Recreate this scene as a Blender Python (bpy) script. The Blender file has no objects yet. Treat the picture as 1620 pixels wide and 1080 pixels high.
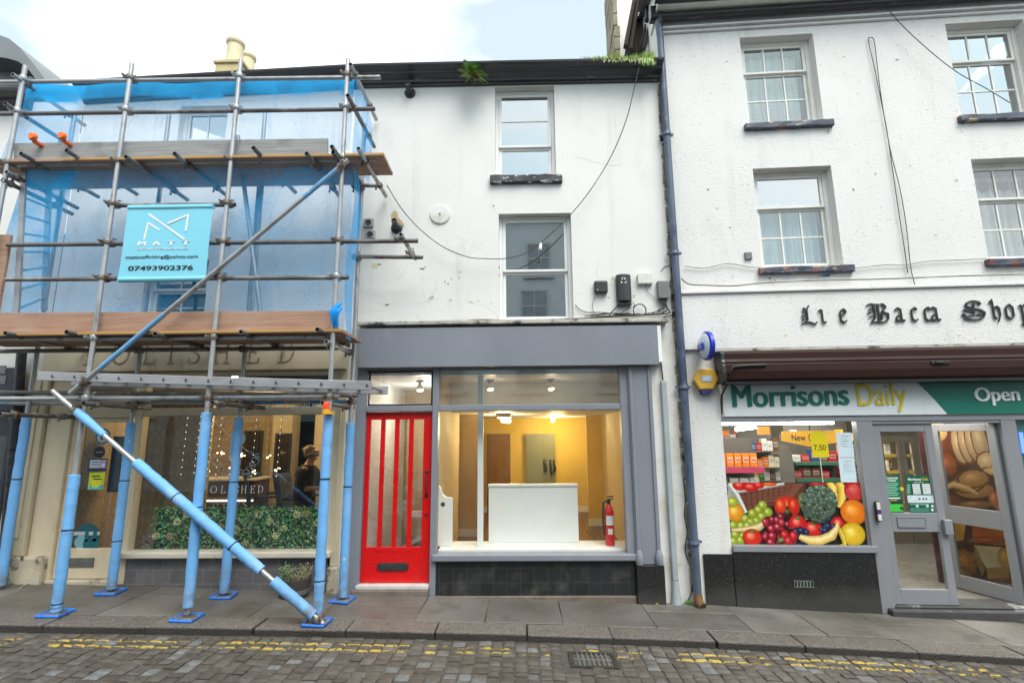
import bpy, bmesh, math, random
from mathutils import Vector, Matrix
rnd = random.Random(7)
R = math.radians
scene = bpy.context.scene
COL = scene.collection

# ------------------------------------------------------------------ camera, sky, sun, exposure
FPX = 810.0                                   # focal length in photo pixels (photo is 1620 wide)
CAM = Vector((0, -6.4, 1.87))
yaw_, pitch_, roll_ = R(1.05), R(10.2), R(-0.47)
c_f = Vector((-math.sin(yaw_)*math.cos(pitch_), math.cos(yaw_)*math.cos(pitch_), math.sin(pitch_)))
_r0 = Vector((math.cos(yaw_), math.sin(yaw_), 0)); _u0 = _r0.cross(c_f)
c_r = _r0*math.cos(roll_)+_u0*math.sin(roll_)
c_u = -_r0*math.sin(roll_)+_u0*math.cos(roll_)
cd = bpy.data.cameras.new('camera'); cam = bpy.data.objects.new('camera', cd); COL.objects.link(cam)
cam.matrix_world = Matrix(((c_r.x, c_u.x, -c_f.x, CAM.x), (c_r.y, c_u.y, -c_f.y, CAM.y), (c_r.z, c_u.z, -c_f.z, CAM.z), (0, 0, 0, 1)))
cd.sensor_width = 36; cd.lens = FPX/1620*36; cd.clip_end = 2000; cd.clip_start = .05
scene.camera = cam

SUN_EL, SUN_AZ = R(58), R(28)                 # azimuth: to the right of straight behind the camera
world = bpy.data.worlds.new('World'); scene.world = world; world.use_nodes = True
wn = world.node_tree; wn.nodes.clear()
def wnode(t, **k):
    n = wn.nodes.new(t)
    for a, b in k.items(): setattr(n, a, b)
    return n
w_out = wnode('ShaderNodeOutputWorld'); w_bg = wnode('ShaderNodeBackground'); w_bg.inputs[1].default_value = 0.125
w_sky = wnode('ShaderNodeTexSky', sky_type='NISHITA', sun_disc=False, sun_elevation=SUN_EL, sun_rotation=math.pi-SUN_AZ, air_density=1.0, dust_density=2.0, ozone_density=2.0)
w_tc = wnode('ShaderNodeTexCoord'); w_map = wnode('ShaderNodeMapping'); w_map.inputs['Scale'].default_value = (1.2, 1.2, 2.6)
w_map.inputs['Location'].default_value = (.35, .1, .2)
w_ns = wnode('ShaderNodeTexNoise'); w_ns.inputs['Scale'].default_value = 1.7; w_ns.inputs['Detail'].default_value = 5; w_ns.inputs['Roughness'].default_value = .5
w_rp = wnode('ShaderNodeValToRGB'); w_rp.color_ramp.elements[0].position = .44; w_rp.color_ramp.elements[1].position = .58
w_rp.color_ramp.elements[0].color = (.36,)*3+(1,); w_rp.color_ramp.elements[1].color = (1,)*4
w_mx = wnode('ShaderNodeMix', data_type='RGBA'); w_mx.inputs[7].default_value = (5.6, 5.7, 5.75, 1)   # the sunlit cloud
w_tn = wnode('ShaderNodeMix', data_type='RGBA', blend_type='MULTIPLY'); w_tn.inputs[0].default_value = 1; w_tn.inputs[7].default_value = (.80, 1.0, .82, 1)
L = wn.links.new
L(w_tc.outputs['Generated'], w_map.inputs[0]); L(w_map.outputs[0], w_ns.inputs['Vector']); L(w_ns.outputs[0], w_rp.inputs[0])
L(w_sky.outputs[0], w_tn.inputs[6]); L(w_tn.outputs[2], w_mx.inputs[6]); L(w_rp.outputs[0], w_mx.inputs[0]); L(w_mx.outputs[2], w_bg.inputs[0]); L(w_bg.outputs[0], w_out.inputs[0])

sd = bpy.data.lights.new('sun', 'SUN'); sd.energy = 1.5; sd.angle = R(40); sd.color = (1, .95, .91)
sun = bpy.data.objects.new('sun', sd); COL.objects.link(sun)
_sv = Vector((math.sin(SUN_AZ)*math.cos(SUN_EL), -math.cos(SUN_AZ)*math.cos(SUN_EL), math.sin(SUN_EL)))
sun.rotation_euler = _sv.to_track_quat('Z', 'Y').to_euler(); sun.location = _sv*40

scene.view_settings.view_transform = 'Standard'; scene.view_settings.look = 'None'
scene.view_settings.exposure = 1.28; scene.view_settings.gamma = 1
scene.cycles.use_denoising = True
scene.cycles.max_bounces = 8; scene.cycles.transparent_max_bounces = 24
scene.cycles.caustics_reflective = False; scene.cycles.caustics_refractive = False
scene.cycles.sample_clamp_indirect = 4

# ------------------------------------------------------------------ helpers
class Frame:
    """A facade's own axes: x along it, y into the building, z up."""
    def __init__(s, ox=0, oy=0, yaw=0): s.o = Vector((ox, oy, 0)); s.yaw = yaw
    def w(s, p): return s.o + Matrix.Rotation(s.yaw, 3, 'Z') @ Vector(p)
    def l(s, p): return Matrix.Rotation(-s.yaw, 3, 'Z') @ (Vector(p)-s.o)
MID = Frame(); RB = Frame(1.95, 0, R(-3.05))
def W(px, py, y=0, fr=MID):
    """x, z of the point of the facade-parallel plane y that the photo shows at pixel px, py"""
    d = c_f + c_r*((px-810)/FPX) - c_u*((py-540)/FPX)
    c = fr.l(CAM); dl = Matrix.Rotation(-fr.yaw, 3, 'Z') @ d
    t = (y-c.y)/dl.y
    return c.x+dl.x*t, c.z+dl.z*t
def W3(px, py, y=0, fr=MID):
    x, z = W(px, py, y, fr); return Vector((x, y, z))
def RC(x0, y0, x1, y1, y=0, fr=MID):
    a = W(x0, y0, y, fr); b = W(x1, y1, y, fr); return a[0], b[0], b[1], a[1]     # x0 x1 z0 z1

BASE = {}
def tag(o, label=None, cat=None, group=None, kind=None):
    for k, v in (('label', label), ('category', cat), ('group', group), ('kind', kind)):
        if v: o[k] = v
    return o
def thing(name, label, cat, base=(0, 0, 0), fr=MID, group=None):
    o = bpy.data.objects.new(name, None); COL.objects.link(o); o.empty_display_size = .1
    o.location = fr.w(base); o.rotation_euler = (0, 0, fr.yaw)
    BASE[o.name] = (Vector(base), fr); tag(o, label, cat, group)
    return o
class MB:
    """collects shapes into ONE mesh"""
    def __init__(s): s.v = []; s.f = []; s.m = []; s.c = []; s.col = (1, 1, 1); s.mi = 0; s.usecol = False
    def add(s, vs, fs, cols=None):
        n = len(s.v); s.v += [tuple(p) for p in vs]; s.f += [tuple(i+n for i in f) for f in fs]; s.m += [s.mi]*len(fs)
        s.c += cols if cols else [s.col]*len(vs)
        return s
    def quad(s, a, b, c, d): return s.add([a, b, c, d], [(0, 1, 2, 3)])
    def box(s, x0, x1, y0, y1, z0, z1):
        v = [(x, y, z) for x in (x0, x1) for y in (y0, y1) for z in (z0, z1)]
        return s.add(v, [(0, 1, 3, 2), (4, 6, 7, 5), (0, 4, 5, 1), (2, 3, 7, 6), (0, 2, 6, 4), (1, 5, 7, 3)])
    def hexa(s, v): return s.add(v, [(0, 1, 3, 2), (4, 6, 7, 5), (0, 4, 5, 1), (2, 3, 7, 6), (0, 2, 6, 4), (1, 5, 7, 3)])
    def obox(s, c, ax, ay, az):                                  # oriented box, half-axis vectors
        c = Vector(c); ax = Vector(ax); ay = Vector(ay); az = Vector(az)
        return s.hexa([c+i*ax+j*ay+k*az for i in (-1, 1) for j in (-1, 1) for k in (-1, 1)])
    def prism(s, pts, y0, y1):                                   # outline in x,z pushed from y0 (front) to y1
        n = len(pts); ar = sum(pts[i][0]*pts[(i+1) % n][1]-pts[(i+1) % n][0]*pts[i][1] for i in range(n))
        if ar < 0: pts = pts[::-1]
        v = [(x, y0, z) for x, z in pts]+[(x, y1, z) for x, z in pts]
        return s.add(v, [tuple(range(n)), tuple(range(2*n-1, n-1, -1))]+[(i, n+i, n+(i+1) % n, (i+1) % n) for i in range(n)])
    def xprism(s, pts, x0, x1, dz=0):                            # outline in y,z pushed along x (dz: rise over its length)
        n = len(pts)
        v = [(x0, y, z) for y, z in pts]+[(x1, y, z+dz) for y, z in pts]
        return s.add(v, [tuple(range(n)), tuple(range(2*n-1, n-1, -1))]+[(i, n+i, n+(i+1) % n, (i+1) % n) for i in range(n)])
    def zprism(s, pts, z0, z1):
        n = len(pts); v = [(x, y, z0) for x, y in pts]+[(x, y, z1) for x, y in pts]
        return s.add(v, [tuple(range(n-1, -1, -1)), tuple(range(n, 2*n))]+[(i, (i+1) % n, n+(i+1) % n, n+i) for i in range(n)])
    def tube(s, pts, r, n=10, cap=True, hollow=False):
        pts = [Vector(p) for p in pts]; rr = r if isinstance(r, (list, tuple)) else [r]*len(pts)
        up = None; rings = []
        for i, p in enumerate(pts):
            t = (pts[min(i+1, len(pts)-1)]-pts[max(i-1, 0)]).normalized()
            if up is None: up = t.orthogonal().normalized()
            up = (up-t*up.dot(t)); up = up.normalized() if up.length > 1e-6 else t.orthogonal().normalized()
            sd_ = t.cross(up)
            rings.append([p+(up*math.cos(a)+sd_*math.sin(a))*rr[i] for a in (2*math.pi*k/n for k in range(n))])
        v = [q for g in rings for q in g]; f = []
        for i in range(len(rings)-1):
            for k in range(n):
                a = i*n+k; b = i*n+(k+1) % n; f.append((a, b, b+n, a+n))
        if cap:
            if hollow:                                           # an open tube end: wall thickness and a dark bore
                for e, sg in ((0, 1), (len(rings)-1, -1)):
                    t = (pts[min(e+1, len(pts)-1)]-pts[max(e-1, 0)]).normalized()*sg
                    ri = [pts[e]+(q-pts[e])*.82 for q in rings[e]]; rj = [q+t*.05 for q in ri]
                    o = len(v); v += ri+rj
                    for k in range(n):
                        k2 = (k+1) % n; q1 = (e*n+k, e*n+k2, o+k2, o+k); q2 = (o+k, o+k2, o+n+k2, o+n+k)
                        f += [q1[::-1], q2[::-1]] if sg == 1 else [q1, q2]
                    f.append(tuple(o+n+k for k in range(n))[::sg])
            else: f += [tuple(range(n-1, -1, -1)), tuple((len(rings)-1)*n+k for k in range(n))]
        return s.add(v, f)
    def lathe(s, c, prof, ax=(0, 0, 1), n=20):                   # prof: (radius, height) pairs along ax
        c = Vector(c); ax = Vector(ax).normalized(); u = ax.orthogonal().normalized(); w_ = ax.cross(u)
        v = [c+ax*h+(u*math.cos(2*math.pi*k/n)+w_*math.sin(2*math.pi*k/n))*r for r, h in prof for k in range(n)]
        f = [(i*n+k, i*n+(k+1) % n, (i+1)*n+(k+1) % n, (i+1)*n+k) for i in range(len(prof)-1) for k in range(n)]
        f += [tuple(range(n-1, -1, -1)), tuple((len(prof)-1)*n+k for k in range(n))]
        return s.add(v, f)
    def ball(s, c, rx, ry=None, rz=None, nu=10, nv=7):
        ry = rx if ry is None else ry; rz = rx if rz is None else rz; c = Vector(c); v = []
        for j in range(1, nv):
            t = math.pi*j/nv
            v += [c+Vector((rx*math.sin(t)*math.cos(2*math.pi*k/nu), ry*math.sin(t)*math.sin(2*math.pi*k/nu), rz*math.cos(t))) for k in range(nu)]
        v += [c+Vector((0, 0, rz)), c-Vector((0, 0, rz))]; a, b = len(v)-2, len(v)-1
        f = [(j*nu+k, (j+1)*nu+k, (j+1)*nu+(k+1) % nu, j*nu+(k+1) % nu) for j in range(nv-2) for k in range(nu)]
        f += [(a, k, (k+1) % nu) for k in range(nu)]+[(b, (nv-2)*nu+(k+1) % nu, (nv-2)*nu+k) for k in range(nu)]
        return s.add(v, f)
    def wall(s, x0, x1, z0, z1, y, holes=(), d=.15):             # a front face at y with openings and their reveals
        xs = sorted({x0, x1, *[h[i] for h in holes for i in (0, 1)]}); zs = sorted({z0, z1, *[h[i] for h in holes for i in (2, 3)]})
        for i in range(len(xs)-1):
            for j in range(len(zs)-1):
                cx, cz = (xs[i]+xs[i+1])/2, (zs[j]+zs[j+1])/2
                if not (x0 < cx < x1 and z0 < cz < z1) or any(h[0] < cx < h[1] and h[2] < cz < h[3] for h in holes): continue
                s.quad((xs[i], y, zs[j]), (xs[i+1], y, zs[j]), (xs[i+1], y, zs[j+1]), (xs[i], y, zs[j+1]))
        for a, b, c, e in holes:
            s.quad((a, y, c), (a, y, e), (a, y+d, e), (a, y+d, c)); s.quad((b, y, e), (b, y, c), (b, y+d, c), (b, y+d, e))
            s.quad((a, y, e), (b, y, e), (b, y+d, e), (a, y+d, e)); s.quad((b, y, c), (a, y, c), (a, y+d, c), (b, y+d, c))
        return s
    def frame(s, x0, x1, z0, z1, y0, y1, w, wt=None, wb=None):   # four bars butted end to end
        wt = w if wt is None else wt; wb = w if wb is None else wb
        s.box(x0, x0+w, y0, y1, z0, z1); s.box(x1-w, x1, y0, y1, z0, z1)
        s.box(x0+w, x1-w, y0, y1, z1-wt, z1); return s.box(x0+w, x1-w, y0, y1, z0, z0+wb)
    def build(s, name, mats, parent=None, fr=MID, base=(0, 0, 0), bevel=0, smooth=None, seg=2):
        if parent is not None: base, fr = BASE[parent.name]
        b = Vector(base); me = bpy.data.meshes.new(name)
        me.from_pydata([(p[0]-b.x, p[1]-b.y, p[2]-b.z) for p in s.v], [], s.f)
        for m in (mats if isinstance(mats, (list, tuple)) else [mats]): me.materials.append(m)
        me.polygons.foreach_set('material_index', s.m)
        if s.usecol:
            at = me.color_attributes.new('Col', 'FLOAT_COLOR', 'POINT')
            at.data.foreach_set('color', [k for c in s.c for k in (c[0], c[1], c[2], 1)])
        if smooth is not None:
            me.polygons.foreach_set('use_smooth', [True]*len(me.polygons)); me.set_sharp_from_angle(angle=R(smooth))
        me.validate(); me.update()
        o = bpy.data.objects.new(name, me); COL.objects.link(o)
        if bevel:
            md = o.modifiers.new('bevel', 'BEVEL'); md.width = bevel; md.segments = seg; md.limit_method = 'ANGLE'; md.angle_limit = R(35); md.harden_normals = False
        if parent is not None: o.parent = parent
        else: o.location = fr.w(b); o.rotation_euler = (0, 0, fr.yaw)
        BASE[o.name] = (b, fr)
        return o
def part(name, mb, mats, parent, label=None, **k):
    o = mb.build(name, mats, parent, **k)
    if label: o['label'] = label
    return o
def lone(name, mb, mats, label, cat, base=(0, 0, 0), fr=MID, group=None, kind=None, **k):
    o = mb.build(name, mats, None, fr, base, **k); return tag(o, label, cat, group, kind)
def struct(name, mb, mats, **k): return tag(mb.build(name, mats, None, **k), kind='structure')
def cpy(o, parent=None, base=None, fr=None):
    """a copy of a thing with copies of its parts and sub-parts"""
    c = o.copy(); COL.objects.link(c)
    BASE[c.name] = BASE[o.name]
    if parent is not None: c.parent = parent
    for ch in list(o.children): cpy(ch, c)
    return c

def text_pts(s, bold=0.0, extrude=0.0):
    cu = bpy.data.curves.new('t', 'FONT'); cu.body = s; cu.size = 1; cu.offset = bold; cu.extrude = extrude; cu.resolution_u = 5; cu.fill_mode = 'BOTH'
    o = bpy.data.objects.new('t', cu); COL.objects.link(o)
    me = bpy.data.meshes.new_from_object(o.evaluated_get(bpy.context.evaluated_depsgraph_get()))
    v = [tuple(p.co) for p in me.vertices]; f = [tuple(p.vertices) for p in me.polygons]
    bpy.data.objects.remove(o); bpy.data.curves.remove(cu); bpy.data.meshes.remove(me)
    return v, f
def text(mb, s, x0, x1, z0, z1, y, bold=0.0, th=.004, shear=None, dz=0):
    """letters filling the box x0..x1, z0..z1 (outline box), standing th proud of y; dz = rise over the width"""
    v, f = text_pts(s, bold, .5)
    a0 = min(p[0] for p in v); a1 = max(p[0] for p in v); b0 = min(p[1] for p in v); b1 = max(p[1] for p in v)
    vs = []
    for p in v:
        u = (p[0]-a0)/(a1-a0); vs.append((x0+(x1-x0)*u, y-th*(p[2]+.5), z0+(z1-z0)*(p[1]-b0)/(b1-b0)+dz*u))
    return mb.add(vs, f)
def btext(mb, s, x0, x1, z0, z1, y, d=.004, th=.004, dz=0):
    """heavier letters: copies shifted sideways, each a hair proud of the last"""
    for k, o in enumerate((-d, -d/3, d/3, d)): text(mb, s, x0+d+o, x1-d+o, z0, z1, y, 0, th+.0003*k, dz=dz)
    return mb
def pen(mb, strokes, nib, tf, y, th=.006, step=.0002, hl=.018):
    """broad-nib strokes (lists of x,y points); tf maps to x,z; each stroke piece a hair proud of the last"""
    k = 0
    for st in strokes:
        for (ax, ay), (bx, by) in zip(st, st[1:]):
            n = (nib[0]/2, nib[1]/2)
            q = [(ax-n[0], ay-n[1]), (ax+n[0], ay+n[1]), (bx+n[0], by+n[1]), (bx-n[0], by-n[1])]
            ar = abs(sum(q[i][0]*q[(i+1) % 4][1]-q[(i+1) % 4][0]*q[i][1] for i in range(4)))
            if ar < 2*hl*math.hypot(bx-ax, by-ay):             # a hairline: give it a little width
                l = math.hypot(bx-ax, by-ay) or 1; e = (-(by-ay)/l*hl, (bx-ax)/l*hl)
                q = [(ax-e[0], ay-e[1]), (ax+e[0], ay+e[1]), (bx+e[0], by+e[1]), (bx-e[0], by-e[1])]
            mb.prism([tf(p) for p in q], y-th-step*k, y); k = (k+1) % 7
    return mb

# ------------------------------------------------------------------ materials
def S(r, g, b):
    f = lambda c: (c/255/12.92) if c/255 <= .04045 else ((c/255+.055)/1.055)**2.4
    return (f(r), f(g), f(b))
class NT:
    def __init__(s, name):
        s.m = bpy.data.materials.new(name); s.m.use_nodes = True; s.t = s.m.node_tree; s.n = s.t.nodes; s.n.clear()
        s.out = s.n.new('ShaderNodeOutputMaterial'); s.tc = s.n.new('ShaderNodeTexCoord'); s.co = s.tc.outputs['Object']
    def L(s, a, b): s.t.links.new(a, b)
    def node(s, t, **k):
        n = s.n.new(t)
        for a, b in k.items(): setattr(n, a, b)
        return n
    def mapped(s, scale=(1, 1, 1), rot=(0, 0, 0)):
        n = s.node('ShaderNodeMapping'); n.inputs['Scale'].default_value = scale; n.inputs['Rotation'].default_value = rot; s.L(s.co, n.inputs[0]); return n.outputs[0]
    def noise(s, scale, detail=4, co=None, rough=.55, dist=0):
        n = s.node('ShaderNodeTexNoise'); n.inputs['Scale'].default_value = scale; n.inputs['Detail'].default_value = detail
        n.inputs['Roughness'].default_value = rough; n.inputs['Distortion'].default_value = dist; s.L(co or s.co, n.inputs['Vector']); return n.outputs[0]
    def voro(s, scale, feature='F1', co=None, out='Distance', rnd_=1):
        n = s.node('ShaderNodeTexVoronoi', feature=feature); n.inputs['Scale'].default_value = scale; n.inputs['Randomness'].default_value = rnd_
        s.L(co or s.co, n.inputs['Vector']); return n.outputs[out]
    def ramp(s, x, lo, hi, a=0, b=1):
        n = s.node('ShaderNodeMapRange'); n.inputs[1].default_value = lo; n.inputs[2].default_value = hi; n.inputs[3].default_value = a; n.inputs[4].default_value = b
        s.L(x, n.inputs[0]); return n.outputs[0]
    def math(s, op, a, b=None, clamp=False):
        n = s.node('ShaderNodeMath', operation=op, use_clamp=clamp)
        for i, q in enumerate((a, b)):
            if q is None: continue
            if isinstance(q, (int, float)): n.inputs[i].default_value = q
            else: s.L(q, n.inputs[i])
        return n.outputs[0]
    def mix(s, f, a, b, mode='MIX'):
        n = s.node('ShaderNodeMix', data_type='RGBA', blend_type=mode)
        for i, q in ((0, f), (6, a), (7, b)):
            if isinstance(q, (int, float)): n.inputs[i].default_value = q
            elif isinstance(q, tuple): n.inputs[i].default_value = (*q[:3], 1)
            else: s.L(q, n.inputs[i])
        return n.outputs[2]
    def sep(s, co=None):
        n = s.node('ShaderNodeSeparateXYZ'); s.L(co or s.co, n.inputs[0]); return n.outputs
    def grey(s, x):
        n = s.node('ShaderNodeCombineColor')
        for i in range(3): s.L(x, n.inputs[i])
        return n.outputs[0]
    def attr(s, name='Col', out='Color'):
        n = s.node('ShaderNodeAttribute', attribute_name=name); return n.outputs[out]
    def bump(s, h, strength=.3, dist=.01, nrm=None):
        n = s.node('ShaderNodeBump'); n.inputs['Strength'].default_value = strength; n.inputs['Distance'].default_value = dist; s.L(h, n.inputs['Height'])
        if nrm: s.L(nrm, n.inputs['Normal'])
        return n.outputs[0]
    def bsdf(s, col, rough=.6, metal=0, nrm=None, spec=.5, alpha=None, emit=None, es=0, coat=0, trans=None):
        n = s.node('ShaderNodeBsdfPrincipled')
        for k, q in (('Base Color', col), ('Roughness', rough), ('Metallic', metal), ('Alpha', alpha), ('Emission Color', emit), ('Emission Strength', es), ('Specular IOR Level', spec), ('Coat Weight', coat)):
            if q is None: continue
            if isinstance(q, (int, float)): n.inputs[k].default_value = q
            elif isinstance(q, tuple): n.inputs[k].default_value = (*q[:3], 1)
            else: s.L(q, n.inputs[k])
        if nrm: s.L(nrm, n.inputs['Normal'])
        return n.outputs[0]
    def done(s, sh): s.L(sh, s.out.inputs[0]); return s.m
def mat(name, base, rough=.6, var=.12, scale=4, bump=0, bscale=60, metal=0, spec=.5, mixes=(), st=(1, 1, 1), coat=0, rvar=.12):
    t = NT(name); co = t.mapped(st) if st != (1, 1, 1) else t.co
    n = t.noise(scale, 6, co)
    c = t.mix(1, base, t.grey(t.ramp(n, .25, .75, 1-var, 1+var)), 'MULTIPLY')
    for col, sc, lo, hi in mixes: c = t.mix(t.ramp(t.noise(sc, 7, co, .6), lo, hi), c, col)
    nr = t.bump(t.noise(bscale, 4, co), bump, .01) if bump else None
    return t.done(t.bsdf(c, t.ramp(n, .3, .7, max(rough-rvar, .02), min(rough+rvar, 1)), metal, nr, spec, coat=coat))
def emat(name, col, strength):
    t = NT(name); e = t.node('ShaderNodeEmission'); e.inputs[0].default_value = (*col, 1); e.inputs[1].default_value = strength; return t.done(e.outputs[0])
def glass(name, k=1.3, tint=(.93, .97, .96), base=0.0, dirt=.02):
    """thin window glass: the sheet lets light through and reflects with the angle"""
    t = NT(name); tr = t.node('ShaderNodeBsdfTransparent'); tr.inputs[0].default_value = (*tint, 1)
    gl = t.node('ShaderNodeBsdfGlossy'); gl.inputs['Roughness'].default_value = .01; gl.inputs[0].default_value = (.95, .98, 1, 1)
    t.L(t.bump(t.noise(1.3, 2), .03, .02), gl.inputs['Normal'])
    ge = t.node('ShaderNodeNewGeometry'); dp_ = t.node('ShaderNodeVectorMath', operation='DOT_PRODUCT'); t.L(ge.outputs['Incoming'], dp_.inputs[0]); t.L(ge.outputs['Normal'], dp_.inputs[1])
    f5 = t.math('POWER', t.math('SUBTRACT', 1, t.math('ABSOLUTE', dp_.outputs['Value'])), 5)
    a = t.math('ADD', t.math('MULTIPLY', t.math('ADD', t.math('MULTIPLY', f5, .92), .045), k), base, True)
    m = t.node('ShaderNodeMixShader'); t.L(a, m.inputs[0]); t.L(tr.outputs[0], m.inputs[1]); t.L(gl.outputs[0], m.inputs[2])
    df = t.node('ShaderNodeBsdfDiffuse'); df.inputs[0].default_value = (.6, .6, .58, 1)
    m2 = t.node('ShaderNodeMixShader'); t.L(t.ramp(t.noise(6, 6), .45, .8, dirt*.3, dirt*3), m2.inputs[0]); t.L(m.outputs[0], m2.inputs[1]); t.L(df.outputs[0], m2.inputs[2])
    return t.done(m2.outputs[0])
def pmat(name='printed_colours', rough=.4, k=1.0):
    t = NT(name); c = t.mix(1, t.attr(), t.grey(t.ramp(t.noise(38, 6, rough=.7), .25, .75, .78, 1.2)), 'MULTIPLY'); return t.done(t.bsdf(c, rough))

# ------------------------------------------------------------------ shared materials
def m_render(name, base, crack=.5, rough_cast=False, stain=.35):
    """painted render: smooth with hairline cracks and flaked spots, or pebbly roughcast"""
    t = NT(name); n1 = t.noise(1.1, 6); n2 = t.noise(7, 6)
    c = t.mix(1, base, t.grey(t.ramp(n1, .25, .75, .94, 1.03)), 'MULTIPLY')
    z = t.sep()[2]
    c = t.mix(t.math('MULTIPLY', t.ramp(t.noise(2.3, 7, t.mapped((1, 1, .45)), .65), .56, .78), stain), c, (base[0]*.72, base[1]*.69, base[2]*.62))
    stk = t.math('MULTIPLY', t.ramp(t.noise(1, 5, t.mapped((4.5, 4.5, .22)), .6), .56, .72), t.ramp(t.noise(.9, 2), .4, .6)); c = t.mix(t.math('MULTIPLY', stk, .35), c, (.45, .43, .38))
    if rough_cast:
        big = t.noise(58, 3); v = t.voro(80, 'SMOOTH_F1')
        pit = t.math('MULTIPLY', t.ramp(t.noise(24, 5), .60, .66), t.ramp(t.noise(1.9, 3), .40, .60))
        h = t.math('ADD', t.math('MULTIPLY', big, .9), t.math('SUBTRACT', t.ramp(v, 0, .7, .8, 0), t.math('MULTIPLY', pit, 1.0)))
        c = t.mix(t.math('MULTIPLY', pit, .36), c, (.24, .22, .19))
        return t.done(t.bsdf(c, .85, nrm=t.bump(h, .42, .009)))
    dn = t.node('ShaderNodeVectorMath', operation='ADD'); nv = t.node('ShaderNodeTexNoise'); nv.inputs['Scale'].default_value = 3; nv.inputs['Detail'].default_value = 6; t.L(t.co, nv.inputs[0])
    sc = t.node('ShaderNodeVectorMath', operation='SCALE'); sc.inputs[3].default_value = .35; t.L(nv.outputs['Color'], sc.inputs[0]); t.L(t.co, dn.inputs[0]); t.L(sc.outputs[0], dn.inputs[1])
    e = t.voro(1.25, 'DISTANCE_TO_EDGE', dn.outputs[0]); e2 = t.voro(4.3, 'DISTANCE_TO_EDGE', dn.outputs[0])
    low = t.ramp(z, 3.1, 4.7, 1, .12)
    cm = t.math('MULTIPLY', t.math('MULTIPLY', t.ramp(e, .004, .011, 1, 0), t.ramp(t.noise(1.7, 3), .48, .6)), low)
    cm2 = t.math('MULTIPLY', t.math('MULTIPLY', t.ramp(e2, .006, .02, 1, 0), t.ramp(t.noise(2.6, 3), .57, .66)), low)
    fl = t.math('MULTIPLY', t.ramp(t.noise(9, 6, rough=.65), .66, .70), t.math('MULTIPLY', t.ramp(t.noise(1.6, 2), .5, .62), low))
    k = t.math('MULTIPLY', t.math('MAXIMUM', t.math('MAXIMUM', cm, t.math('MULTIPLY', cm2, .8)), t.math('MULTIPLY', fl, .7)), crack, True)
    c = t.mix(k, c, (.3, .27, .21))
    damp = t.math('MULTIPLY', t.ramp(z, 3.08, 3.42, .5, 0), t.ramp(t.noise(3.5, 5), .45, .7))
    c = t.mix(damp, c, (.42, .38, .24))
    h = t.math('ADD', t.math('MULTIPLY', n2, .6), t.math('SUBTRACT', t.math('MULTIPLY', t.noise(55, 3), .12), t.math('MULTIPLY', k, 1.2)))
    return t.done(t.bsdf(c, .72, nrm=t.bump(h, .35, .01)))
M = {}
M['white_wall'] = m_render('white_wall', (.74, .735, .715), crack=.34, stain=.5)
M['rough_wall'] = m_render('rough_wall', (.75, .74, .73), rough_cast=True, stain=.4)
M['salon_wall'] = m_render('salon_wall', (.84, .86, .87), rough_cast=True, stain=.2)
M['black_paint'] = mat('black_paint', (.026, .026, .032), .38, .3, 5, .15, 30, mixes=(((.16, .15, .14), 9, .62, .74),), st=(.6, 1, 3))
M['grey_paint'] = mat('grey_paint', (.215, .23, .268), .42, .06, 1.5, .03, 90, mixes=(((.28, .295, .33), 2.2, .62, .8),), st=(1, 1, .35))
M['white_frame'] = mat('white_frame', (.80, .80, .79), .35, .05, 3)
M['old_frame'] = mat('old_frame', (.74, .73, .69), .5, .1, 6, .15, 40, mixes=(((.38, .33, .26), 14, .66, .74),))
M['red_paint'] = mat('red_paint', (.64, .004, .005), .3, .05, 1.5, .03, 20, coat=.2, mixes=(((.42, .05, .045), 2.5, .64, .85),))
M['black_metal'] = mat('black_metal', (.02, .02, .022), .42, .2, 12)
M['dark_plastic'] = mat('dark_plastic', (.035, .036, .04), .45, .15, 10)
M['grey_plastic'] = mat('grey_plastic', (.16, .165, .17), .5, .1, 10)
M['white_plastic'] = mat('white_plastic', (.66, .65, .61), .45, .08, 8)
M['cable'] = mat('cable', (.028, .026, .024), .6, .2, 20)
M['pale_cable'] = mat('pale_cable', (.38, .36, .32), .6, .25, 20)
M['glass'] = glass('shop_glass', 1.1, (.95, .97, .96))
M['up_glass'] = glass('upper_glass', 2.2, (.86, .92, .92), .10)
M['sky_glass'] = glass('sky_glass', 2.6, (.72, .84, .85), .40)
M['teal_glass'] = glass('teal_glass', 2.0, (.6, .74, .76), .42)
M['salon_glass'] = glass('salon_glass', 1.2, (.94, .96, .94), .04, .018); M['door_glass'] = glass('frosted_glass', 1.1, (.92, .93, .9), .03, .10)
M['transom_glass'] = glass('transom_glass', 1.2, (.74, .80, .80), .20)
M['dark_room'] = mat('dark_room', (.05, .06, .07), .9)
M['paint_white'] = mat('interior_white', (.76, .76, .74), .5, .05, 2)
M['net_curtain'] = None
t = NT('net_curtain'); _fold = t.noise(16, 2, t.mapped((1, 1, .03))); _dot = t.ramp(t.voro(16, 'F1', rnd_=0), .16, .22, 1, 0)
_c = t.mix(t.ramp(_fold, .35, .65), (.40, .425, .435), (.62, .635, .64)); _c = t.mix(t.math('MULTIPLY', _dot, .6), _c, (.76, .77, .77))
M['net_curtain'] = t.done(t.bsdf(_c, .9, nrm=t.bump(_fold, .8, .03)))
t = NT('black_granite'); _sp = t.ramp(t.voro(95, 'F1'), .12, .2, 1, 0); _mk = t.ramp(t.noise(60, 2), .5, .6)
_c = t.mix(t.math('MULTIPLY', _sp, t.math('MULTIPLY', _mk, .8)), (.012, .013, .014), (.5, .5, .5)); _n = t.noise(2, 5)
_c = t.mix(t.ramp(t.math('ADD', t.sep()[2], t.math('MULTIPLY', _n, .3)), .12, .32, .35, 0), _c, (.10, .10, .09))
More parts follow.
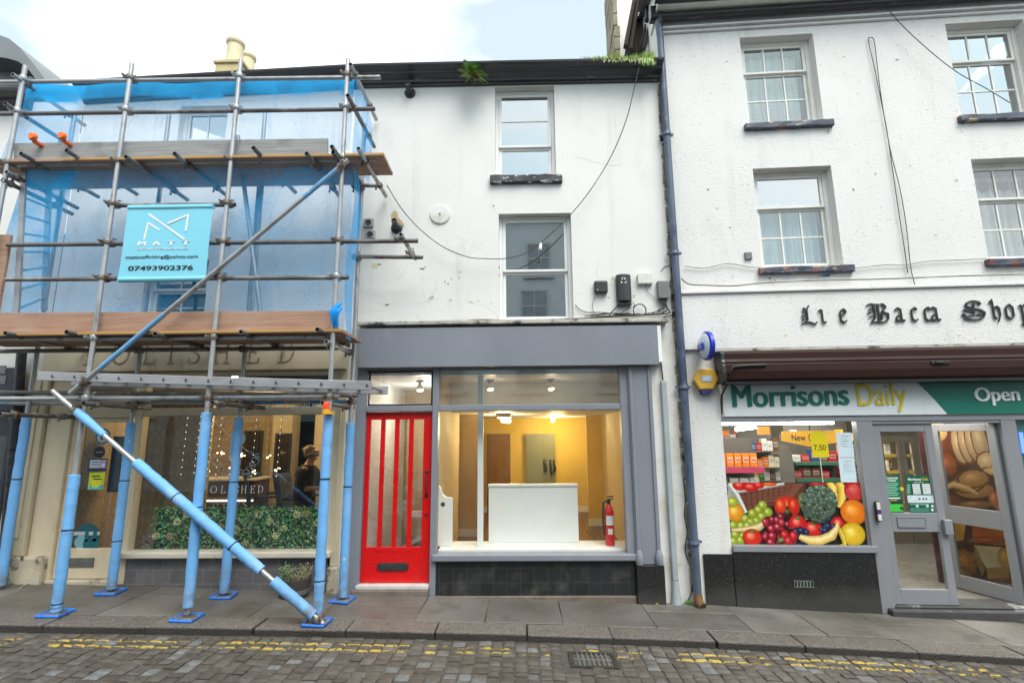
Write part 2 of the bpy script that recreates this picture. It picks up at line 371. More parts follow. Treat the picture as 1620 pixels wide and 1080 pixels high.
M['granite'] = t.done(t.bsdf(_c, t.ramp(_n, .3, .7, .1, .28), spec=.6))
t = NT('black_tile'); _br = t.node('ShaderNodeTexBrick'); _br.offset = 0; _br.inputs['Scale'].default_value = 1; _br.inputs['Mortar Size'].default_value = .004; _br.inputs['Brick Width'].default_value = .158; _br.inputs['Row Height'].default_value = .158
t.L(t.mapped((1, 1, 1), (R(-90), 0, 0)), _br.inputs[0]); _br.inputs['Color1'].default_value = (.016, .017, .019, 1); _br.inputs['Color2'].default_value = (.024, .025, .028, 1); _br.inputs['Mortar'].default_value = (.045, .045, .044, 1)
_n = t.noise(5, 6); _c = t.mix(t.ramp(_n, .5, .8, 0, .55), _br.outputs[0], (.12, .115, .10))
M['black_tile'] = t.done(t.bsdf(_c, .3, nrm=t.bump(_br.outputs[1], -.4, .006)))
t = NT('riser_brick'); _br = t.node('ShaderNodeTexBrick'); _br.inputs['Scale'].default_value = 1; _br.offset = .5; _br.inputs['Mortar Size'].default_value = .005; _br.inputs['Brick Width'].default_value = .2; _br.inputs['Row Height'].default_value = .155
t.L(t.mapped((1, 1, 1), (R(-90), 0, 0)), _br.inputs[0]); _br.inputs['Color1'].default_value = (.12, .115, .125, 1); _br.inputs['Color2'].default_value = (.16, .15, .155, 1); _br.inputs['Mortar'].default_value = (.22, .21, .19, 1)
M['riser_brick'] = t.done(t.bsdf(t.mix(t.ramp(t.noise(6, 6), .45, .8, 0, .5), _br.outputs[0], (.07, .065, .06)), .4, nrm=t.bump(_br.outputs[1], -.4, .006)))
M['cream'] = mat('cream_paint', (.64, .545, .385), .5, .1, 2.5, .12, 25, mixes=(((.48, .38, .24), 3.2, .58, .78), ((.10, .085, .07), 6.5, .70, .74)), st=(1.6, 1, .7))
M['old_stone'] = mat('flaking_plinth', (.50, .44, .33), .75, .2, 4, .6, 18, mixes=(((.16, .13, .10), 5, .56, .64), ((.04, .035, .03), 9, .64, .69)))
M['navy'] = mat('navy_paint', (.02, .025, .045), .45, .2, 4)
M['slate'] = mat('slate_roof', (.09, .095, .105), .6, .25, 9, .4, 20)
M['zinc'] = mat('zinc_roof', (.17, .185, .20), .45, .2, 3)
M['wood_floor'] = mat('wood_floor', (.13, .055, .028), .35, .3, 3, .05, 30, st=(1, .15, 1))
M['ochre_wall'] = mat('ochre_wall', (.70, .48, .12), .7, .06, 1.2)
M['tan_wall'] = mat('tan_wall', (.55, .42, .25), .7, .06, 1.2)
M['print'] = pmat()
M['ink'] = mat('black_ink', (.012, .012, .012), .5)
M['white_ink'] = mat('white_lettering', (.78, .80, .80), .5)
M['bulb'] = emat('warm_bulb', (1, .72, .38), 14)

# ------------------------------------------------------------------ the setting: ground, road setts, pavement, kerb
def GZ(x): return -.033*x-.015
_K = [(-14, -1.9), (-9, -1.58), (-4.9, -1.30), (-3.36, -1.22), (-1.75, -1.14), (.26, -1.09), (1.5, -1.09), (2.94, -1.14), (4.53, -1.23), (9, -1.55), (14, -2.0)]
def KY(x):
    for (a, b), (c, d) in zip(_K, _K[1:]):
        if a <= x <= c: return b+(d-b)*(x-a)/(c-a)
    return _K[0][1] if x < 0 else _K[-1][1]
KH = .058
t = NT('road_setts_stone'); _s = t.node('ShaderNodeSeparateColor'); t.L(t.attr(), _s.inputs[0]); _n = t.noise(22, 5); _n2 = t.noise(2.2, 4); _z = t.noise(130, 3)
_c = t.mix(t.ramp(_s.outputs[0], 0, 1), (.064, .055, .045), (.112, .102, .090)); _c = t.mix(t.ramp(_s.outputs[0], .86, 1), _c, (.16, .165, .17))
_c = t.mix(1, _c, t.grey(t.ramp(_n, .25, .75, .7, 1.25)), 'MULTIPLY'); _c = t.mix(t.ramp(_n2, .5, .75, 0, .6), _c, (.075, .068, .05))
_kd = _s.outputs[1]
def _band(a, b):
    w = t.math('ADD', _kd, t.math('MULTIPLY', t.math('SUBTRACT', t.noise(9, 3), .5), .05))
    return t.math('MULTIPLY', t.ramp(w, a-.004, a+.004), t.ramp(w, b-.004, b+.004, 1, 0))
_y = t.math('MAXIMUM', _band(.160, .192), _band(.272, .308))
_wear = t.ramp(t.noise(4.6, 6, t.mapped((.55, .2, 1)), .7), .455, .50); _wear = t.math('MULTIPLY', _wear, t.ramp(t.noise(45, 4), .36, .46))
_y = t.math('MULTIPLY', t.math('MULTIPLY', _y, _wear), _s.outputs[2])
_c = t.mix(t.math('MULTIPLY', _y, .85), _c, (.50, .36, .05))
M['setts'] = t.done(t.bsdf(_c, t.ramp(_n, .3, .7, .42, .68), nrm=t.bump(t.math('ADD', _n, t.math('MULTIPLY', _z, .35)), .5, .008)))
t = NT('road_joint_dirt'); _n = t.noise(14, 6); M['road_dirt'] = t.done(t.bsdf(t.mix(t.ramp(_n, .35, .65), (.055, .05, .042), (.095, .088, .074)), .8, nrm=t.bump(t.noise(70, 4), .6, .01)))
mb = MB(); mb.usecol = True
g = random.Random(3); x = -9.0
while x < 9.0:
    w = g.uniform(.10, .135); y = KY(x)-.012-g.uniform(0, .12)
    first = True
    while y > -4.8:
        l = g.uniform(.075, .12); y1 = y-l
        if first and y < KY(x)-.05:
            y1, y = y, KY(x)-.01; y, y1 = y, y1
        first = False
        a0, a1, b0, b1 = x+.006, x+w-.006, y1+.005, y-.005
        if b1-b0 > .02 and not (.37 < (a0+a1)/2 < .83 and -1.62 < (b0+b1)/2 < -1.27):
            tint = g.random(); dz = g.uniform(-.006, .006); tx = g.uniform(-.03, .03); ty = g.uniform(-.03, .03)
            def P(px, py, h): return (px+g.uniform(-.004, .004), py+g.uniform(-.004, .004), GZ(px)-KH+h+dz+tx*(px-x)+ty*(py-y))
            i = .015
            vs = [P(a0, b0, -.05), P(a1, b0, -.05), P(a1, b1, -.05), P(a0, b1, -.05), P(a0, b0, -.008), P(a1, b0, -.008), P(a1, b1, -.008), P(a0, b1, -.008),
                  P(a0+i, b0+i, .002), P(a1-i, b0+i, .002), P(a1-i, b1-i, .002), P(a0+i, b1-i, .002)]
            cs = [(tint, min(1, KY(v[0])-v[1]), 1 if k >= 4 else 0) for k, v in enumerate(vs)]
            fs = [(8, 9, 10, 11)]+[(k+o, (k+1) % 4+o, (k+1) % 4+o+4, k+o+4) for o in (0, 4) for k in range(4)]
            mb.add(vs, fs, cs)
        y = y1
    x += w
struct('road_setts', mb, M['setts'], smooth=50)
mb = MB(); mb.quad((-60, -9, GZ(-60)-KH-.012), (60, -9, GZ(60)-KH-.012), (60, -.6, GZ(60)-KH-.012), (-60, -.6, GZ(-60)-KH-.012)); struct('road', mb, M['road_dirt'])
mb = MB(); mb.quad((-300, -300, GZ(-300)-.45), (300, -300, GZ(300)-.45), (300, 300, GZ(300)-.45), (-300, 300, GZ(-300)-.45)); struct('ground', mb, mat('ground_earth', (.12, .11, .09), .9, .3, .5))
def m_slab(name, a, b, agg=0):
    t = NT(name); s_ = t.node('ShaderNodeSeparateColor'); t.L(t.attr(), s_.inputs[0]); n = t.noise(3.2, 6); n2 = t.noise(40, 5)
    c = t.mix(s_.outputs[0], a, b); c = t.mix(1, c, t.grey(t.ramp(n, .25, .75, .72, 1.22)), 'MULTIPLY')
    c = t.mix(t.ramp(t.noise(1.6, 6, rough=.6), .47, .66, 0, .8), c, (a[0]*.56, a[1]*.54, a[2]*.47))
    c = t.mix(t.math('MULTIPLY', t.ramp(t.noise(1.9, 4), .58, .72), .5), c, (.07, .075, .04))
    h = n2
    if agg:
        v = t.voro(75); vc = t.node('ShaderNodeSeparateColor'); t.L(t.voro(75, out='Color'), vc.inputs[0]); c = t.mix(.55, c, t.mix(vc.outputs[0], (.06, .055, .05), (.27, .24, .21))); c = t.mix(t.ramp(v, .3, .7, 0, .6), c, (.05, .045, .04)); h = t.ramp(v, 0, .7, 1, 0)
    c = t.mix(t.ramp(t.noise(26, 3), .71, .74, 0, .6), c, (.30, .29, .27))
    c = t.mix(1, c, t.grey(t.ramp(t.noise(85, 4), .3, .7, .78, 1.2)), 'MULTIPLY'); c = t.mix(t.ramp(t.voro(5.5, 'F1'), .028, .04, .55, 0), c, (.05, .048, .045))
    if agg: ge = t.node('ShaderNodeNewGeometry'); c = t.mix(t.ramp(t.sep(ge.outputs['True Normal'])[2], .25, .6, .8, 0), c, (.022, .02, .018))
    return t.done(t.bsdf(c, t.ramp(n, .3, .7, .38, .72), nrm=t.bump(h, .5 if agg else .25, .006)))
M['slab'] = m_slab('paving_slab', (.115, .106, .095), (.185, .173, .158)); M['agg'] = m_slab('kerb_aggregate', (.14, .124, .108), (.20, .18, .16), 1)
mb = MB(); mb.usecol = True; mk = MB(); mk.usecol = True; g = random.Random(11)
KW = .30
def slab(mb, x0, x1, yf0, yf1, h=.05, gap=.005):
    """a flag from x0..x1 between the lines yf0 (far) and yf1 (near), functions of x"""
    dz = g.uniform(-.003, .003); tint = g.random(); mb.col = (tint, 0, 0); x0 += gap/2; x1 -= gap/2; N = 3; v = []
    sk = g.uniform(-.012, .012)
    for i in range(N+1):
        x = x0+(x1-x0)*i/N
        for yy, z in ((yf0(x)-gap/2, 0), (yf1(x)+gap/2, 0), (yf1(x)+gap/2, -h), (yf0(x)-gap/2, -h)):
            v.append((x+sk*(yy+.5), yy, GZ(x)+z+dz))
    f = [(0, 1, 2, 3), (N*4+3, N*4+2, N*4+1, N*4)]
    for i in range(N): f += [(i*4+k, (i+1)*4+k, (i+1)*4+(k+1) % 4, i*4+(k+1) % 4) for k in range(4)]
    return mb.add(v, f)
x = -12.0
while x < 12:
    w = g.uniform(.62, .98)
    if g.random() < .35:
        yy = g.uniform(-.45, -.3); slab(mb, x, x+w, lambda q: .32, lambda q, yy=yy: yy); slab(mb, x, x+w, lambda q, yy=yy: yy, lambda q: KY(q)+KW)
    else: slab(mb, x, x+w, lambda q: .32, lambda q: KY(q)+KW)
    x += w
x = -12.0
while x < 12:
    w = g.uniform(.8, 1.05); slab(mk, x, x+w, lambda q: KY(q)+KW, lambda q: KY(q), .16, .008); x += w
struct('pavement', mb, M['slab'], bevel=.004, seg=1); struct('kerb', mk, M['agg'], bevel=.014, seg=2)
mb = MB(); mb.hexa([(x, y, GZ(x)+z) for x in (-12, 12) for y in (-.9, .35) for z in (-.12, -.045)]); struct('pavement_bed', mb, M['road_dirt'])

# ------------------------------------------------------------------ sash window: window > frame (its own mesh), sash, pane, sill, curtain
def window(root, x0, x1, z0, z1, yw, fr, rec=.10, cols=1, rows=(1, 1), split=.5, fm='white_frame', gm='up_glass', sill=None, curtain=None, room=.5, fw=.045, sw=.04, bar=.018, label=None, vent=False):
    b = MB(); b.frame(x0, x1, z0, z1, yw+rec, yw+rec+.11, fw, fw*.9, .03)
    if vent: b.box(x0+.2, x1-.2, yw+rec-.012, yw+rec, z1-fw*.62, z1-fw*.3)
    w = part('window', b, M[fm], root, label, bevel=.004)
    zi0, zi1 = z0+.03, z1-fw*.9; xi0, xi1 = x0+fw, x1-fw; zm = zi0+(zi1-zi0)*split
    for n, (a, c, yo) in enumerate(((zi0, zm, .048), (zm, zi1, .012))):
        y0 = yw+rec+yo; s = MB(); s.frame(xi0+.002, xi1-.002, a, c, y0, y0+.036, sw, .032 if n == 0 else sw, .055 if n == 0 else .032)
        gx0, gx1 = xi0+sw+.002, xi1-sw-.002; gz0 = a+(.055 if n == 0 else .032); gz1 = c-(.032 if n == 0 else sw)
        for i in range(1, cols[n] if isinstance(cols, tuple) else cols):
            cc = cols[n] if isinstance(cols, tuple) else cols
            q = gx0+(gx1-gx0)*i/cc; s.box(q-bar/2, q+bar/2, y0+.006, y0+.03, gz0, gz1)
        for i in range(1, rows[n]):
            q = gz0+(gz1-gz0)*i/rows[n]; s.box(gx0, gx1, y0+.008, y0+.028, q-bar/2, q+bar/2)
        part('sash', s, M[fm], w, bevel=.003)
        p = MB(); p.quad((gx0, y0+.018, gz0), (gx1, y0+.018, gz0), (gx1, y0+.018, gz1), (gx0, y0+.018, gz1)); part('pane', p, M[gm[n]] if isinstance(gm, tuple) else M[gm], w)
    if curtain:
        c0, c1, cz0, cz1 = curtain; c = MB(); N = 40; vs = []
        for i in range(N+1):
            u = i/N; x = c0+(c1-c0)*u
            for z in (cz1-.02*math.sin(u*9)**2, cz0): vs.append((x, yw+rec+.19+.022*math.sin(u*42+.6*math.sin(u*11)), z))
        c.add(vs, [(2*i, 2*i+1, 2*i+3, 2*i+2) for i in range(N)]); part('curtain', c, M['net_curtain'], w, smooth=60)
    if sill:
        sx0, sx1, sz0, sz1, proj, sm = sill; s = MB(); N = 9
        g2 = random.Random(int(sx0*100)); vs = []
        for i in range(N+1):
            x = sx0+(sx1-sx0)*i/N
            for yy, zz in ((yw-proj, sz0), (yw-proj, sz1-.012), (yw+rec-.002, sz1), (yw+rec-.002, sz0)): vs.append((x, yy+g2.uniform(-.008, .006), zz+g2.uniform(-.008, .006)))
        s.add(vs, [(0, 1, 2, 3), (N*4+3, N*4+2, N*4+1, N*4)]+[(i*4+k, i*4+4+k, i*4+4+(k+1) % 4, i*4+(k+1) % 4) for i in range(N) for k in range(4)])
        part('sill', s, sm, w, bevel=.012)
    return w
M['sill_black'] = mat('flaked_black_sill', (.03, .03, .034), .55, .3, 8, .5, 20, mixes=(((.55, .54, .52), 11, .56, .62),), st=(.8, 1, 2))
M['sill_blue'] = mat('flaked_blue_sill', (.045, .06, .095), .5, .3, 6, .6, 16, mixes=(((.20, .05, .03), 4.5, .54, .6), ((.40, .31, .19), 7, .57, .62), ((.55, .55, .52), 15, .64, .68)), st=(.8, 1, 2))

def shell(root, x0, x1, y0, z0, z1, depth, floors=(), wm='dark_room', roof=True):
    """back, sides, floors and roof of a terraced house behind its front"""
    b = MB(); b.quad((x0, y0+depth, z0), (x1, y0+depth, z0), (x1, y0+depth, z1), (x0, y0+depth, z1))
    b.quad((x0, y0, z0), (x0, y0+depth, z0), (x0, y0+depth, z1), (x0, y0, z1)); b.quad((x1, y0+depth, z0), (x1, y0, z0), (x1, y0, z1), (x1, y0+depth, z1))
    for f in floors: b.box(x0, x1, y0, y0+depth, f, f+.12)
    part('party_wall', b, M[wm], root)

# ------------------------------------------------------------------ the white house in the middle, grey shopfront below
mid = thing('terraced_building', 'smooth white terraced building with a grey shopfront and a bright red door', 'building', (-.2, 0, 0))
SX0, SX1 = -2.16, 1.985                          # its two ends
o1 = RC(783, 138, 880, 276.5); o2 = RC(789, 338.5, 908, 506)
fz0, fz1 = W(800, 579)[1], W(800, 516)[1]
shop_x0, shop_x1 = W(566, 600)[0], W(1044, 850)[0]
czt = W(800, 96, -.27)[1]; czb = W(800, 134, -.02)[1]; ch = czt-czb
b = MB(); b.wall(SX0, SX1, -.5, czb+.06, 0, [o1, o2, (shop_x0, shop_x1, -.5, fz1-.02)], .30); part('wall', b, M['white_wall'], mid)
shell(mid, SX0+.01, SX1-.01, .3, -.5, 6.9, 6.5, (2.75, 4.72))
b = MB(); b.add([(SX0, -.05, czt), (SX1, -.05, czt), (SX1, 3.2, 8.0), (SX0, 3.2, 8.0), (SX1, 6.8, 7.0), (SX0, 6.8, 7.0)], [(0, 1, 2, 3), (3, 2, 4, 5)]); part('roof', b, M['slate'], mid)
# black moulded eaves cornice: lip, fascia, cove, bottom fillet
prof = [(-.0, 0), (-.035, 0), (-.04, .14), (-.075, .17), (-.08, .34), (-.15, .50), (-.17, .56), (-.175, .70), (-.235, .82), (-.27, .86), (-.275, 1), (.1, 1.02)]
b = MB(); b.xprism([(y, czb+z*ch) for y, z in prof][::-1], SX0, SX1-.02); part('cornice', b, M['black_paint'], mid)
# weathered lead flashing over the fascia
b = MB(); b.box(SX0+.1, W(1053, 510)[0], -.15, -.002, fz1+.003, fz1+.05); part('flashing', b, mat('weathered_flashing', (.42, .41, .37), .7, .3, 5, .5, 20, mixes=(((.05, .05, .04), 8, .52, .62), ((.16, .17, .08), 5, .6, .7)), st=(.5, 1, 1)), mid, bevel=.008)
b = MB(); fx0, fx1 = W(567, 550, -.13)[0], W(1041, 550, -.13)[0]; fza, fzb = W(800, 579, -.13)[1], W(800, 517, -.13)[1]
b.box(fx0, fx1, -.13, .0-.002, fza, fzb); part('fascia', b, M['grey_paint'], mid, bevel=.004)
b = MB(); b.box(fx1+.003, fx1+.05, -.125, -.002, fza+.03, fzb-.002); part('fascia_end', b, M['white_frame'], mid, bevel=.004)
# shopfront joinery: posts, transom, head (one painted frame)
tz = (W(800, 649)[1], W(800, 640)[1]); slz = (W(800, 887.5, -.06)[1], W(800, 877, -.06)[1])
mx0, mx1 = W(682.5, 760)[0], W(692, 760)[0]; rx0 = W(986, 740)[0]; px0, px1 = W(1000, 740, -.05)[0], W(1041, 780, -.05)[0]
ix0 = W(574, 760)[0]                             # left post's inner edge
b = MB(); jy0, jy1 = .0, .10
b.box(shop_x0+.002, ix0, jy0-.02, jy1, GZ(-2), fza+.03); b.box(mx0, mx1, jy0-.025, jy1, GZ(-1)+.0, fza+.03)
b.box(ix0, mx0, jy0-.012, jy1, *tz); b.box(mx1, rx0, jy0-.012, jy1, *tz); b.box(rx0, px0+.01, jy0-.02, jy1, slz[0], fza+.03)
b.box(ix0, mx0, .0, jy1, fza-.02, fza+.03); b.box(mx1, rx0, .0, jy1, fza-.02, fza+.03)
part('shopfront_frame', b, M['grey_paint'], mid, bevel=.006)
pz0 = W(1020, 893, -.06)[1]
b = MB(); b.box(px0, px1, -.05, .1, pz0, fza-.003)
for q in (.012, px1-px0-.05):
    b.box(px0+q, px0+q+.038, -.068, -.0495, pz0+.17, fza-.003)
part('pilaster', b, M['grey_paint'], mid, bevel=.008)
b = MB()
for q in (.031, px1-px0-.031): b.lathe((px0+q, -.062, pz0+.002), [(.040, 0), (.046, .03), (.046, .10), (.036, .125), (.03, .15), (.022, .168)], n=16)
part('pilaster_foot', b, M['grey_paint'], mid, smooth=40)
b = MB(); b.box(px0-.012, px1+.02, -.085, .1, -.4, pz0); part('pilaster_plinth', b, M['granite'], mid, bevel=.01)
b = MB(); b.box(W(683, 880, -.07)[0], px0-.004, -.075, .1, *slz); part('shop_sill', b, M['grey_paint'], mid, bevel=.012)
b = MB(); b.box(mx0+.002, px0-.014, -.012, .1, -.4, slz[0]); part('stall_riser', b, M['black_tile'], mid)
b = MB(); b.box(mx0-.01, px0-.014, -.05, -.0125, -.4, GZ(0)+.035); part('riser_footing', b, mat('footing_mortar', (.15, .12, .10), .85, .3, 6, .5, 20), mid, bevel=.015)
def pane(root, x0, x1, z0, z1, y, m='glass', name='shop_window_pane'):
    p = MB(); p.quad((x0, y, z0), (x1, y, z0), (x1, y, z1), (x0, y, z1)); return part(name, p, M[m], root)
pane(mid, mx1, rx0, slz[1], tz[0], .05); pane(mid, mx1, rx0, tz[1], fza-.02, .05, 'transom_glass', 'transom_pane')
w = MB(); w.frame(ix0+.012, mx0-.012, tz[1]+.004, fza-.03, .035, .075, .018); part('transom_frame', w, M['black_metal'], mid)
pane(mid, ix0+.03, mx0-.03, tz[1]+.022, fza-.05, .055, 'transom_glass', 'transom_pane')
# sash windows
sl1 = RC(775, 278.5, 890, 287, -.06)
window(mid, *o1, 0, MID, .11, 1, (1, 2), .36, sill=(sl1[0], sl1[1], sl1[2], o1[2]-.002, .06, M['sill_black']), gm='sky_glass', label='top floor sash window with a flaked black sill', vent=True)
window(mid, *o2, 0, MID, .11, 1, (1, 1), .475, gm='teal_glass', label='first floor sash window with two dark panes', vent=True)
# red door: door > glass strips, letterbox, handle
dx0, dx1, dz0, dz1 = ix0+.006, mx0-.006, W(620, 921, .05)[1], tz[0]-.004
gx = [W(a, 760, .06)[0] for a in (583.5, 600, 606.5, 622.5, 629.5, 645.5, 652.5, 669)]; gz0, gz1 = W(620, 865, .05)[1], W(620, 663.5, .05)[1]
b = MB(); y0, y1 = .045, .09
b.box(dx0, gx[0], y0, y1, dz0, dz1); b.box(gx[7], dx1, y0, y1, dz0, dz1); b.box(gx[0], gx[7], y0, y1, gz1, dz1); b.box(gx[0], gx[7], y0, y1, dz0, gz0)
for i in (1, 3, 5): b.box(gx[i], gx[i+1], y0+.004, y1, gz0, gz1); b.box(gx[i]-.004, gx[i+1]+.004, y0-.006, y0+.0035, gz0-.05, gz0-.012)
b.box(gx[0]-.03, gx[7]+.03, y0-.004, y0-.0005, dz0+.225, dz0+.232)
dr = part('red_door', b, M['red_paint'], mid, bevel=.005)
for i in (0, 2, 4, 6): pane(dr, gx[i], gx[i+1], gz0, gz1, .07, 'door_glass', 'door_pane')
lx0, lx1, lz0, lz1 = RC(600, 890, 643, 902, .04)
b = MB(); b.prism([(lx0-.03, (lz0+lz1)/2), (lx0, lz0), (lx1, lz0), (lx1+.03, (lz0+lz1)/2), (lx1, lz1), (lx0, lz1)], .030, .0445); b.box(lx0+.02, lx1-.02, .024, .0295, lz0+.018, lz1-.014); part('letterbox', b, mat('tarnished_plate', (.07, .072, .075), .38, .3, 14, metal=.6), dr, bevel=.003)
hx, hz = W(675, 765, .04); b = MB(); b.tube([(hx, .04, hz+.13), (hx, .0, hz+.10), (hx, -.005, hz), (hx, .0, hz-.10), (hx, .04, hz-.13)], .009)
for q in (.14, -.14): b.lathe((hx, .0445, hz+q), [(.024, 0), (.02, .008), (.008, .012)], (0, -1, 0), 12)
b.lathe((hx, .0445, hz-.36), [(.018, 0), (.016, .01)], (0, -1, 0), 12); part('door_handle', b, M['black_metal'], dr, smooth=40)
b = MB(); b.box(ix0-.02, mx0-.003, -.055, .1, dz0-.05, dz0-.006); part('door_step', b, mat('white_step_tile', (.58, .56, .53), .4, .12, 6, .1, 30, mixes=(((.25, .22, .2), 9, .6, .7),)), mid, bevel=.006)
b = MB(); b.box(ix0-.06, mx0-.003, -.075, .1, -.4, dz0-.053); part('step_stone', b, mat('step_stone', (.17, .14, .12), .8, .3, 6, .4, 20), mid, bevel=.012)
# shop room behind the glass
rf = W(900, 815, 4.6)[1]; rc = 2.62; xp = (mx0+mx1)/2
b = MB(); b.box(xp, 1.6, .1, 5.2, rf-.05, rf); part('room_floor', b, M['wood_floor'], mid)
b = MB(); b.box(xp, 1.95, .12, 1.35, rc, rc+.05); b.box(xp, 1.95, 1.35, 1.4, 2.2, rc+.05); b.box(xp, 1.95, 1.4, 5.2, 2.2, 2.25); part('room_ceiling', b, M['paint_white'], mid)
b = MB(); b.box(xp-.04, xp+.01, .102, 2.4, rf, rc); b.box(-2.1, xp-.04, 2.6, 2.65, -.1, rc); part('partition', b, M['tan_wall'], mid)
b = MB(); bx0 = W(690, 800, 2.4)[0]
b.box(xp-.9, W(757, 800, 2.6)[0], 2.45, 2.5, rf, 2.2); part('near_partition', b, M['tan_wall'], mid); b = MB()
b.box(W(800, 760, 5.1)[0]-2.5, 2.5, 5.1, 5.15, rf, 2.2); b.box(W(930, 760, 3.4)[0], 1.9, 3.4, 3.45, rf, 2.2)
part('back_wall', b, M['ochre_wall'], mid)
b = MB(); b.box(1.50, 1.55, .12, 3.4, rf, rc); part('side_wall', b, M['tan_wall'], mid)
b = MB(); b.box(W(930, 800, 3.4)[0], 1.49, 3.38, 3.3995, rf, rf+.12); b.box(xp, W(757, 800, 2.45)[0], 2.43, 2.4495, rf, rf+.12); b.box(W(800, 760, 5.09)[0]-1.5, 1.4, 5.08, 5.0995, rf, rf+.12); part('skirting', b, M['paint_white'], mid)
d0 = RC(771, 686, 808, 800, 5.05); b = MB(); b.box(d0[0], d0[1], 5.03, 5.098, rf+.0, d0[3]); part('brown_door', b, mat('brown_door_wood', (.22, .10, .03), .5, .2, 3, st=(3, 1, .4)), mid, bevel=.004)
d1 = RC(832, 686, 880, 800, 5.0); b = MB(); b.box(d1[0], d1[1], 4.98, 5.02, rf+.0, d1[3]); gd = part('green_grey_door', b, mat('green_grey_door', (.20, .21, .15), .5, .05, 3), mid, bevel=.004)
b = MB(); hx, hz = W(862, 735, 4.97)
for q in (0, .12, .2): b.tube([(hx+q, 4.975, hz+.1), (hx+q, 4.93, hz+.02), (hx+q+.02, 4.93, hz-.1-.1*(q == .12)), (hx+q, 4.965, hz-.13)], .025 if q else .035)
part('coat_hook', b, M['black_metal'], gd)
# white ledge, post, pew end and counter in the window
b = MB(); b.box(mx1+.003, 1.49, .105, .62, slz[1]-.03, W(800, 858, .5)[1]); part('window_ledge', b, M['paint_white'], mid, bevel=.006)
lz = W(800, 858, .5)[1]
b = MB(); a0, a1 = W(755.5, 760, .3)[0], W(764.5, 760, .3)[0]; b.box(a0, a1, .28, .34, lz, rc); part('window_post', b, M['paint_white'], mid, bevel=.004)
# hallway behind the red door
b = MB(); b.box(-2.1, xp-.04, .1, 4, -.1, 0.06); part('hall_floor', b, M['wood_floor'], mid)
b = MB(); b.box(-2.1, xp-.04, .12, 4, rc, rc+.05); b.box(-2.1, -2.05, .12, 2.6, .06, rc); part('hall_wall', b, M['paint_white'], mid)
b = MB(); b.prism([(W(628, 866, 2.0)[0], .06), (xp-.05, .06), (xp-.05, W(672, 825, 2.0)[1])], 1.9, 2.4); part('stair', b, M['wood_floor'], mid)
b = MB(); b.prism([(W(628, 866, 1.99)[0]-.08, .06), (W(628, 866, 1.99)[0], .06), (xp-.05, W(672, 825, 1.99)[1]), (xp-.05, W(672, 812, 1.99)[1])], 1.87, 1.9); part('stair_string', b, M['paint_white'], mid)
def spot(x, y, z, rot, label, power=10):
    t_ = thing('ceiling_spotlight', label, 'spotlight', (x, y, z), MID, 'spotlights on the shop ceiling')
    b = MB(); b.lathe((x, y, z), [(.055, 0), (.055, -.02), (.018, -.03), (.014, -.075)], n=16); part('mount', b, M['grey_plastic'], t_, smooth=40)
    a = Vector((rot[0], rot[1], -1)).normalized(); c = Vector((x, y, z-.075)); b = MB(); b.lathe(c, [(.02, -.03), (.035, 0), (.05, .07), (.047, .07)], a, 16); part('lamp_shade', b, M['white_plastic'], t_, smooth=40)
    b = MB(); b.lathe(c+a*.066, [(.042, 0), (.03, .012)], a, 14); part('bulb', b, M['bulb'], t_)
    l = bpy.data.lights.new('spot_glow', 'POINT'); l.energy = power; l.color = (1, .72, .42); l.shadow_soft_size = .06; o = bpy.data.objects.new('spot_glow', l); COL.objects.link(o); o.location = c+a*.12
for px, lab in ((664, 'ceiling spotlight glowing behind the glass above the red door'), (775, 'left spotlight of the two above the white counter'), (871, 'right spotlight of the two above the white counter')):
    x, z = W(px, 622, .8); spot(x, .8, rc, (.15, -.35), lab, 1.6)
def lamp(x, y, z, e, col, size=.15):
    l = bpy.data.lights.new('room_lamp', 'POINT'); l.energy = e; l.color = col; l.shadow_soft_size = size; o = bpy.data.objects.new('room_lamp', l); COL.objects.link(o); o.location = (x, y, z)
cx, cz = W(797, 662, 2.4)
cl = thing('ceiling_lamp_bar', 'square white ceiling light with a row of small lit bulbs deep in the empty shop', 'ceiling light', (cx, 2.4, 2.2))
b = MB(); b.box(cx-.12, cx+.12, 2.2, 3.2, 2.14, 2.199); part('bar', b, M['white_plastic'], cl, bevel=.005)
for i in range(3): b = MB(); b.lathe((cx+.03*i, 2.3+.35*i, 2.14), [(.02, 0), (.05, -.05), (.035, -.08)], n=14); part('bulb', b, M['bulb'], cl, smooth=60)
lamp(cx, 2.6, 1.98, 22, (1, .78, .36)); lamp(W(880, 680, 4.4)[0], 4.2, 1.98, 20, (1, .76, .32)); lamp(-1.5, 1.4, 2.3, 9, (1, .93, .84))
x, z = W(874, 681, 4.6); dl = thing('ceiling_downlight', 'small glowing downlight in front of the green grey door', 'downlight', (x, 4.4, 2.2)); b = MB(); b.lathe((x, 4.4, 2.2), [(.06, 0), (.06, -.02), (.04, -.05)], n=14); part('trim', b, M['white_plastic'], dl); b = MB(); b.ball((x, 4.4, 2.14), .045); part('bulb', b, M['bulb'], dl, smooth=60)
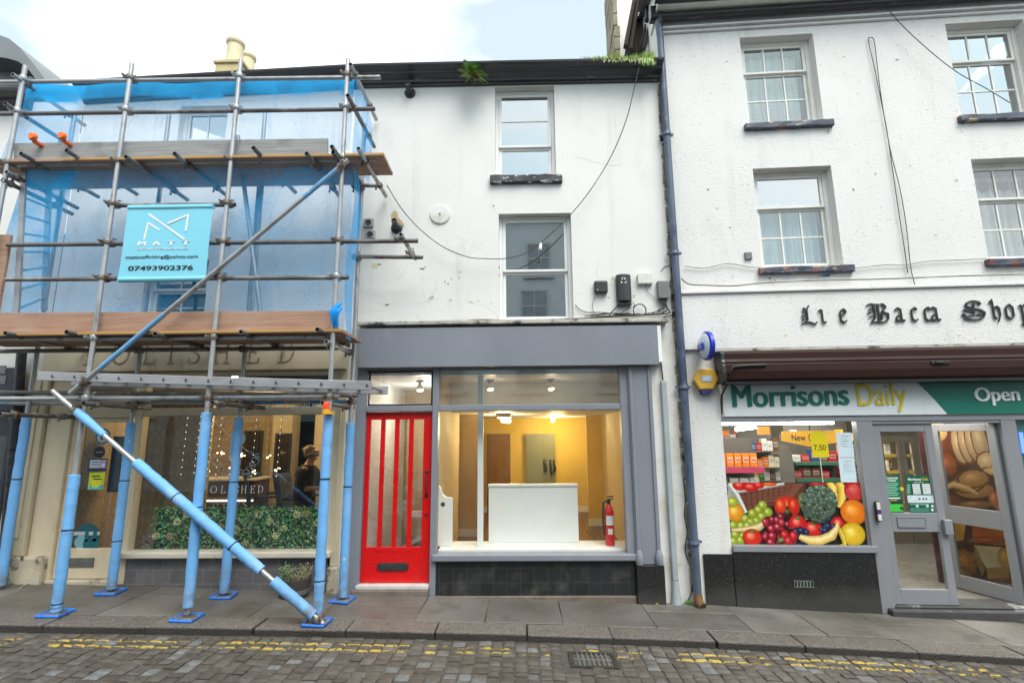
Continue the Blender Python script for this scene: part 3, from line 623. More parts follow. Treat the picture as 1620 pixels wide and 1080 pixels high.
# loose things in that window
c = RC(773, 766, 916, 858, .5); ct = thing('counter', 'plain white panelled counter standing in the grey shop window', 'counter', ((c[0]+c[1])/2, .5, lz))
b = MB(); b.box(c[0], c[1], .50, .60, lz+.001, c[3]-.03); part('front_panel', b, M['paint_white'], ct, bevel=.004)
b = MB(); b.box(c[0]-.008, c[1]+.008, .485, .615, c[3]-.03, c[3]); part('top', b, M['paint_white'], ct, bevel=.006)
c = RC(686, 765, 715, 858, .3); pw = thing('pew_end', 'white carved bench end with a pierced oval hole beside the red door', 'bench', (c[0], .3, lz))
def hh(py): return W(700, py, .3)[1]
def xx(px): return W(px, 800, .3)[0]
b = MB(); b.prism([(xx(684), lz+.001), (xx(716), lz+.001), (xx(716), hh(788)), (xx(712), hh(786.5)), (xx(706), hh(786)), (xx(700), hh(781)), (xx(697), hh(772)), (xx(692), hh(764)), (xx(684), hh(760))], .28, .34); part('end_panel', b, M['paint_white'], pw, bevel=.006)
b = MB(); b.lathe((xx(701), .279, hh(797)), [(.028, 0), (.02, .003)], (0, -1, 0), 14); part('pierced_hole', b, M['dark_room'], pw); b = MB(); b.box(xx(684)-.3, xx(684)+.0, .30, .33, lz+.35, lz+.42); part('rail', b, M['paint_white'], pw)
x, z = W(965.5, 858, .32); fe = thing('fire_extinguisher', 'red fire extinguisher with white labels standing at the right end of the window ledge', 'fire extinguisher', (x, .32, lz)); h = W(965, 797, .32)[1]-lz
mr = mat('extinguisher_red', (.6, .01, .01), .3, .05)
b = MB(); b.lathe((x, .32, lz+.001), [(.055, 0), (.058, .02), (.058, h*.80), (.05, h*.9), (.025, h*.98), (.02, h)], n=20); part('cylinder', b, mr, fe, smooth=40)
b = MB(); b.lathe((x, .32, lz+h), [(.022, 0), (.022, .05), (.012, .06)], n=12); b.box(x-.015, x+.05, .305, .335, lz+h+.055, lz+h+.067); b.box(x-.015, x+.06, .305, .335, lz+h+.085, lz+h+.097); part('valve_handle', b, M['black_metal'], fe)
b = MB(); b.tube([(x-.02, .32, lz+h+.04), (x-.07, .31, lz+h+.02), (x-.08, .31, lz+h*.6), (x-.075, .31, lz+h*.25)], .013); part('hose', b, M['black_metal'], fe, smooth=60)
b = MB()
for z0, z1 in ((.5, .73), (.28, .42)):
    n = 8; v = [(x+.0587*math.sin(a), .32-.0587*math.cos(a), lz+h*q) for a in [(-.9+1.8*i/n)*(1 if z1 > .5 else .6) for i in range(n+1)] for q in (z0, z1)]; b.add(v, [(2*i, 2*i+2, 2*i+3, 2*i+1) for i in range(n)])
part('instruction_label', b, M['white_ink'], fe)

# ------------------------------------------------------------------ salon house on the left, behind the scaffold
sal = thing('terraced_building', 'pale roughcast terraced building with a cream beauty salon shopfront behind the scaffold', 'building', (-4, 0, 0))
AX0, AX1 = -6.12, SX0-.004
wa = RC(286, 168, 352, 262); wb = RC(232, 412, 322, 500)
sfz = W(300, 585, -.1)[1]
b = MB(); b.wall(AX0, AX1, -.5, czb+.03, .004, [wa, wb, (AX0+.05, AX1-.05, -.5, sfz+.40)], .3); part('wall', b, M['salon_wall'], sal)
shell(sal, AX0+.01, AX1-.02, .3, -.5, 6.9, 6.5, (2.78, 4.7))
b = MB(); dz = .16; b.xprism([(y, czb+z*ch-dz) for y, z in prof][::-1], AX0, AX1, dz); part('cornice', b, M['black_paint'], sal)
b = MB(); b.add([(AX0, -.05, czt-dz), (AX1, -.05, czt), (AX1, 3.2, 8.0), (AX0, 3.2, 7.95), (AX1, 6.8, 7.0), (AX0, 6.8, 7.0)], [(0, 1, 2, 3), (3, 2, 4, 5)]); part('roof', b, M['slate'], sal)
window(sal, *wa, .004, MID, .1, 2, (1, 1), .5, gm='sky_glass'); window(sal, *wb, .004, MID, .1, 2, (1, 1), .5, gm='up_glass')
# chimney stack with two pale pots
chy = 1.35; x0, z0 = W(339, 118, chy); x1, z1 = W(382, 95, chy)
my = mat('yellow_chimney', (.50, .41, .22), .8, .2, 4, .5, 20, mixes=(((.55, .44, .08), 5, .6, .7), ((.22, .12, .08), 6, .66, .7)))
b = MB(); b.box(x0, x1, chy, chy+1.1, z0-.9, z1-.06); b.box(x0-.03, x1+.03, chy-.03, chy+1.13, z1-.06, z1+.0); chm = part('chimney', b, my, sal, bevel=.01)
mp = mat('buff_chimney_pot', (.66, .57, .37), .7, .12, 4, .2, 20)
for px, py, yy in ((373.5, 67, chy+.22), (392, 89, chy+.8)):
    x, z = W(px, py, yy); r = .155; zb = z1-.01
    b = MB(); b.lathe((x, yy, zb), [(r*.95, 0), (r*.88, .05), (r*.84, z-zb-.09), (r*.98, z-zb-.07), (r*1.02, z-zb-.02), (r*.98, z-zb), (r*.72, z-zb), (r*.7, z-zb-.1)], n=18); part('chimney_pot', b, mp, chm, smooth=40)
# cream shopfront
def X(px, py=760, y=0): return W(px, py, y)[0]
def Z(py, px=300, y=0): return W(px, py, y)[1]
fzb_, fzt_ = Z(586, 300, -.1), Z(540, 300, -.1)
b = MB(); b.box(AX0+.06, AX1-.03, -.10, -.002, fzb_, fzt_); b.box(AX0+.04, AX1-.02, -.16, -.002, fzt_+.003, fzt_+.07); fs = part('fascia', b, M['cream'], sal, bevel=.01)
mbr = mat('faded_brown_letters', (.30, .20, .115), .6, .3, 6, mixes=(((.50, .43, .31), 9, .46, .60),))
SER = {'P': [[(.18, 0), (.18, 1)], [(.02, 0), (.36, 0)], [(.02, 1), (.45, 1), (.62, .93), (.68, .78), (.62, .6), (.45, .5), (.18, .5)]],
 'O': [[(.5+.42*math.cos(a), .5+.5*math.sin(a)) for a in [2*math.pi*i/20 for i in range(21)]]],
 'L': [[(.18, 0), (.18, 1)], [(.02, 1), (.36, 1)], [(.02, 0), (.62, 0), (.66, .2)]],
 'I': [[(.2, 0), (.2, 1)], [(.04, 1), (.36, 1)], [(.04, 0), (.36, 0)]],
 'S': [[(.58, .74), (.58, .95)], [(.58, .84), (.46, .97), (.3, 1), (.14, .92), (.08, .77), (.16, .62), (.32, .53), (.5, .44), (.6, .28), (.52, .08), (.34, 0), (.18, .03), (.07, .16)], [(.07, .05), (.07, .26)]],
 'H': [[(.16, 0), (.16, 1)], [(.7, 0), (.7, 1)], [(.16, .52), (.7, .52)], [(.02, 0), (.3, 0)], [(.56, 0), (.84, 0)], [(.02, 1), (.3, 1)], [(.56, 1), (.84, 1)]],
 'E': [[(.18, 0), (.18, 1)], [(.02, 1), (.6, 1), (.63, .82)], [(.18, .52), (.48, .52)], [(.48, .42), (.48, .62)], [(.02, 0), (.62, 0), (.66, .2)]],
 'D': [[(.18, 0), (.18, 1)], [(.02, 1), (.42, 1), (.66, .86), (.78, .6), (.78, .4), (.66, .14), (.42, 0), (.02, 0)]]}
def serif(mb, s, xs, h, z, y, sx=1.0, th=.012, thick=.1):
    for ch_, x in zip(s, xs): pen(mb, SER[ch_], (thick, .0), lambda p, x=x: (x+p[0]*h*sx, z+p[1]*h), y, th)
    return mb
lh = Z(543, 300, -.1)-Z(577, 300, -.1)
for c_, q in zip('POLISHED', (133, 176, 226, 265, 298, 338, 390, 440)): b = MB(); serif(b, c_, [X(q, 560, -.1)], lh*.98, Z(574, 300, -.1), -.1, .92, thick=.075); part('letter', b, mbr, fs)
# pilasters, door, window joinery
b = MB(); b.box(X(24, 700, -.06), X(62, 700, -.06), -.06, .1, GZ(-6)+.30, fzb_-.003); b.box(X(30, 700, -.08), X(50, 700, -.08), -.075, -.0605, GZ(-6)+.5, fzb_-.003); part('pilaster', b, M['cream'], sal, bevel=.012)
b = MB(); b.box(X(8, 900, -.09), X(64, 905, -.09), -.10, .1, -.4, GZ(-6)+.298); part('pilaster_plinth', b, M['old_stone'], sal, bevel=.03)
b = MB(); qx = X(528, 760, -.03); b.box(qx, AX1-.028, -.03, .1, GZ(-2)+.3, fzb_-.003); b.box(qx+.05, AX1-.09, -.045, -.0305, GZ(-2)+.45, fzb_-.003); part('pilaster', b, M['cream'], sal, bevel=.01)
b = MB(); b.box(qx-.02, AX1-.026, -.07, .1, -.4, GZ(-2)+.298); part('pilaster_plinth', b, M['old_stone'], sal, bevel=.02)
jl = X(62, 760); dl0, dl1 = X(100, 760), X(199, 780); wl0, wl1 = X(216, 760), X(519, 760)
hz0, hz1 = Z(657), Z(645)                        # transom
sz0, sz1 = Z(883, 300, -.08), Z(873, 300, -.08)
b = MB(); b.box(jl, dl0, -.01, .1, GZ(-6), fzb_-.004); b.box(dl1, wl0, -.02, .1, GZ(-5), fzb_-.004); b.box(wl1, qx, -.015, .1, sz0, fzb_-.004)
b.box(dl0, dl1, -.008, .1, hz0-.02, hz1+.03); b.box(wl0, wl1, -.012, .1, hz0, hz1)
b.box(dl0, dl1, .0, .1, fzb_-.06, fzb_-.004); b.box(wl0, wl1, .0, .1, fzb_-.06, fzb_-.004); part('shopfront_frame', b, M['cream'], sal, bevel=.008)
b = MB(); b.box(wl0-.1, qx+.02, -.10, .1, sz0, sz1); part('shop_sill', b, mat('white_weathered_sill', (.62, .57, .47), .55, .15, 4, .2, 20, mixes=(((.25, .2, .15), 5, .6, .7),), st=(.5, 1, 1)), sal, bevel=.015)
b = MB(); b.box(wl0+.002, qx-.025, -.014, .1, -.4, sz0-.002); part('stall_riser', b, M['riser_brick'], sal)
pane(sal, wl0, wl1, sz1, hz0, .05, 'salon_glass'); pane(sal, wl0, wl1, hz1, fzb_-.06, .05, 'glass', 'transom_pane'); pane(sal, dl0, dl1, hz1+.03, fzb_-.06, .05, 'glass', 'transom_pane')
# salon door
dz0_, dz1_ = GZ(-5.3)+.045, hz0-.022
b = MB(); gz0_, gz1_ = Z(868, 150), Z(668, 150); gxa, gxb = X(117, 760), X(196, 780)-.02
b.box(dl0+.004, gxa, .03, .08, dz0_, dz1_); b.box(gxb, dl1-.004, .03, .08, dz0_, dz1_); b.box(gxa, gxb, .03, .08, dz0_, gz0_); b.box(gxa, gxb, .03, .08, gz1_, dz1_)
sd_ = part('salon_door', b, M['cream'], sal, bevel=.006); pane(sd_, gxa, gxb, gz0_, gz1_, .06, 'salon_glass', 'door_pane')
q = RC(110, 882, 148, 896, .028); b = MB(); b.frame(*q, .018, .0295, .012); b.box(q[0]+.012, q[1]-.012, .022, .0295, q[2]+.012, q[3]-.012); part('letterbox', b, mat('worn_steel', (.22, .21, .20), .4, .3, 8, metal=.7), sd_)
b = MB(); b.box(dl0-.02, dl1+.02, -.05, .1, -.4, dz0_-.006); part('door_step', b, M['old_stone'], sal, bevel=.012)
def sticker(parts_, name='sticker'):
    for n_, f in enumerate(parts_): pass
MP = M['print']
def pr_rect(b, px0, py0, px1, py1, y, col, fr=MID):
    q = RC(px0, py0, px1, py1, y, fr); b.col = col; b.box(q[0], q[1], y-.0012, y, q[2], q[3])
def pr_disc(b, px, py, r, y, col, fr=MID, ry=None, n=22):
    x, z = W(px, py, y, fr); k = r*(abs(y-fr.l(CAM).y))/FPX; ky = k if ry is None else ry*(abs(y-fr.l(CAM).y))/FPX
    b.col = col; b.prism([(x+k*math.cos(a), z+ky*math.sin(a)) for a in [2*math.pi*i/n for i in range(n)]], y-.0012, y)
def pr_text(b, s, px0, py0, px1, py1, y, col, fr=MID, bold=0):
    q = RC(px0, py0, px1, py1, y, fr); b.col = col; text(b, s, q[0], q[1], q[2], q[3], y, bold, .0012)
b = MB(); b.usecol = True; pr_disc(b, 163, 690, 12, .058, S(60, 95, 105)); pr_disc(b, 163, 690, 9.5, .0565, S(190, 195, 190)); pr_rect(b, 160, 684, 163, 696, .055, S(60, 90, 100)); pr_disc(b, 164, 688, 3.6, .055, S(60, 90, 100)); pr_disc(b, 164, 688, 1.8, .0535, S(190, 195, 190)); part('round_logo_sticker', b, MP, sd_)
b = MB(); b.usecol = True; pr_disc(b, 157.5, 715, 9, .058, S(18, 20, 30)); pr_rect(b, 152, 714.6, 163, 715.6, .0565, S(150, 150, 150)); part('black_round_sticker', b, MP, sd_)
b = MB(); b.usecol = True; pr_rect(b, 141, 725, 168, 745, .058, S(40, 42, 75)); pr_rect(b, 143, 727, 158, 740, .0565, S(185, 195, 205)); pr_rect(b, 159, 727, 167, 740, .0565, S(165, 160, 195)); pr_rect(b, 145, 730, 156, 731.2, .055, S(70, 100, 140)); pr_rect(b, 145, 734, 156, 735.2, .055, S(110, 120, 140)); pr_disc(b, 163, 736, 3, .055, S(220, 215, 230)); part('opening_card', b, MP, sd_)
b = MB(); b.usecol = True; pr_rect(b, 142, 747, 163, 774, .058, S(195, 215, 40)); pr_rect(b, 142, 766, 162, 774, .0565, S(90, 190, 190)); pr_disc(b, 152, 763, 8, .0555, S(230, 225, 60)); pr_rect(b, 146, 752, 158, 754, .055, S(60, 70, 30)); pr_rect(b, 148, 756.5, 160, 758.5, .055, S(60, 70, 30)); part('yellow_flyer', b, MP, sd_)
b = MB(); b.usecol = True; pr_disc(b, 137, 850, 21, .058, S(28, 85, 95)); pr_disc(b, 128, 857, 10, .0565, S(120, 165, 172)); pr_rect(b, 117, 840.5, 157.5, 846, .055, S(175, 182, 182))
for qx_, w_ in ((137, 5), (150, 6)):
    pr_rect(b, qx_-w_/3, 836+qx_*.02, qx_+w_/3, 856, .0535, S(25, 95, 105)); pr_disc(b, qx_, 860, w_*1.15, .0535, S(25, 95, 105), ry=w_*1.4)
part('teal_bottle_sticker', b, MP, sd_)
# salon room
sf = GZ(-4)+.1; sc = Z(655, 300, .6)+.02
t = NT('gold_wallpaper'); _v = t.voro(9, 'SMOOTH_F1', t.mapped((1, 1, .7)), rnd_=.15); _w = t.ramp(t.math('SINE', t.math('MULTIPLY', _v, 26)), -.3, .6)
M['gold_paper'] = t.done(t.bsdf(t.mix(_w, (.36, .27, .12), (.44, .35, .18)), t.ramp(_w, 0, 1, .5, .7)))
b = MB(); b.box(AX0+.06, AX1-.1, .1, 5.0, sf-.06, sf); part('room_floor', b, M['wood_floor'], sal)
b = MB(); b.box(AX0+.06, AX1-.1, .12, 5.0, sc+.3, sc+.36); part('room_ceiling', b, mat('salon_ceiling', (.36, .31, .24), .7), sal)
b = MB(); b.box(AX0+.06, X(470, 700, 3.4), 3.4, 3.45, sf, sc+.3); b.box(X(470, 700, 3.4), AX1-.1, 4.2, 4.25, sf, sc+.3); b.box(AX0+.06, AX0+.1, .12, 3.4, sf, sc+.3); b.box(AX1-.15, AX1-.1, .12, 4.2, sf, sc+.3); part('room_wall', b, M['gold_paper'], sal)
b = MB(); b.box(X(440, 700, 3.3), X(470, 700, 3.3), 3.05, 3.398, sf, sc+.3); b.box(X(500, 700, 3.3), AX1-.16, 3.2, 3.25, sf, sc+.3); part('chimney_breast', b, mat('salon_cream_wall', (.50, .42, .27), .7), sal)
b = MB(); b.box(dl0+.1, dl1+.35, 1.05, 1.1, sf, sc+.3); part('door_screen', b, M['gold_paper'], sal)
b = MB(); q = RC(178, 690, 200, 778, 1.0); b.box(q[0], q[1], 1.02, 1.048, q[2], q[3]); part('screen_opening', b, M['dark_room'], sal)
# black tall mirrors on the back wall
def mirror(px0, py0, px1, py1, y, lab):
    q = RC(px0, py0, px1, py1, y); o = thing('wall_mirror', lab, 'mirror', ((q[0]+q[1])/2, y, q[2]))
    b = MB(); b.frame(*q, y-.03, y, .035); part('frame', b, M['black_metal'], o); b = MB(); b.box(q[0]+.035, q[1]-.035, y-.012, y-.004, q[2]+.035, q[3]-.035); part('glass', b, mat('mirror_dark', (.05, .042, .03), .08, .1, 3, metal=.6), o)
mirror(387, 681, 411, 760, 3.38, 'tall dark mirror behind the lit globes in the salon'); mirror(437, 685, 458, 755, 3.04, 'narrow dark mirror left of the woman in the salon')
# pale shelf counter with lamps
q = RC(270, 757, 400, 800, 2.2); o = thing('counter', 'dark treatment counter with a bright strip edge in the salon', 'counter', ((q[0]+q[1])/2, 2.2, sf))
b = MB(); b.box(q[0], q[1], 2.2, 2.7, sf, q[3]-.04); part('front', b, mat('dark_walnut', (.07, .045, .03), .5, .3, 3), o); b = MB(); b.box(q[0]-.02, q[1]+.02, 2.16, 2.72, q[3]-.038, q[3]); part('top', b, M['white_plastic'], o, bevel=.005)
b = MB(); b.box(q[0], q[1], 2.17, 2.195, q[3]-.36, q[3]-.34); part('light_strip', b, emat('cool_strip', (1, .93, .8), 2), o)
# blue treatment chairs
def salon_chair(px, y, lab):
    x = X(px, 770, y); o = thing('salon_chair', lab, 'chair', (x, y, sf), MID, 'blue chairs in the salon')
    m = mat('blue_vinyl', (.03, .06, .13), .3, .1)
    b = MB(); b.box(x-.25, x+.25, y-.25, y+.25, sf+.42, sf+.52); part('seat', b, m, o, bevel=.03); b = MB(); b.hexa([(x-.28+i*.10-j*.12, y-.24+k*.48, sf+.5+j*.55) for i in (0, 1) for k in (0, 1) for j in (0, 1)]); part('backrest', b, m, o, bevel=.03)
    b = MB(); b.lathe((x, y, sf), [(.24, 0), (.22, .03), (.03, .06), (.03, .42)], n=16); part('pedestal', b, M['worn'], o, smooth=40)
    for s_ in (-1, 1): b = MB(); b.box(x-.18, x+.22, y+s_*.27-.025, y+s_*.27+.025, sf+.66, sf+.7); part('armrest', b, m, o, bevel=.01)
M['worn'] = bpy.data.materials['worn_steel']
salon_chair(430, 2.4, 'blue salon chair left of the standing woman'); salon_chair(478, 2.1, 'blue salon chair directly behind the standing woman')
# globe pendant clusters
M['globe'] = emat('globe_glow', (1, .70, .34), 3.2)
gi = 0
for px, py, lab in ((307, 718, 'glowing globe cluster left of the first foam wrapped pole behind the salon glass'), (349, 717, 'glowing globe cluster in front of the white window initial'), (386, 718, 'glowing globe cluster before the dark mirror, upper one'), (424, 721, 'glowing globe cluster between the two dark mirrors'), (329, 746, 'lowest glowing cluster left of the white flourish'), (366, 743, 'glowing globe cluster below the white initial'), (403, 747, 'glowing globe cluster low beside the dark mirror'), (441, 742, 'glowing globe cluster before the narrow mirror'), (271, 741, 'single glowing cluster nearest the salon door')):
    y = 2.0+.15*(gi % 3); x, z = W(px, py, y); o = thing('globe_pendant', lab, 'pendant light', (x, y, sc+.3), MID, 'globe lights in the salon')
    b = MB(); b.tube([(x, y, sc+.3), (x, y, z+.05)], .004, 6); b.ball((x, y, z), .02); part('stem', b, M['black_metal'], o)
    g = random.Random(gi+5); b = MB()
    for k in range(5): b.ball((x+g.uniform(-.05, .05), y+g.uniform(-.05, .05), z+g.uniform(-.035, .035)), .013, nu=8, nv=6)
    part('bulb', b, M['globe'], o, smooth=60); gi += 1
# fairy lights: curtain strings behind the glass
M['fairy'] = emat('fairy_glow', (1, .80, .5), 1.8)
for px, lab in ((298, 'string of tiny lights hanging nearest the salon door'), (318, 'string of tiny lights just left of the second outer pole'), (338, 'string of tiny lights just right of the second outer pole'), (352, 'string of tiny lights over the left edge of the white initial'), (373, 'string of tiny lights beside the inner pole in the salon window'), (407, 'string of tiny lights in front of the wide dark mirror'), (446, 'string of tiny lights in front of the narrow mirror')):
    x, zt = W(px, 655, .35); o = thing('fairy_lights', lab, 'string lights', (x, .35, zt), MID, 'fairy light strings in the salon window')
    b = MB(); n = 9; zb = zt-.095*n; b.tube([(x, .35, zt), (x-.015, .35, zb)], .0015, 5); part('wire', b, M['pale_cable'], o)
    b = MB()
    for k in range(n): b.ball((x-.015*k/n, .345, zt-.09*k-.03-.02*(px % 3)), .0042, nu=6, nv=5)
    part('bulb', b, M['fairy'], o)
for px, py, y in ((372, 594, .9), (467, 645, 1.2)):
    x, z = W(px, py, y); o = thing('ceiling_downlight', 'bright downlight shining above the horizontal ladder' if py < 600 else 'small downlight at the right end of the salon ceiling', 'downlight', (x, y, z)); b = MB(); b.lathe((x, y, z), [(.06, 0), (.055, -.015)], n=16); part('trim', b, M['white_plastic'], o)
    b = MB(); b.lathe((x, y, z-.016), [(.042, 0), (.03, -.012)], n=14); part('bulb', b, emat('downlight_glow', (1, .75, .45), 30 if py < 600 else 5), o)
lamp(-4.0, 1.6, sc+.1, 15, (1, .72, .36)); lamp(-3.1, 2.4, sc+.1, 11, (1, .74, .40)); lamp(-5.2, 2.0, sc+.1, 8, (1, .72, .36))
# white window lettering on the salon glass
for c_, q in zip('POLISHED', (318.5, 332.5, 349, 362, 371, 381, 395.5, 407)): b = MB(); serif(b, c_, [X(q, 774, .045)], Z(768, 300, .045)-Z(779.5, 300, .045), Z(779.5, 370, .045), .0475, .98, .0006, .09); part('letter', b, M['white_ink'], sal)
mvin = mat('pale_blue_vinyl', (.45, .56, .58), .5)
b = MB(); h = Z(684, 375, .045)-Z(726, 375, .045); pen(b, SER['P'], (.2, .02), lambda p: (X(361, 700, .045)+p[0]*h*.85, Z(726, 375, .045)+p[1]*h), .0475, .0006); part('initial_letter', b, mvin, sal)
def curl(cx_, cy_, r, a0, turns, sgn=1):
    pts = []
    for i in range(22):
        u = i/21; a = a0+sgn*turns*2*math.pi*u; rr = r*(1-.8*u); x, z = W(cx_+rr*math.cos(a), cy_+rr*math.sin(a), .045); pts.append((x, .0468, z))
    b = MB(); b.tube(pts, .0022, 5); part('flourish', b, mvin, sal)
for cx_, s_ in ((342, 1), (402, -1)):
    for (dx, dy, r, a0) in ((0, 728, 9, .5), (4*s_, 735, 6, 2), (-5*s_, 722, 5, 4), (9*s_, 742, 7, 1)): curl(cx_+dx, dy, r, a0 if s_ > 0 else math.pi-a0, 1.2, s_)
for cx_, s_ in ((358, 1), (388, -1)): curl(cx_, 748, 8, math.pi/2, 1.3, s_); curl(cx_+6*s_, 745, 5, 0, 1.1, -s_)
curl(361, 665, 8, 1, 1.1, 1); curl(400, 672, 7, 2, 1.1, -1)
b = MB(); q = RC(408, 632.5, 512, 643, .045); text(b, '14a Market Street', *q, .0475, 0, .0006, dz=-.004); part('transom_lettering', b, M['white_ink'], sal)
b = MB(); ps = [(337, 800), (341, 788), (344, 799), (350, 790), (354, 800), (360, 786), (364, 799), (371, 789), (376, 800), (382, 788), (386, 798), (391, 800)]
b.tube([(*W(a, c_, .045),)[:1]+(.0468,)+(W(a, c_, .045)[1],) for a, c_ in ps], .0018, 5); part('window_script', b, M['white_ink'], sal)
# flower hedge standing in the lower window
hx0, hx1, hz0_, hz1_ = RC(243, 803, 513, 868, .18)
fl = thing('flower_hedge', 'low artificial green hedge with cream hydrangea heads along the salon window', 'flowers', ((hx0+hx1)/2, .18, hz0_))
t = NT('hedge_leaf'); M['leaf'] = t.done(t.bsdf(t.mix(1, t.attr(), t.grey(t.ramp(t.noise(30, 2), .3, .7, .7, 1.3)), 'MULTIPLY'), .45))
def leaves(b, c, r, n, g, cols, size, flat=(1, 1, 1), squash=1.0):
    for _ in range(n):
        p = Vector((g.gauss(0, .45)*r[0], g.gauss(0, .45)*r[1], g.gauss(0, .45)*r[2]))+Vector(c)
        u = Vector((g.uniform(-1, 1), g.uniform(-1, 1), g.uniform(-1, 1))).normalized(); v = u.orthogonal().normalized(); s_ = g.uniform(.6, 1.2)*size
        w_ = u.cross(v)*.12*s_; b.col = tuple(q*g.uniform(.7, 1.3) for q in g.choice(cols))
        b.add([p-u*s_, p+v*s_*.42+w_, p+u*s_, p-v*s_*.42+w_], [(0, 1, 2, 3)])
GREEN = [(.07, .34, .07), (.12, .48, .12), (.05, .24, .08), (.22, .50, .15), (.34, .48, .36)]
g = random.Random(21); b = MB(); b.usecol = True
for _ in range(5200):
    p = Vector((g.uniform(hx0, hx1), g.uniform(.14, .30), g.uniform(hz0_, hz1_+.005)))
    if p.z > hz1_-.03 and g.random() < .4: continue
    leaves(b, p, (.0, .0, .0), 1, g, GREEN, .022)
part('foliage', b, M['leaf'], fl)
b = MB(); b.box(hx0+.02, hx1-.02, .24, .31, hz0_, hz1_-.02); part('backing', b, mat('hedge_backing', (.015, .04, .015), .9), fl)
for k in range(17):
    px = 250+k*15.6+g.uniform(-5, 5); py = g.choice((815, 825, 835, 848, 858))+g.uniform(-3, 3); x, z = W(px, py, .105); b = MB(); b.usecol = True
    cols = g.choice(([(.7, .7, .42), (.6, .66, .33)], [(.42, .32, .15), (.5, .4, .22)], [(.78, .78, .6), (.66, .7, .42)]))
    for _ in range(90):
        d_ = Vector((g.gauss(0, 1), g.gauss(0, 1), g.gauss(0, 1))).normalized(); leaves(b, Vector((x, .112, z))+Vector((d_.x*.042, d_.y*.022, d_.z*.036)), (0, 0, 0), 1, g, cols, .013)
    part('flower_head', b, M['leaf'], fl)
b = MB(); b.usecol = True; x, z = W(232, 856, .16); leaves(b, (x, .17, z), (.07, .05, .07), 260, g, [(.25, .26, .26), (.18, .2, .2), (.3, .05, .08)], .016); lone('dried_bouquet', b, M['leaf'], 'small grey dried bouquet in the left corner of the salon window', 'bouquet', (x, .17, sz1))
# woman behind the glass
def skinned(name, joints, edges, mat_, parent, sub=2):
    bm = bmesh.new(); sl = bm.verts.layers.skin.verify(); b0, fr = BASE[parent.name]; vs = []
    for p, r in joints:
        v = bm.verts.new(Vector(p)-b0); rr = r if isinstance(r, tuple) else (r, r); v[sl].radius = rr; vs.append(v)
    vs[0][sl].use_root = True
    for a, c in edges: bm.edges.new((vs[a], vs[c]))
    me = bpy.data.meshes.new(name); bm.to_mesh(me); bm.free(); me.materials.append(mat_)
    o = bpy.data.objects.new(name, me); COL.objects.link(o); o.parent = parent; BASE[o.name] = (b0, fr)
    k = o.modifiers.new('skin', 'SKIN'); k.use_smooth_shade = True; k.branch_smoothing = .6
    q_ = o.modifiers.new('sub', 'SUBSURF'); q_.levels = sub; q_.render_levels = sub
    return o
py_ = 1.55; hx, hz = W(490, 716, py_); hx2 = W(494, 716, py_)[0]
wm = thing('person', 'fair haired woman in black looking down at her hands inside the salon', 'person', (hx, py_, sf))
skin = mat('skin', (.52, .30, .21), .5, .06, 8); blk = mat('black_clothes', (.012, .012, .014), .8, .3, 8); hair = mat('fair_hair', (.30, .20, .07), .55, .3, 14, .3, 60, st=(1, 1, .3))
sh = hz-.235
J = [((hx-.03, py_, sf+.82), (.13, .15)), ((hx-.03, py_, sf+1.05), (.12, .14)), ((hx-.02, py_, sh-.06), (.13, .16)), ((hx, py_, sh+.06), (.07, .07)), ((hx+.02, py_, sh+.13), .05), ((hx+.045, py_, hz-.085), (.082, .078)), ((hx+.045, py_, hz), (.118, .105)), ((hx+.035, py_, hz+.075), (.095, .09)),
     ((hx+.0, py_-.2, sh), .062), ((hx+.0, py_-.24, sh-.28), .048), ((hx+.24, py_-.2, sh-.27), .032), ((hx+.30, py_-.18, sh-.255), .026),
     ((hx+.0, py_+.2, sh), .062), ((hx+.05, py_+.24, sh-.26), .048), ((hx+.27, py_+.14, sh-.24), .032), ((hx+.32, py_+.12, sh-.23), .026),
     ((hx-.03, py_-.1, sf+.72), .1), ((hx-.02, py_-.1, sf+.42), .065), ((hx-.03, py_-.1, sf+.08), .045), ((hx+.10, py_-.1, sf+.04), .035),
     ((hx-.03, py_+.1, sf+.72), .1), ((hx-.02, py_+.1, sf+.42), .065), ((hx-.03, py_+.1, sf+.08), .045), ((hx+.10, py_+.1, sf+.04), .035), ((hx+.135, py_, hz-.015), .017), ((hx+.11, py_, hz-.085), .022)]
E_ = [(0, 1), (1, 2), (2, 3), (3, 4), (4, 5), (5, 6), (6, 7), (2, 8), (8, 9), (9, 10), (10, 11), (2, 12), (12, 13), (13, 14), (14, 15), (0, 16), (16, 17), (17, 18), (18, 19), (0, 20), (20, 21), (21, 22), (22, 23), (6, 24), (5, 25)]
skinned('body', J, E_, skin, wm)
J2 = [(p, ((r[0]+.06, r[1]+.06) if isinstance(r, tuple) else r+.042)) for p, r in J]
cl_i = [0, 1, 2, 3, 8, 9, 12, 13, 16, 17, 18, 20, 21, 22]; mp_ = {a: i for i, a in enumerate(cl_i)}
skinned('black_clothes', [J2[i] for i in cl_i]+[((hx+.07, py_-.235, sh-.28), .055), ((hx+.12, py_+.21, sh-.255), .055)], [(mp_[a], mp_[c]) for a, c in E_ if a in mp_ and c in mp_]+[(mp_[9], len(cl_i)), (mp_[13], len(cl_i)+1)], blk, wm)
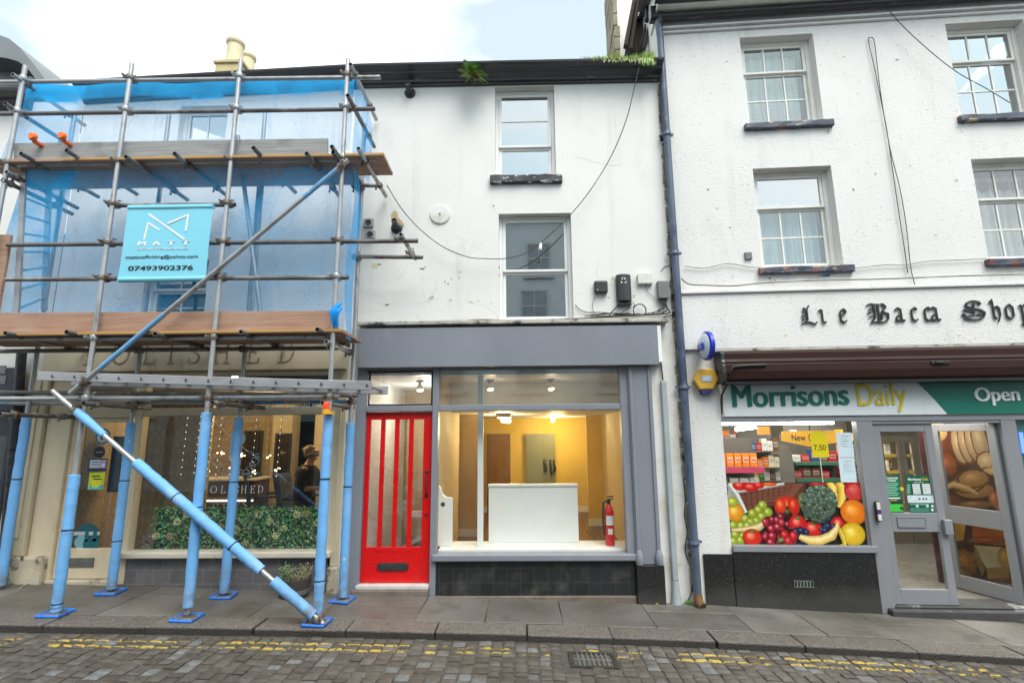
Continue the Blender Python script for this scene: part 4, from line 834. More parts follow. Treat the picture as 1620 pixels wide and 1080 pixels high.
for hand, (ax_, ay_, az_) in enumerate(((hx+.30, py_-.18, sh-.255), (hx+.32, py_+.12, sh-.23))):
    Jh = [((ax_, ay_, az_), (.02, .026)), ((ax_+.05, ay_+.01, az_+.005), (.013, .034))]; Eh = [(0, 1)]
    for f_ in range(4):
        k = len(Jh); o_ = (f_-1.5)*.017; l_ = (.036, .042, .04, .03)[f_]
        Jh += [((ax_+.075, ay_+.01+o_, az_+.006), .0085), ((ax_+.075+l_*.6, ay_+.012+o_, az_-.01), .008), ((ax_+.075+l_*.8, ay_+.014+o_, az_-.035), .007)]; Eh += [(1, k), (k, k+1), (k+1, k+2)]
    k = len(Jh); s_ = 1 if hand == 0 else -1
    Jh += [((ax_+.03, ay_+s_*.034, az_-.005), .010), ((ax_+.065, ay_+s_*.045, az_-.02), .0085)]; Eh += [(0, k), (k, k+1)]
    skinned('hand', Jh, Eh, skin, wm)
b = MB(); b.ball((hx+.0, py_, hz+.04), .088, .088, .082, 16, 12); b.ball((hx-.025, py_, hz-.0), .06, .078, .075, 14, 10); b.ball((hx-.07, py_, hz+.05), .042, .045, .042, 12, 8); part('hair', b, hair, wm, smooth=80)
b = MB()
for s_ in (-1, 1): b.tube([(hx+.128, py_+s_*.034+.022*math.cos(a), hz+.012+.018*math.sin(a)) for a in [2*math.pi*i/12 for i in range(13)]], .0035, 5); b.tube([(hx+.126, py_+s_*.056, hz+.015), (hx+.03, py_+s_*.08, hz+.02)], .003, 5)
b.tube([(hx+.132, py_-.012, hz+.016), (hx+.132, py_+.012, hz+.016)], .003, 5); part('glasses', b, M['black_metal'], wm)
b = MB()
for s_ in (-1, 1): b.ball((hx+.118, py_+s_*.032, hz+.012), .010, nu=8, nv=6)
part('eye', b, M['dark_plastic'], wm)
b = MB(); b.tube([(hx+.119, py_-.022, hz-.056), (hx+.126, py_, hz-.055), (hx+.119, py_+.022, hz-.056)], .006, 6); part('mouth', b, mat('lips', (.38, .12, .10), .5), wm)
# downpipe and building at the far left
b = MB(); x = X(25, 700, -.12); b.tube([(X(34, 560, -.12), -.12, Z(556, 35, -.12)), (X(14, 850, -.12), -.12, GZ(-6.2)+.05)], .052, 12)
for q in (706, 620): b.lathe((X(34-(q-560)*.069, q, -.12), -.12, Z(q, 25, -.12)), [(.068, -.03), (.068, .03)], n=12)
b.box(X(2, 700, 0)-.0, X(2, 700, 0)+.01, -.01, -.005, 1, 1.1) if False else None
dp = lone('drainpipe', b, M['black_paint'], 'black cast drainpipe at the left corner of the salon', 'drainpipe', (x, -.12, GZ(-6.2)), smooth=40)

# ------------------------------------------------------------------ right-hand shop building
rb = thing('terraced_building', 'tall white roughcast building with black gothic lettering above a convenience store', 'building', (2.5, 0, 0), RB)
def XR(px, py=760, y=0): return W(px, py, y, RB)[0]
def ZR(py, px=1300, y=0): return W(px, py, y, RB)[1]
def RR(a, b, c, d, y=0): return RC(a, b, c, d, y, RB)
bl, br_ = .045, 7.4; eav = ZR(30, 1050)
w1 = RR(1170, 60, 1296, 191); w2 = RR(1193, 267, 1323, 419); w3 = RR(1495, 25, 1640, 178); w4 = RR(1537, 248, 1660, 407)
w1 = (w1[0], W(1294, 120, 0, RB)[0], w1[2], w1[3]); w2 = (XR(1197, 330), XR(1325, 345), w2[2], w2[3]); ww = w2[1]-w2[0]; w3 = (XR(1506, 100), XR(1506, 100)+ww, w3[2], w1[3]+.02); w4 = (XR(1548, 320), XR(1548, 320)+ww, w4[2], w2[3])
ht = ZR(656, 1250)+.02; opx0 = XR(1149, 760); opx1 = 6.9
b = MB(); b.wall(bl, br_, -.6, eav, 0, [w1, w2, w3, w4, (opx0, opx1, -.6, ZR(553, 1250))], .3); b.quad((bl, 0, -.6), (bl, 0, eav), (bl, .6, eav), (bl, .6, -.6)); part('wall', b, M['rough_wall'], rb)
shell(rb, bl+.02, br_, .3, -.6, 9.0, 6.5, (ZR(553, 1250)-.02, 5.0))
sb = M['sill_blue']
def wsill(a, b_, c, d, w): q = RR(a, b_, c, d, -.06); return (w[0]-.06, w[1]+.10, w[2]-.105, w[2]-.004, .065, sb)
M['dusk'] = M['dark_room']
window(rb, *w1, 0, RB, .13, 3, (2, 1), .66, fm='old_frame', gm='up_glass', sill=wsill(1175, 196, 1315, 190, w1), curtain=(w1[0]+.05, w1[1]-.12, w1[2]+.03, w1[3]-.1), fw=.06, bar=.022, label='upper left sash window with a net curtain and an old dark sill')
window(rb, *w2, 0, RB, .13, (3, 1), (2, 1), .64, fm='old_frame', gm=('up_glass', 'sky_glass'), sill=wsill(1200, 430, 1352, 418, w2), curtain=(w2[0]+.05, w2[1]-.10, w2[2]+.03, w2[3]-.36), fw=.06, bar=.022, label='lower left sash window with a dotted net curtain')
window(rb, *w3, 0, RB, .13, 3, (2, 1), .66, fm='old_frame', gm='sky_glass', sill=wsill(1512, 186, 1640, 178, w3), fw=.06, bar=.022, label='upper right sash window reflecting pale sky')
window(rb, *w4, 0, RB, .13, 3, (2, 1), .64, fm='old_frame', gm='up_glass', sill=wsill(1560, 418, 1680, 410, w4), curtain=(w4[0]+.04, w4[1]-.05, w4[2]+.03, w4[3]-.10), fw=.06, bar=.022, label='lower right sash window filled by a net curtain')
# eaves: white soffit board, string mouldings, black gutter
b = MB(); b.box(bl, br_, -.06, -.001, eav-.20, eav-.17); b.box(bl, br_, -.04, -.001, eav-.26, eav-.23); part('eaves_moulding', b, M['rough_wall'], rb, bevel=.01)
b = MB(); b.box(bl-.05, br_, -.26, .3, eav-.01, eav+.06); part('soffit', b, M['old_frame'], rb)
b = MB(); b.tube([(bl-.1, -.10, eav-.06), (br_, -.10, eav-.05)], .055, 12); part('gutter', b, M['black_paint'], rb, smooth=60)
b = MB(); b.box(bl-.1, br_, -.34, -.2605, eav+.0, eav+.20); b.box(bl-.12, br_, -.40, -.28, eav+.203, eav+.26); part('fascia_board', b, M['black_paint'], rb, bevel=.01)
b = MB(); b.add([(bl-.12, -.38, eav+.27), (br_, -.38, eav+.27), (br_, 3.2, 9.4), (bl-.12, 3.2, 9.4), (br_, 6.8, 8.2), (bl-.12, 6.8, 8.2)], [(0, 1, 2, 3), (3, 2, 4, 5)]); part('roof', b, M['slate'], rb)
# gable end seen above the lower roof, its dark bargeboards
mgw = m_render('gable_white', (.80, .78, .72), stain=.5)
b = MB(); b.add([(.02, .03, 6.4), (.02, 4.55, 6.4), (.02, 4.55, 10.2), (.02, .03, 8.2), (.30, .03, 6.4), (.30, 4.55, 6.4), (.30, 4.55, 10.2), (.30, .03, 8.2)], [(3, 2, 1, 0), (4, 5, 6, 7), (0, 1, 5, 4), (1, 2, 6, 5), (2, 3, 7, 6), (3, 0, 4, 7)]); part('gable_wall', b, mgw, rb)
mst = mat('mossy_quoin', (.30, .27, .19), .9, .3, 6, .6, 20, mixes=(((.13, .14, .05), 4, .5, .65),))
mtb = mat('rotten_timber', (.05, .035, .028), .8, .5, 7, .4, 25, mixes=(((.22, .18, .14), 6, .6, .72),), st=(1, 1, .3))
def px_prism(b, pts, y0, y1): b.prism([W(px, py, y0, RB) for px, py in pts], y0, y1)
b = MB(); px_prism(b, [(1004, 2), (1010, -14), (1040, -20), (1034, 18), (1013, 80), (999, 83), (990, 76)], .85, 1.25)
px_prism(b, [(1001, -4), (1007, -8), (993, 72), (987, 70)], .74, .845); px_prism(b, [(1008, -8), (1014, -10), (1001, 78), (995, 76)], .78, .846); part('bargeboard', b, mtb, rb, bevel=.01)
b = MB(); px_prism(b, [(1026, 36), (1033, 34), (1022, 77), (1016, 75)], .50, .58); px_prism(b, [(1020, 38), (1025, 37), (1017, 72), (1013, 71)], .62, .68); part('eaves_bracket', b, M['black_paint'], rb, bevel=.008)
b = MB(); px_prism(b, [(1023, -12), (1039, -12), (1038, 33), (1021, 29)], .40, .49); part('gutter_end', b, M['black_paint'], rb, bevel=.01)
b = MB(); px_prism(b, [(1010, 20), (1021, 17), (1021, 21), (1009, 25)], .70, .72); px_prism(b, [(1028, 34), (1038, 32), (1038, 36), (1028, 38)], .385, .395); part('white_trim', b, M['old_frame'], rb)
# white rendered stack standing on the party wall between the two roofs
ca, cb_ = W(975, 60, 1.5, RB), W(1040, 60, 1.5, RB); b = MB(); b.box(ca[0], cb_[0], 1.5, 2.5, 6.3, 11.0); stk_ = part('chimney_stack', b, mgw, rb, bevel=.02)
b = MB(); g = random.Random(8); z = 6.5
while z < 10.8: h = g.uniform(.16, .3); b.box(ca[0]-.035+g.uniform(-.012, .01), ca[0]+.04+g.uniform(-.01, .03), 1.475, 2.5, z, z+h-.01); z += h
part('quoin', b, mst, stk_, bevel=.012)
# rendered name board with raised gothic letters
fzb2, fzt2 = ZR(549, 1300, -.05), ZR(458, 1200, -.05)
b = MB(); b.box(bl+.01, br_, -.05, -.001, fzb2, fzt2-.04); b.box(bl, br_, -.08, -.001, fzt2-.037, fzt2); nb = part('name_board', b, M['rough_wall'], rb, bevel=.008)
GL = {'L': [[(.12, .62), (.26, .78), (.18, .9)], [(.5, 1.02), (.34, .8), (.36, .4), (.2, .1)], [(.05, .42), (.22, .5)], [(.05, .25), (.22, .32)], [(.0, .0), (.2, .12), (.45, .1), (.72, -.02), (.85, .12)], [(.36, .2), (.3, .7)]],
 'i': [[(.1, .62), (.22, .7), (.3, .62), (.3, .1), (.42, .02), (.5, .1)]],
 'e': [[(.14, .58), (.14, .14), (.3, .02), (.5, .14)], [(.14, .58), (.34, .72), (.5, .56), (.16, .34)]],
 'B': [[(.0, .92), (.16, 1.02), (.42, .94), (.5, 1.0)], [(.3, .94), (.34, .6), (.3, .2), (.14, .06)], [(.08, .7), (.24, .78)], [(.02, .5), (.22, .6)], [(.06, .32), (.24, .36)], [(.5, .96), (.5, .1)], [(.5, .96), (.7, 1.0), (.86, .82), (.64, .58)], [(.64, .58), (.92, .44), (.9, .14), (.66, .0), (.34, .04), (.1, .0)], [(.62, .14), (.62, .5)]],
 'a': [[(.08, .58), (.24, .7), (.42, .6), (.42, .12), (.52, .02), (.62, .1)], [(.42, .4), (.14, .26), (.1, .12), (.24, .02), (.42, .16)]],
 'c': [[(.14, .58), (.14, .14), (.28, .02), (.48, .12)], [(.14, .58), (.34, .7), (.46, .58)]],
 'S': [[(.78, .80), (.70, .96), (.44, 1.02), (.2, .88), (.2, .72), (.42, .62), (.74, .52), (.9, .36), (.84, .14), (.6, .02), (.3, .02), (.06, .12)], [(.0, .34), (.1, .2), (.34, .22), (.62, .3), (.8, .26)], [(.06, .56), (.22, .5), (.5, .44)], [(.5, .9), (.46, .3)]],
 'h': [[(.2, 1.06), (.24, .9), (.24, .14), (.36, .02)], [(.08, .96), (.24, .9)], [(.24, .56), (.44, .7), (.58, .56), (.58, .2), (.42, -.14)]],
 'o': [[(.12, .56), (.12, .14), (.3, .0), (.52, .14), (.52, .56), (.34, .72), (.12, .56)]],
 'p': [[(.1, .66), (.22, .6), (.22, -.3)], [(.22, .54), (.44, .72), (.6, .56), (.6, .14), (.4, .0), (.22, .12)], [(.1, -.24), (.3, -.34)]]}
yl = -.062
for ch_, px, py in (('L', 1268, 513), ('i', 1294, 512), ('e', 1327, 511.5), ('B', 1374, 510.5), ('a', 1415.5, 509.5), ('c', 1440, 509), ('c', 1461, 508.5), ('a', 1471.5, 508.3), ('S', 1524, 506.5), ('h', 1567, 505.5), ('o', 1590, 505), ('p', 1613, 504)):
    x, z = W(px, py, yl, RB); h = .232; b = MB(); pen(b, GL[ch_], (.095, .075), lambda p: (x+p[0]*h*{'B': 1.12, 'S': 1.22, 'L': .95}.get(ch_, .86), z+p[1]*h*(1.0 if ch_ in 'LBSh' else 1.08)), yl+.002, .012, hl=.034); part('gothic_letter', b, M['ink'], nb)
# brown shutter box
xb0, xb1 = XR(1146, 560, -.25), 7.2; zb0, zb1 = ZR(600, 1300, -.27), ZR(551, 1300, -.25)
mbw = mat('brown_shutter_metal', (.030, .011, .008), .62, .2, 3, spec=.25, mixes=(((.045, .016, .012), 5, .6, .75),), st=(.4, 1, 2))
b = MB(); h = zb1-zb0; prof2 = [(-.002, 0), (-.22, 0), (-.25, .06), (-.27, .30), (-.268, .52), (-.258, .56), (-.268, .60), (-.262, .64), (-.25, .70), (-.252, .9), (-.20, 1), (-.002, 1)]
b.xprism([(y, zb0+z*h) for y, z in prof2][::-1], xb0, xb1); sh_ = part('shutter_box', b, mbw, rb, bevel=.006)
b = MB(); b.xprism([(y*1.04-.004, zb0-.02+z*h*1.06) for y, z in prof2][::-1], xb0-.05, xb0-.001); part('end_cap', b, M['dark_plastic'], sh_, bevel=.008)
b = MB(); b.box(xb0, xb1, -.22, -.06, zb0-.035, zb0-.003); part('shutter_slat', b, M['black_metal'], sh_)
x, z = W(1487, 573, -.27, RB); b = MB(); b.box(x-.1, x+.1, -.285, -.2605, z-.02, z+.018); b.box(x-.06, x+.02, -.30, -.286, z-.014, z+.012); part('lock_plate', b, M['black_metal'], sh_, bevel=.004)
x0, z0 = W(1158, 580, -.28, RB); b = MB(); pts = [W3(1212, 577, -.28, RB), W3(1180, 578, -.28, RB), W3(1160, 580, -.29, RB), W3(1155, 590, -.29, RB), W3(1154, 600, -.2, RB), W3(1142, 624, -.08, RB), W3(1142, 655, -.04, RB)]; b.tube(pts, [.018, .02, .016, .012, .012, .012, .010], 8); part('power_cable', b, M['cable'], sh_, smooth=60)
# shop sign: pale panel, green sweep, raised letters
sx0, sx1 = XR(1144, 630, -.03), 7.0; sz0_, sz1_ = ZR(657, 1300, -.03), zb0+.02
b = MB(); b.box(sx0, sx1, -.03, .05, sz0_, sz1_); sg = part('sign_panel', b, mat('sign_pale', (.68, .73, .76), .35, .03, 2), rb)
mg = mat('sign_green', (.004, .155, .115), .35, .04, 2); mgl = mat('sign_green_letters', (.003, .14, .095), .4, .04, 3); myl = mat('sign_yellow', (.62, .50, .015), .4, .04, 3)
cv = [W(a, c_, -.032, RB) for a, c_ in ((1438, 590), (1446, 601), (1458, 611), (1468, 621), (1480, 633), (1489, 643), (1500, 657))]
b = MB(); b.prism([(x, min(max(z, sz0_+.001), sz1_)) for x, z in cv]+[(sx1, sz0_+.001), (sx1, sz1_)], -.034, -.0302); part('green_sweep', b, mg, sg)
b = MB(); btext(b, 'Morrisons', *RR(1156.5, 610.5, 1344.5, 641.5, -.036), -.0302, .0095, .012, dz=.012); part('green_lettering', b, mgl, sg)
b = MB(); q = RR(1353.5, 608, 1438, 652, -.036); text(b, 'Daily', *q, -.0302, .002, .012, dz=.012); part('yellow_lettering', b, myl, sg)
b = MB(); q = RR(1539, 613, 1615, 641, -.036); btext(b, 'Open', *q, -.0345, .006, .012, dz=.004); part('white_lettering', b, M['white_ink'], sg)
# shopfront frame
b = MB(); hz = ZR(667, 1250); dxl, dxm, dxr, jr = XR(1378, 667, .02), 2.925, 3.655, XR(1602, 659, .02); zs = -.06; zsl = ZR(862, 1250); szl = ZR(873, 1250, -.03)
b.box(opx0+.004, opx1, -.012, .10, hz, sz0_-.004); b.box(XR(1366, 760), dxl-.006, -.008, .10, -.15, hz); b.box(jr-.165, jr, -.008, .1, zs, hz); b.box(dxl-.006, jr-.165, .0, .1, hz-.035, hz)
part('shopfront_frame', b, mat('grey_powder_coat', (.235, .245, .268), .4, .05, 3), rb, bevel=.004); MG = bpy.data.materials['grey_powder_coat']
b = MB(); b.box(opx0+.004, XR(1390, 870, -.04), -.045, .1, szl, zsl); part('shop_sill', b, MG, rb, bevel=.006)
b = MB(); b.box(XR(1114, 900, -.02), opx0-.003, -.022, .0-.002, -.5, ZR(876, 1130, -.02)); b.box(opx0, XR(1392, 930, -.03), -.03, .1, -.5, szl-.003); pl = part('plinth', b, M['granite'], rb, bevel=.006)
q = RR(1256, 918, 1288, 929, -.036); b = MB(); b.frame(*q, -.038, -.0305, .006)
for i in range(1, 6): xx_ = q[0]+(q[1]-q[0])*i/6; b.box(xx_-.008, xx_+.008, -.036, -.0305, q[2]+.006, q[3]-.006)
part('air_vent', b, mat('aged_bronze', (.20, .24, .21), .5, .2, 10, metal=.4), pl)
pane(rb, opx0+.004, XR(1366, 760), zsl, hz, .04); 
b = MB(); b.box(dxl-.1, 6.9, -.10, .3, -.5, zs-.03); b.box(dxl-.02, 6.9, -.02, .3, zs-.0295, zs-.004); part('door_step', b, mat('worn_black_step', (.05, .05, .052), .6, .3, 5, .3, 20, mixes=(((.3, .3, .29), 5, .58, .7),)), rb, bevel=.015)
# doors
def leaf(name, x0, x1, y, lab, sticker=False):
    d = MB(); z0, z1 = zs, hz-.037; st = .085; zm0, zm1 = .72, .93
    d.box(x0, x0+st, y, y+.045, z0, z1); d.box(x1-st, x1, y, y+.045, z0, z1); d.box(x0+st, x1-st, y, y+.045, z1-.09, z1); d.box(x0+st, x1-st, y, y+.045, z0, z0+.16); d.box(x0+st, x1-st, y, y+.045, zm0, zm1)
    o = part(name, d, MG, rb, lab, bevel=.004)
    pane(o, x0+st, x1-st, z0+.16, zm0, y+.022, 'glass', 'door_pane'); pane(o, x0+st, x1-st, zm1, z1-.09, y+.022, 'glass', 'door_pane'); return o
d1_ = leaf('shop_door', dxl+.004, dxm-.004, .02, 'closed grey shop door with green notices on its glass')
b = MB(); q = RR(1419, 817, 1467, 834, .01); b.frame(*q, .008, .0195, .01); b.box(q[0]+.01, q[1]-.01, .013, .0195, q[2]+.01, q[3]-.01); part('letterbox', b, MG, d1_, bevel=.003)
b = MB(); b.box(dxm-.06, dxm+.03, -.03, .0195, .70, .86); part('push_plate', b, MG, d1_, bevel=.006)
b = MB(); b.usecol = True; Y_ = .041
def R2(px0, py0, px1, py1, col, y=Y_): pr_rect(b, px0, py0, px1, py1, y, col, RB)
R2(1397.5, 752, 1427, 790, S(10, 110, 75)); 
for k in range(8): R2(1400, 764+k*2.6, 1422-(k % 3)*2, 765.1+k*2.6, S(150, 205, 180), Y_-.0015)
pr_text(b, 'Customer', 1400, 753.5, 1421, 757.5, Y_-.0015, S(235, 240, 238), RB, .02); pr_text(b, 'notice.', 1404, 758, 1418, 761.5, Y_-.0015, S(235, 240, 238), RB, .02); R2(1403, 786.5, 1424, 788.5, S(225, 232, 225), Y_-.0015); pr_disc(b, 1427, 773, 2.6, Y_-.0015, S(235, 200, 40), RB)
part('customer_notice', b, MP, d1_)
b = MB(); b.usecol = True; R2(1402.5, 792, 1430, 811, S(25, 60, 45)); R2(1405, 797, 1429, 809, S(70, 195, 70), Y_-.0015); pr_disc(b, 1426, 803.5, 2.2, Y_-.003, S(20, 70, 40), RB); pr_text(b, 'Pull', 1404, 793, 1409, 795.6, Y_-.0015, S(180, 210, 190), RB); part('green_sticker', b, MP, d1_)
b = MB(); b.usecol = True; R2(1432, 752, 1479, 811, S(8, 92, 66)); pr_text(b, 'Morrisons', 1436, 755.5, 1457, 759.8, Y_-.0015, S(240, 242, 240), RB, .02); pr_text(b, 'Daily', 1458, 755.2, 1469, 760.6, Y_-.0015, S(240, 205, 30), RB); pr_text(b, 'Opening hours', 1446, 761.3, 1461, 763.8, Y_-.0015, S(225, 232, 228), RB)
R2(1443, 765, 1457, 781, S(226, 230, 230), Y_-.0015); R2(1458.5, 765, 1473, 781, S(226, 230, 230), Y_-.0015); R2(1435, 783, 1478, 795, S(205, 218, 225), Y_-.0015); R2(1440, 797, 1470, 798, S(150, 200, 180), Y_-.0015)
for k in range(5): R2(1434.5, 766+k*3.1, 1440, 767.2+k*3.1, S(160, 210, 190), Y_-.0015); R2(1444.5, 767+k*2.8, 1455.5, 767.5+k*2.8, S(120, 130, 130), Y_-.003); R2(1460, 767+k*2.8, 1471.5, 767.5+k*2.8, S(120, 130, 130), Y_-.003)
for px in (1453, 1459, 1464): R2(px, 787.5, px+3, 790, S(60, 60, 80), Y_-.003)
for px, py in ((1451, 800), (1467, 800), (1475, 800), (1475, 806)): pr_disc(b, px, py, 2, Y_-.0015, S(200, 220, 212), RB)
for k in range(2): R2(1440, 804+k*3, 1470, 805+k*3, S(120, 180, 160), Y_-.0015)
part('opening_hours_notice', b, MP, d1_)
d2 = leaf('shop_door', dxm+.004, jr-.17, .02, 'inner grey shop door standing open')
hxx = jr-.172; th = R(72)                        # swing the right leaf inwards on its hinge
for o in [d2]+list(d2.children):
    rbv = BASE[o.name][0]
    for v in o.data.vertices:
        p = Vector(v.co)+rbv; rx, ry = p.x-hxx, p.y-.06; p.x = hxx+rx*math.cos(th)+ry*math.sin(th); p.y = .06-rx*math.sin(th)+ry*math.cos(th); v.co = p-rbv
pane(rb, jr, 6.4, zs, hz, .04, 'glass', 'sidelight_pane')
b = MB(); b.box(jr+.02, 6.4, .06, .07, zs, hz); b.mi = 0; part('sidelight_graphic', b, mg, rb)
b = MB(); x, z = W(1617, 700, .05, RB); b.tube([(x, .05, z-.12), (x+.005, .05, z+.12)], .018, 8); part('blue_neon', b, emat('neon_blue', (.05, .1, 1), 2.5), rb)
# printed fruit picture on the lower window
fp = thing('window_print', 'large printed picture of fruit and vegetables on the lower store window', 'poster', (XR(1262, 862, .03), .03, zsl), RB)
q = (opx0+.006, XR(1366, 800, .03)-.004, zsl+.002, ZR(763, 1262, .03)); b = MB(); b.usecol = True; b.col = S(28, 22, 20); b.box(*q[:2], .033, .036, q[2], q[3]); part('print_backing', b, MP, fp)
b = MB(); b.usecol = True; LY = [0.0325]
def fx(zx, zy): return W(1080+zx/3.484, 650+zy/3.484, .03, RB)
def inside(p): return (min(max(p[0], q[0]), q[1]), min(max(p[1], q[2]), q[3]))
def blob(zx, zy, rx, ry, col, hi=None, dark=.45, wob=0, rot=0, n=22, g_=None):
    """a printed round fruit: the picture's own light spot and dark rim"""
    LY[0] -= .00004; c0 = fx(zx, zy); k = 1/3.484*6.4/FPX*.98; hi = hi or tuple(min(1, c*1.9+.04) for c in col); g_ = g_ or rnd
    vs = [(*inside((c0[0]-.25*rx*k, c0[1]+.3*ry*k)),)]; cs = [hi]
    for rr, cc in ((.5, col), (.85, tuple(c*.8 for c in col)), (1, tuple(c*dark for c in col))):
        for i in range(n):
            a = 2*math.pi*i/n; w_ = 1+wob*g_.uniform(-1, 1)*(rr > .6); ux, uz = math.cos(a)*rx*rr*w_, math.sin(a)*ry*rr*w_
            ox = -.25*rx*(1-rr); oz = .3*ry*(1-rr); x, z = ux*math.cos(rot)-uz*math.sin(rot)+ox, ux*math.sin(rot)+uz*math.cos(rot)+oz
            vs.append(inside((c0[0]+x*k, c0[1]+z*k))); cs.append(cc)
    f = [(0, 1+i, 1+(i+1) % n) for i in range(n)]+[(1+r_*n+i, 1+(r_+1)*n+i, 1+(r_+1)*n+(i+1) % n, 1+r_*n+(i+1) % n) for r_ in (0, 1) for i in range(n)]
    b.add([(x, LY[0], z) for x, z in vs], f, cs)
def poly_(pts, col, col2=None):
    LY[0] -= .00004; b.add([(*inside(fx(x, y)),) for x, y in pts] and [(inside(fx(x, y))[0], LY[0], inside(fx(x, y))[1]) for x, y in pts], [tuple(range(len(pts)))], [col if i % 2 or not col2 else col2 for i in range(len(pts))])
def strip_(pts, w, col, hi):
    """a printed banana-like strip along pts with half widths w"""
    LY[0] -= .00004; vs = []; cs = []
    for i, (x, y) in enumerate(pts):
        a, c_ = pts[max(i-1, 0)], pts[min(i+1, len(pts)-1)]; dx, dy = c_[0]-a[0], c_[1]-a[1]; l = math.hypot(dx, dy); nx, ny = -dy/l, dx/l
        for u, cc in ((-1, tuple(k*.6 for k in col)), (-.3, hi), (.4, col), (1, tuple(k*.45 for k in col))):
            p = inside(fx(x+nx*w[i]*u, y+ny*w[i]*u)); vs.append((p[0], LY[0], p[1])); cs.append(cc)
    b.add(vs, [(i*4+k, i*4+k+1, i*4+k+5, i*4+k+4) for i in range(len(pts)-1) for k in range(3)], cs)
poly_([(248, 392), (330, 392), (330, 560), (250, 560)], S(205, 200, 185), S(150, 150, 140))
BK = S(95, 52, 40)
poly_([(300, 430), (560, 395), (690, 392), (660, 470), (520, 520), (345, 560)], BK, S(60, 32, 26))
g = random.Random(9)
for k in range(11): strip_([(310+k*3, 440+k*11), (430, 425+k*8), (560, 405+k*9), (670-k*6, 400+k*7)], [4]*4, S(120, 70, 52) if k % 2 else S(70, 38, 30), S(150, 92, 70))
for k in range(9): strip_([(345+k*32, 430-k*3), (355+k*29, 545-k*14)], [3, 3], S(70, 36, 30), S(110, 64, 50))
strip_([(255, 400), (300, 460), (350, 560)], [16, 13, 10], S(190, 190, 185), S(235, 235, 230)); strip_([(300, 440), (430, 420), (560, 398)], [14, 13, 10], S(185, 180, 172), S(230, 228, 222))
for x, y, rx, ry in ((315, 410, 38, 26), (375, 418, 45, 24), (420, 408, 30, 18)): blob(x, y, rx, ry, S(205, 25, 25), S(250, 130, 110))
blob(478, 402, 38, 11, S(225, 90, 25)); blob(745, 402, 48, 14, S(170, 25, 20)); blob(668, 495, 32, 45, S(110, 120, 80), dark=.3)
strip_([(810, 385), (828, 420), (830, 460), (860, 515)], [22, 26, 24, 12], S(235, 190, 60), S(255, 230, 130)); strip_([(862, 385), (880, 430), (878, 480), (862, 530)], [22, 26, 24, 12], S(230, 180, 50), S(252, 224, 120))
blob(948, 440, 54, 54, S(190, 22, 30), S(245, 130, 120))
for k in range(10): strip_([(948, 398), (948+(k-5)*10, 440), (948+(k-5)*7, 485)], [1.4, 2, 1.4], S(215, 70, 60), S(235, 120, 100))
blob(290, 560, 48, 50, S(225, 150, 30), S(255, 225, 110)); blob(275, 500, 28, 26, S(170, 180, 60)); 
for x, y in ((385, 563), (418, 543), (440, 518), (470, 556), (435, 580), (405, 605), (345, 593), (375, 612), (322, 632), (358, 632), (280, 628), (290, 680), (332, 690), (318, 712), (280, 716)): blob(x, y, 24, 24, S(150, 165, 45), S(228, 232, 150), .6)
strip_([(270, 655), (360, 650), (420, 640), (460, 610)], [8, 16, 22, 16], S(215, 185, 120), S(240, 220, 170))
blob(575, 530, 66, 58, S(215, 50, 20), S(255, 150, 90)); blob(575, 560, 30, 34, S(60, 15, 12)); blob(575, 552, 14, 14, S(70, 90, 30)); blob(612, 520, 30, 45, S(200, 40, 18), S(250, 120, 70)); blob(540, 520, 28, 42, S(220, 60, 22), S(255, 150, 90))
for _ in range(46):
    x, y = g.uniform(450, 610), g.uniform(570, 730)
    if y > 560+abs(x-540)*.5: blob(x, y, g.uniform(15, 21), g.uniform(15, 21), g.choice((S(150, 25, 45), S(120, 15, 35), S(175, 45, 60))), S(230, 140, 150))
blob(634, 617, 45, 42, S(205, 30, 25), S(255, 150, 130)); blob(720, 648, 48, 40, S(210, 35, 28), S(255, 150, 130)); blob(862, 620, 44, 38, S(195, 25, 25), S(250, 130, 120)); blob(383, 695, 50, 44, S(215, 45, 25), S(255, 160, 120))
blob(634, 590, 14, 8, S(70, 110, 40)); blob(722, 618, 14, 8, S(70, 110, 40)); blob(383, 662, 16, 8, S(70, 110, 40))
for _ in range(34): x, y = g.choice(((790, 635), (690, 715), (650, 662))); blob(x+g.gauss(0, 24), y+g.gauss(0, 17), 15, 15, S(35, 40, 75), S(110, 120, 165))
# broccoli: stalk and a crown of small florets
strip_([(700, 590), (680, 540), (700, 480)], [26, 24, 20], S(120, 140, 95), S(165, 180, 135))
for k in range(230):
    a, r = g.uniform(0, 2*math.pi), math.sqrt(g.random()); x, y = 752+88*r*math.cos(a), 510+96*r*math.sin(a); t_ = 1-.5*((y-420)/180)
    s_ = g.uniform(.75, 1.2)*t_; blob(x, y, g.uniform(10, 17), g.uniform(9, 15), (.12*s_, .185*s_, .125*s_), (.33*s_, .44*s_, .31*s_), .4, .2, n=9, g_=g)
blob(938, 556, 66, 64, S(235, 125, 20), S(255, 190, 90), .6); blob(935, 676, 62, 58, S(225, 185, 35), S(250, 232, 120), .6)
strip_([(855, 640), (880, 690), (890, 735), (850, 745)], [10, 16, 14, 8], S(200, 165, 40), S(235, 210, 90)); strip_([(640, 690), (700, 712), (760, 712), (820, 685), (850, 640), (852, 612)], [14, 26, 30, 28, 16, 7], S(228, 195, 105), S(250, 230, 165))
for x, y in ((560, 680), (608, 686), (580, 714)):
    blob(x, y, 22, 26, S(185, 25, 35), S(240, 110, 110), wob=.08); blob(x-20, y+28, 16, 12, S(110, 130, 60), wob=.3)
for x, y in ((485, 645), (490, 684), (482, 720), (520, 636)): blob(x, y, 21, 19, S(165, 28, 48), S(240, 160, 170))
part('fruit_picture', b, MP, fp)
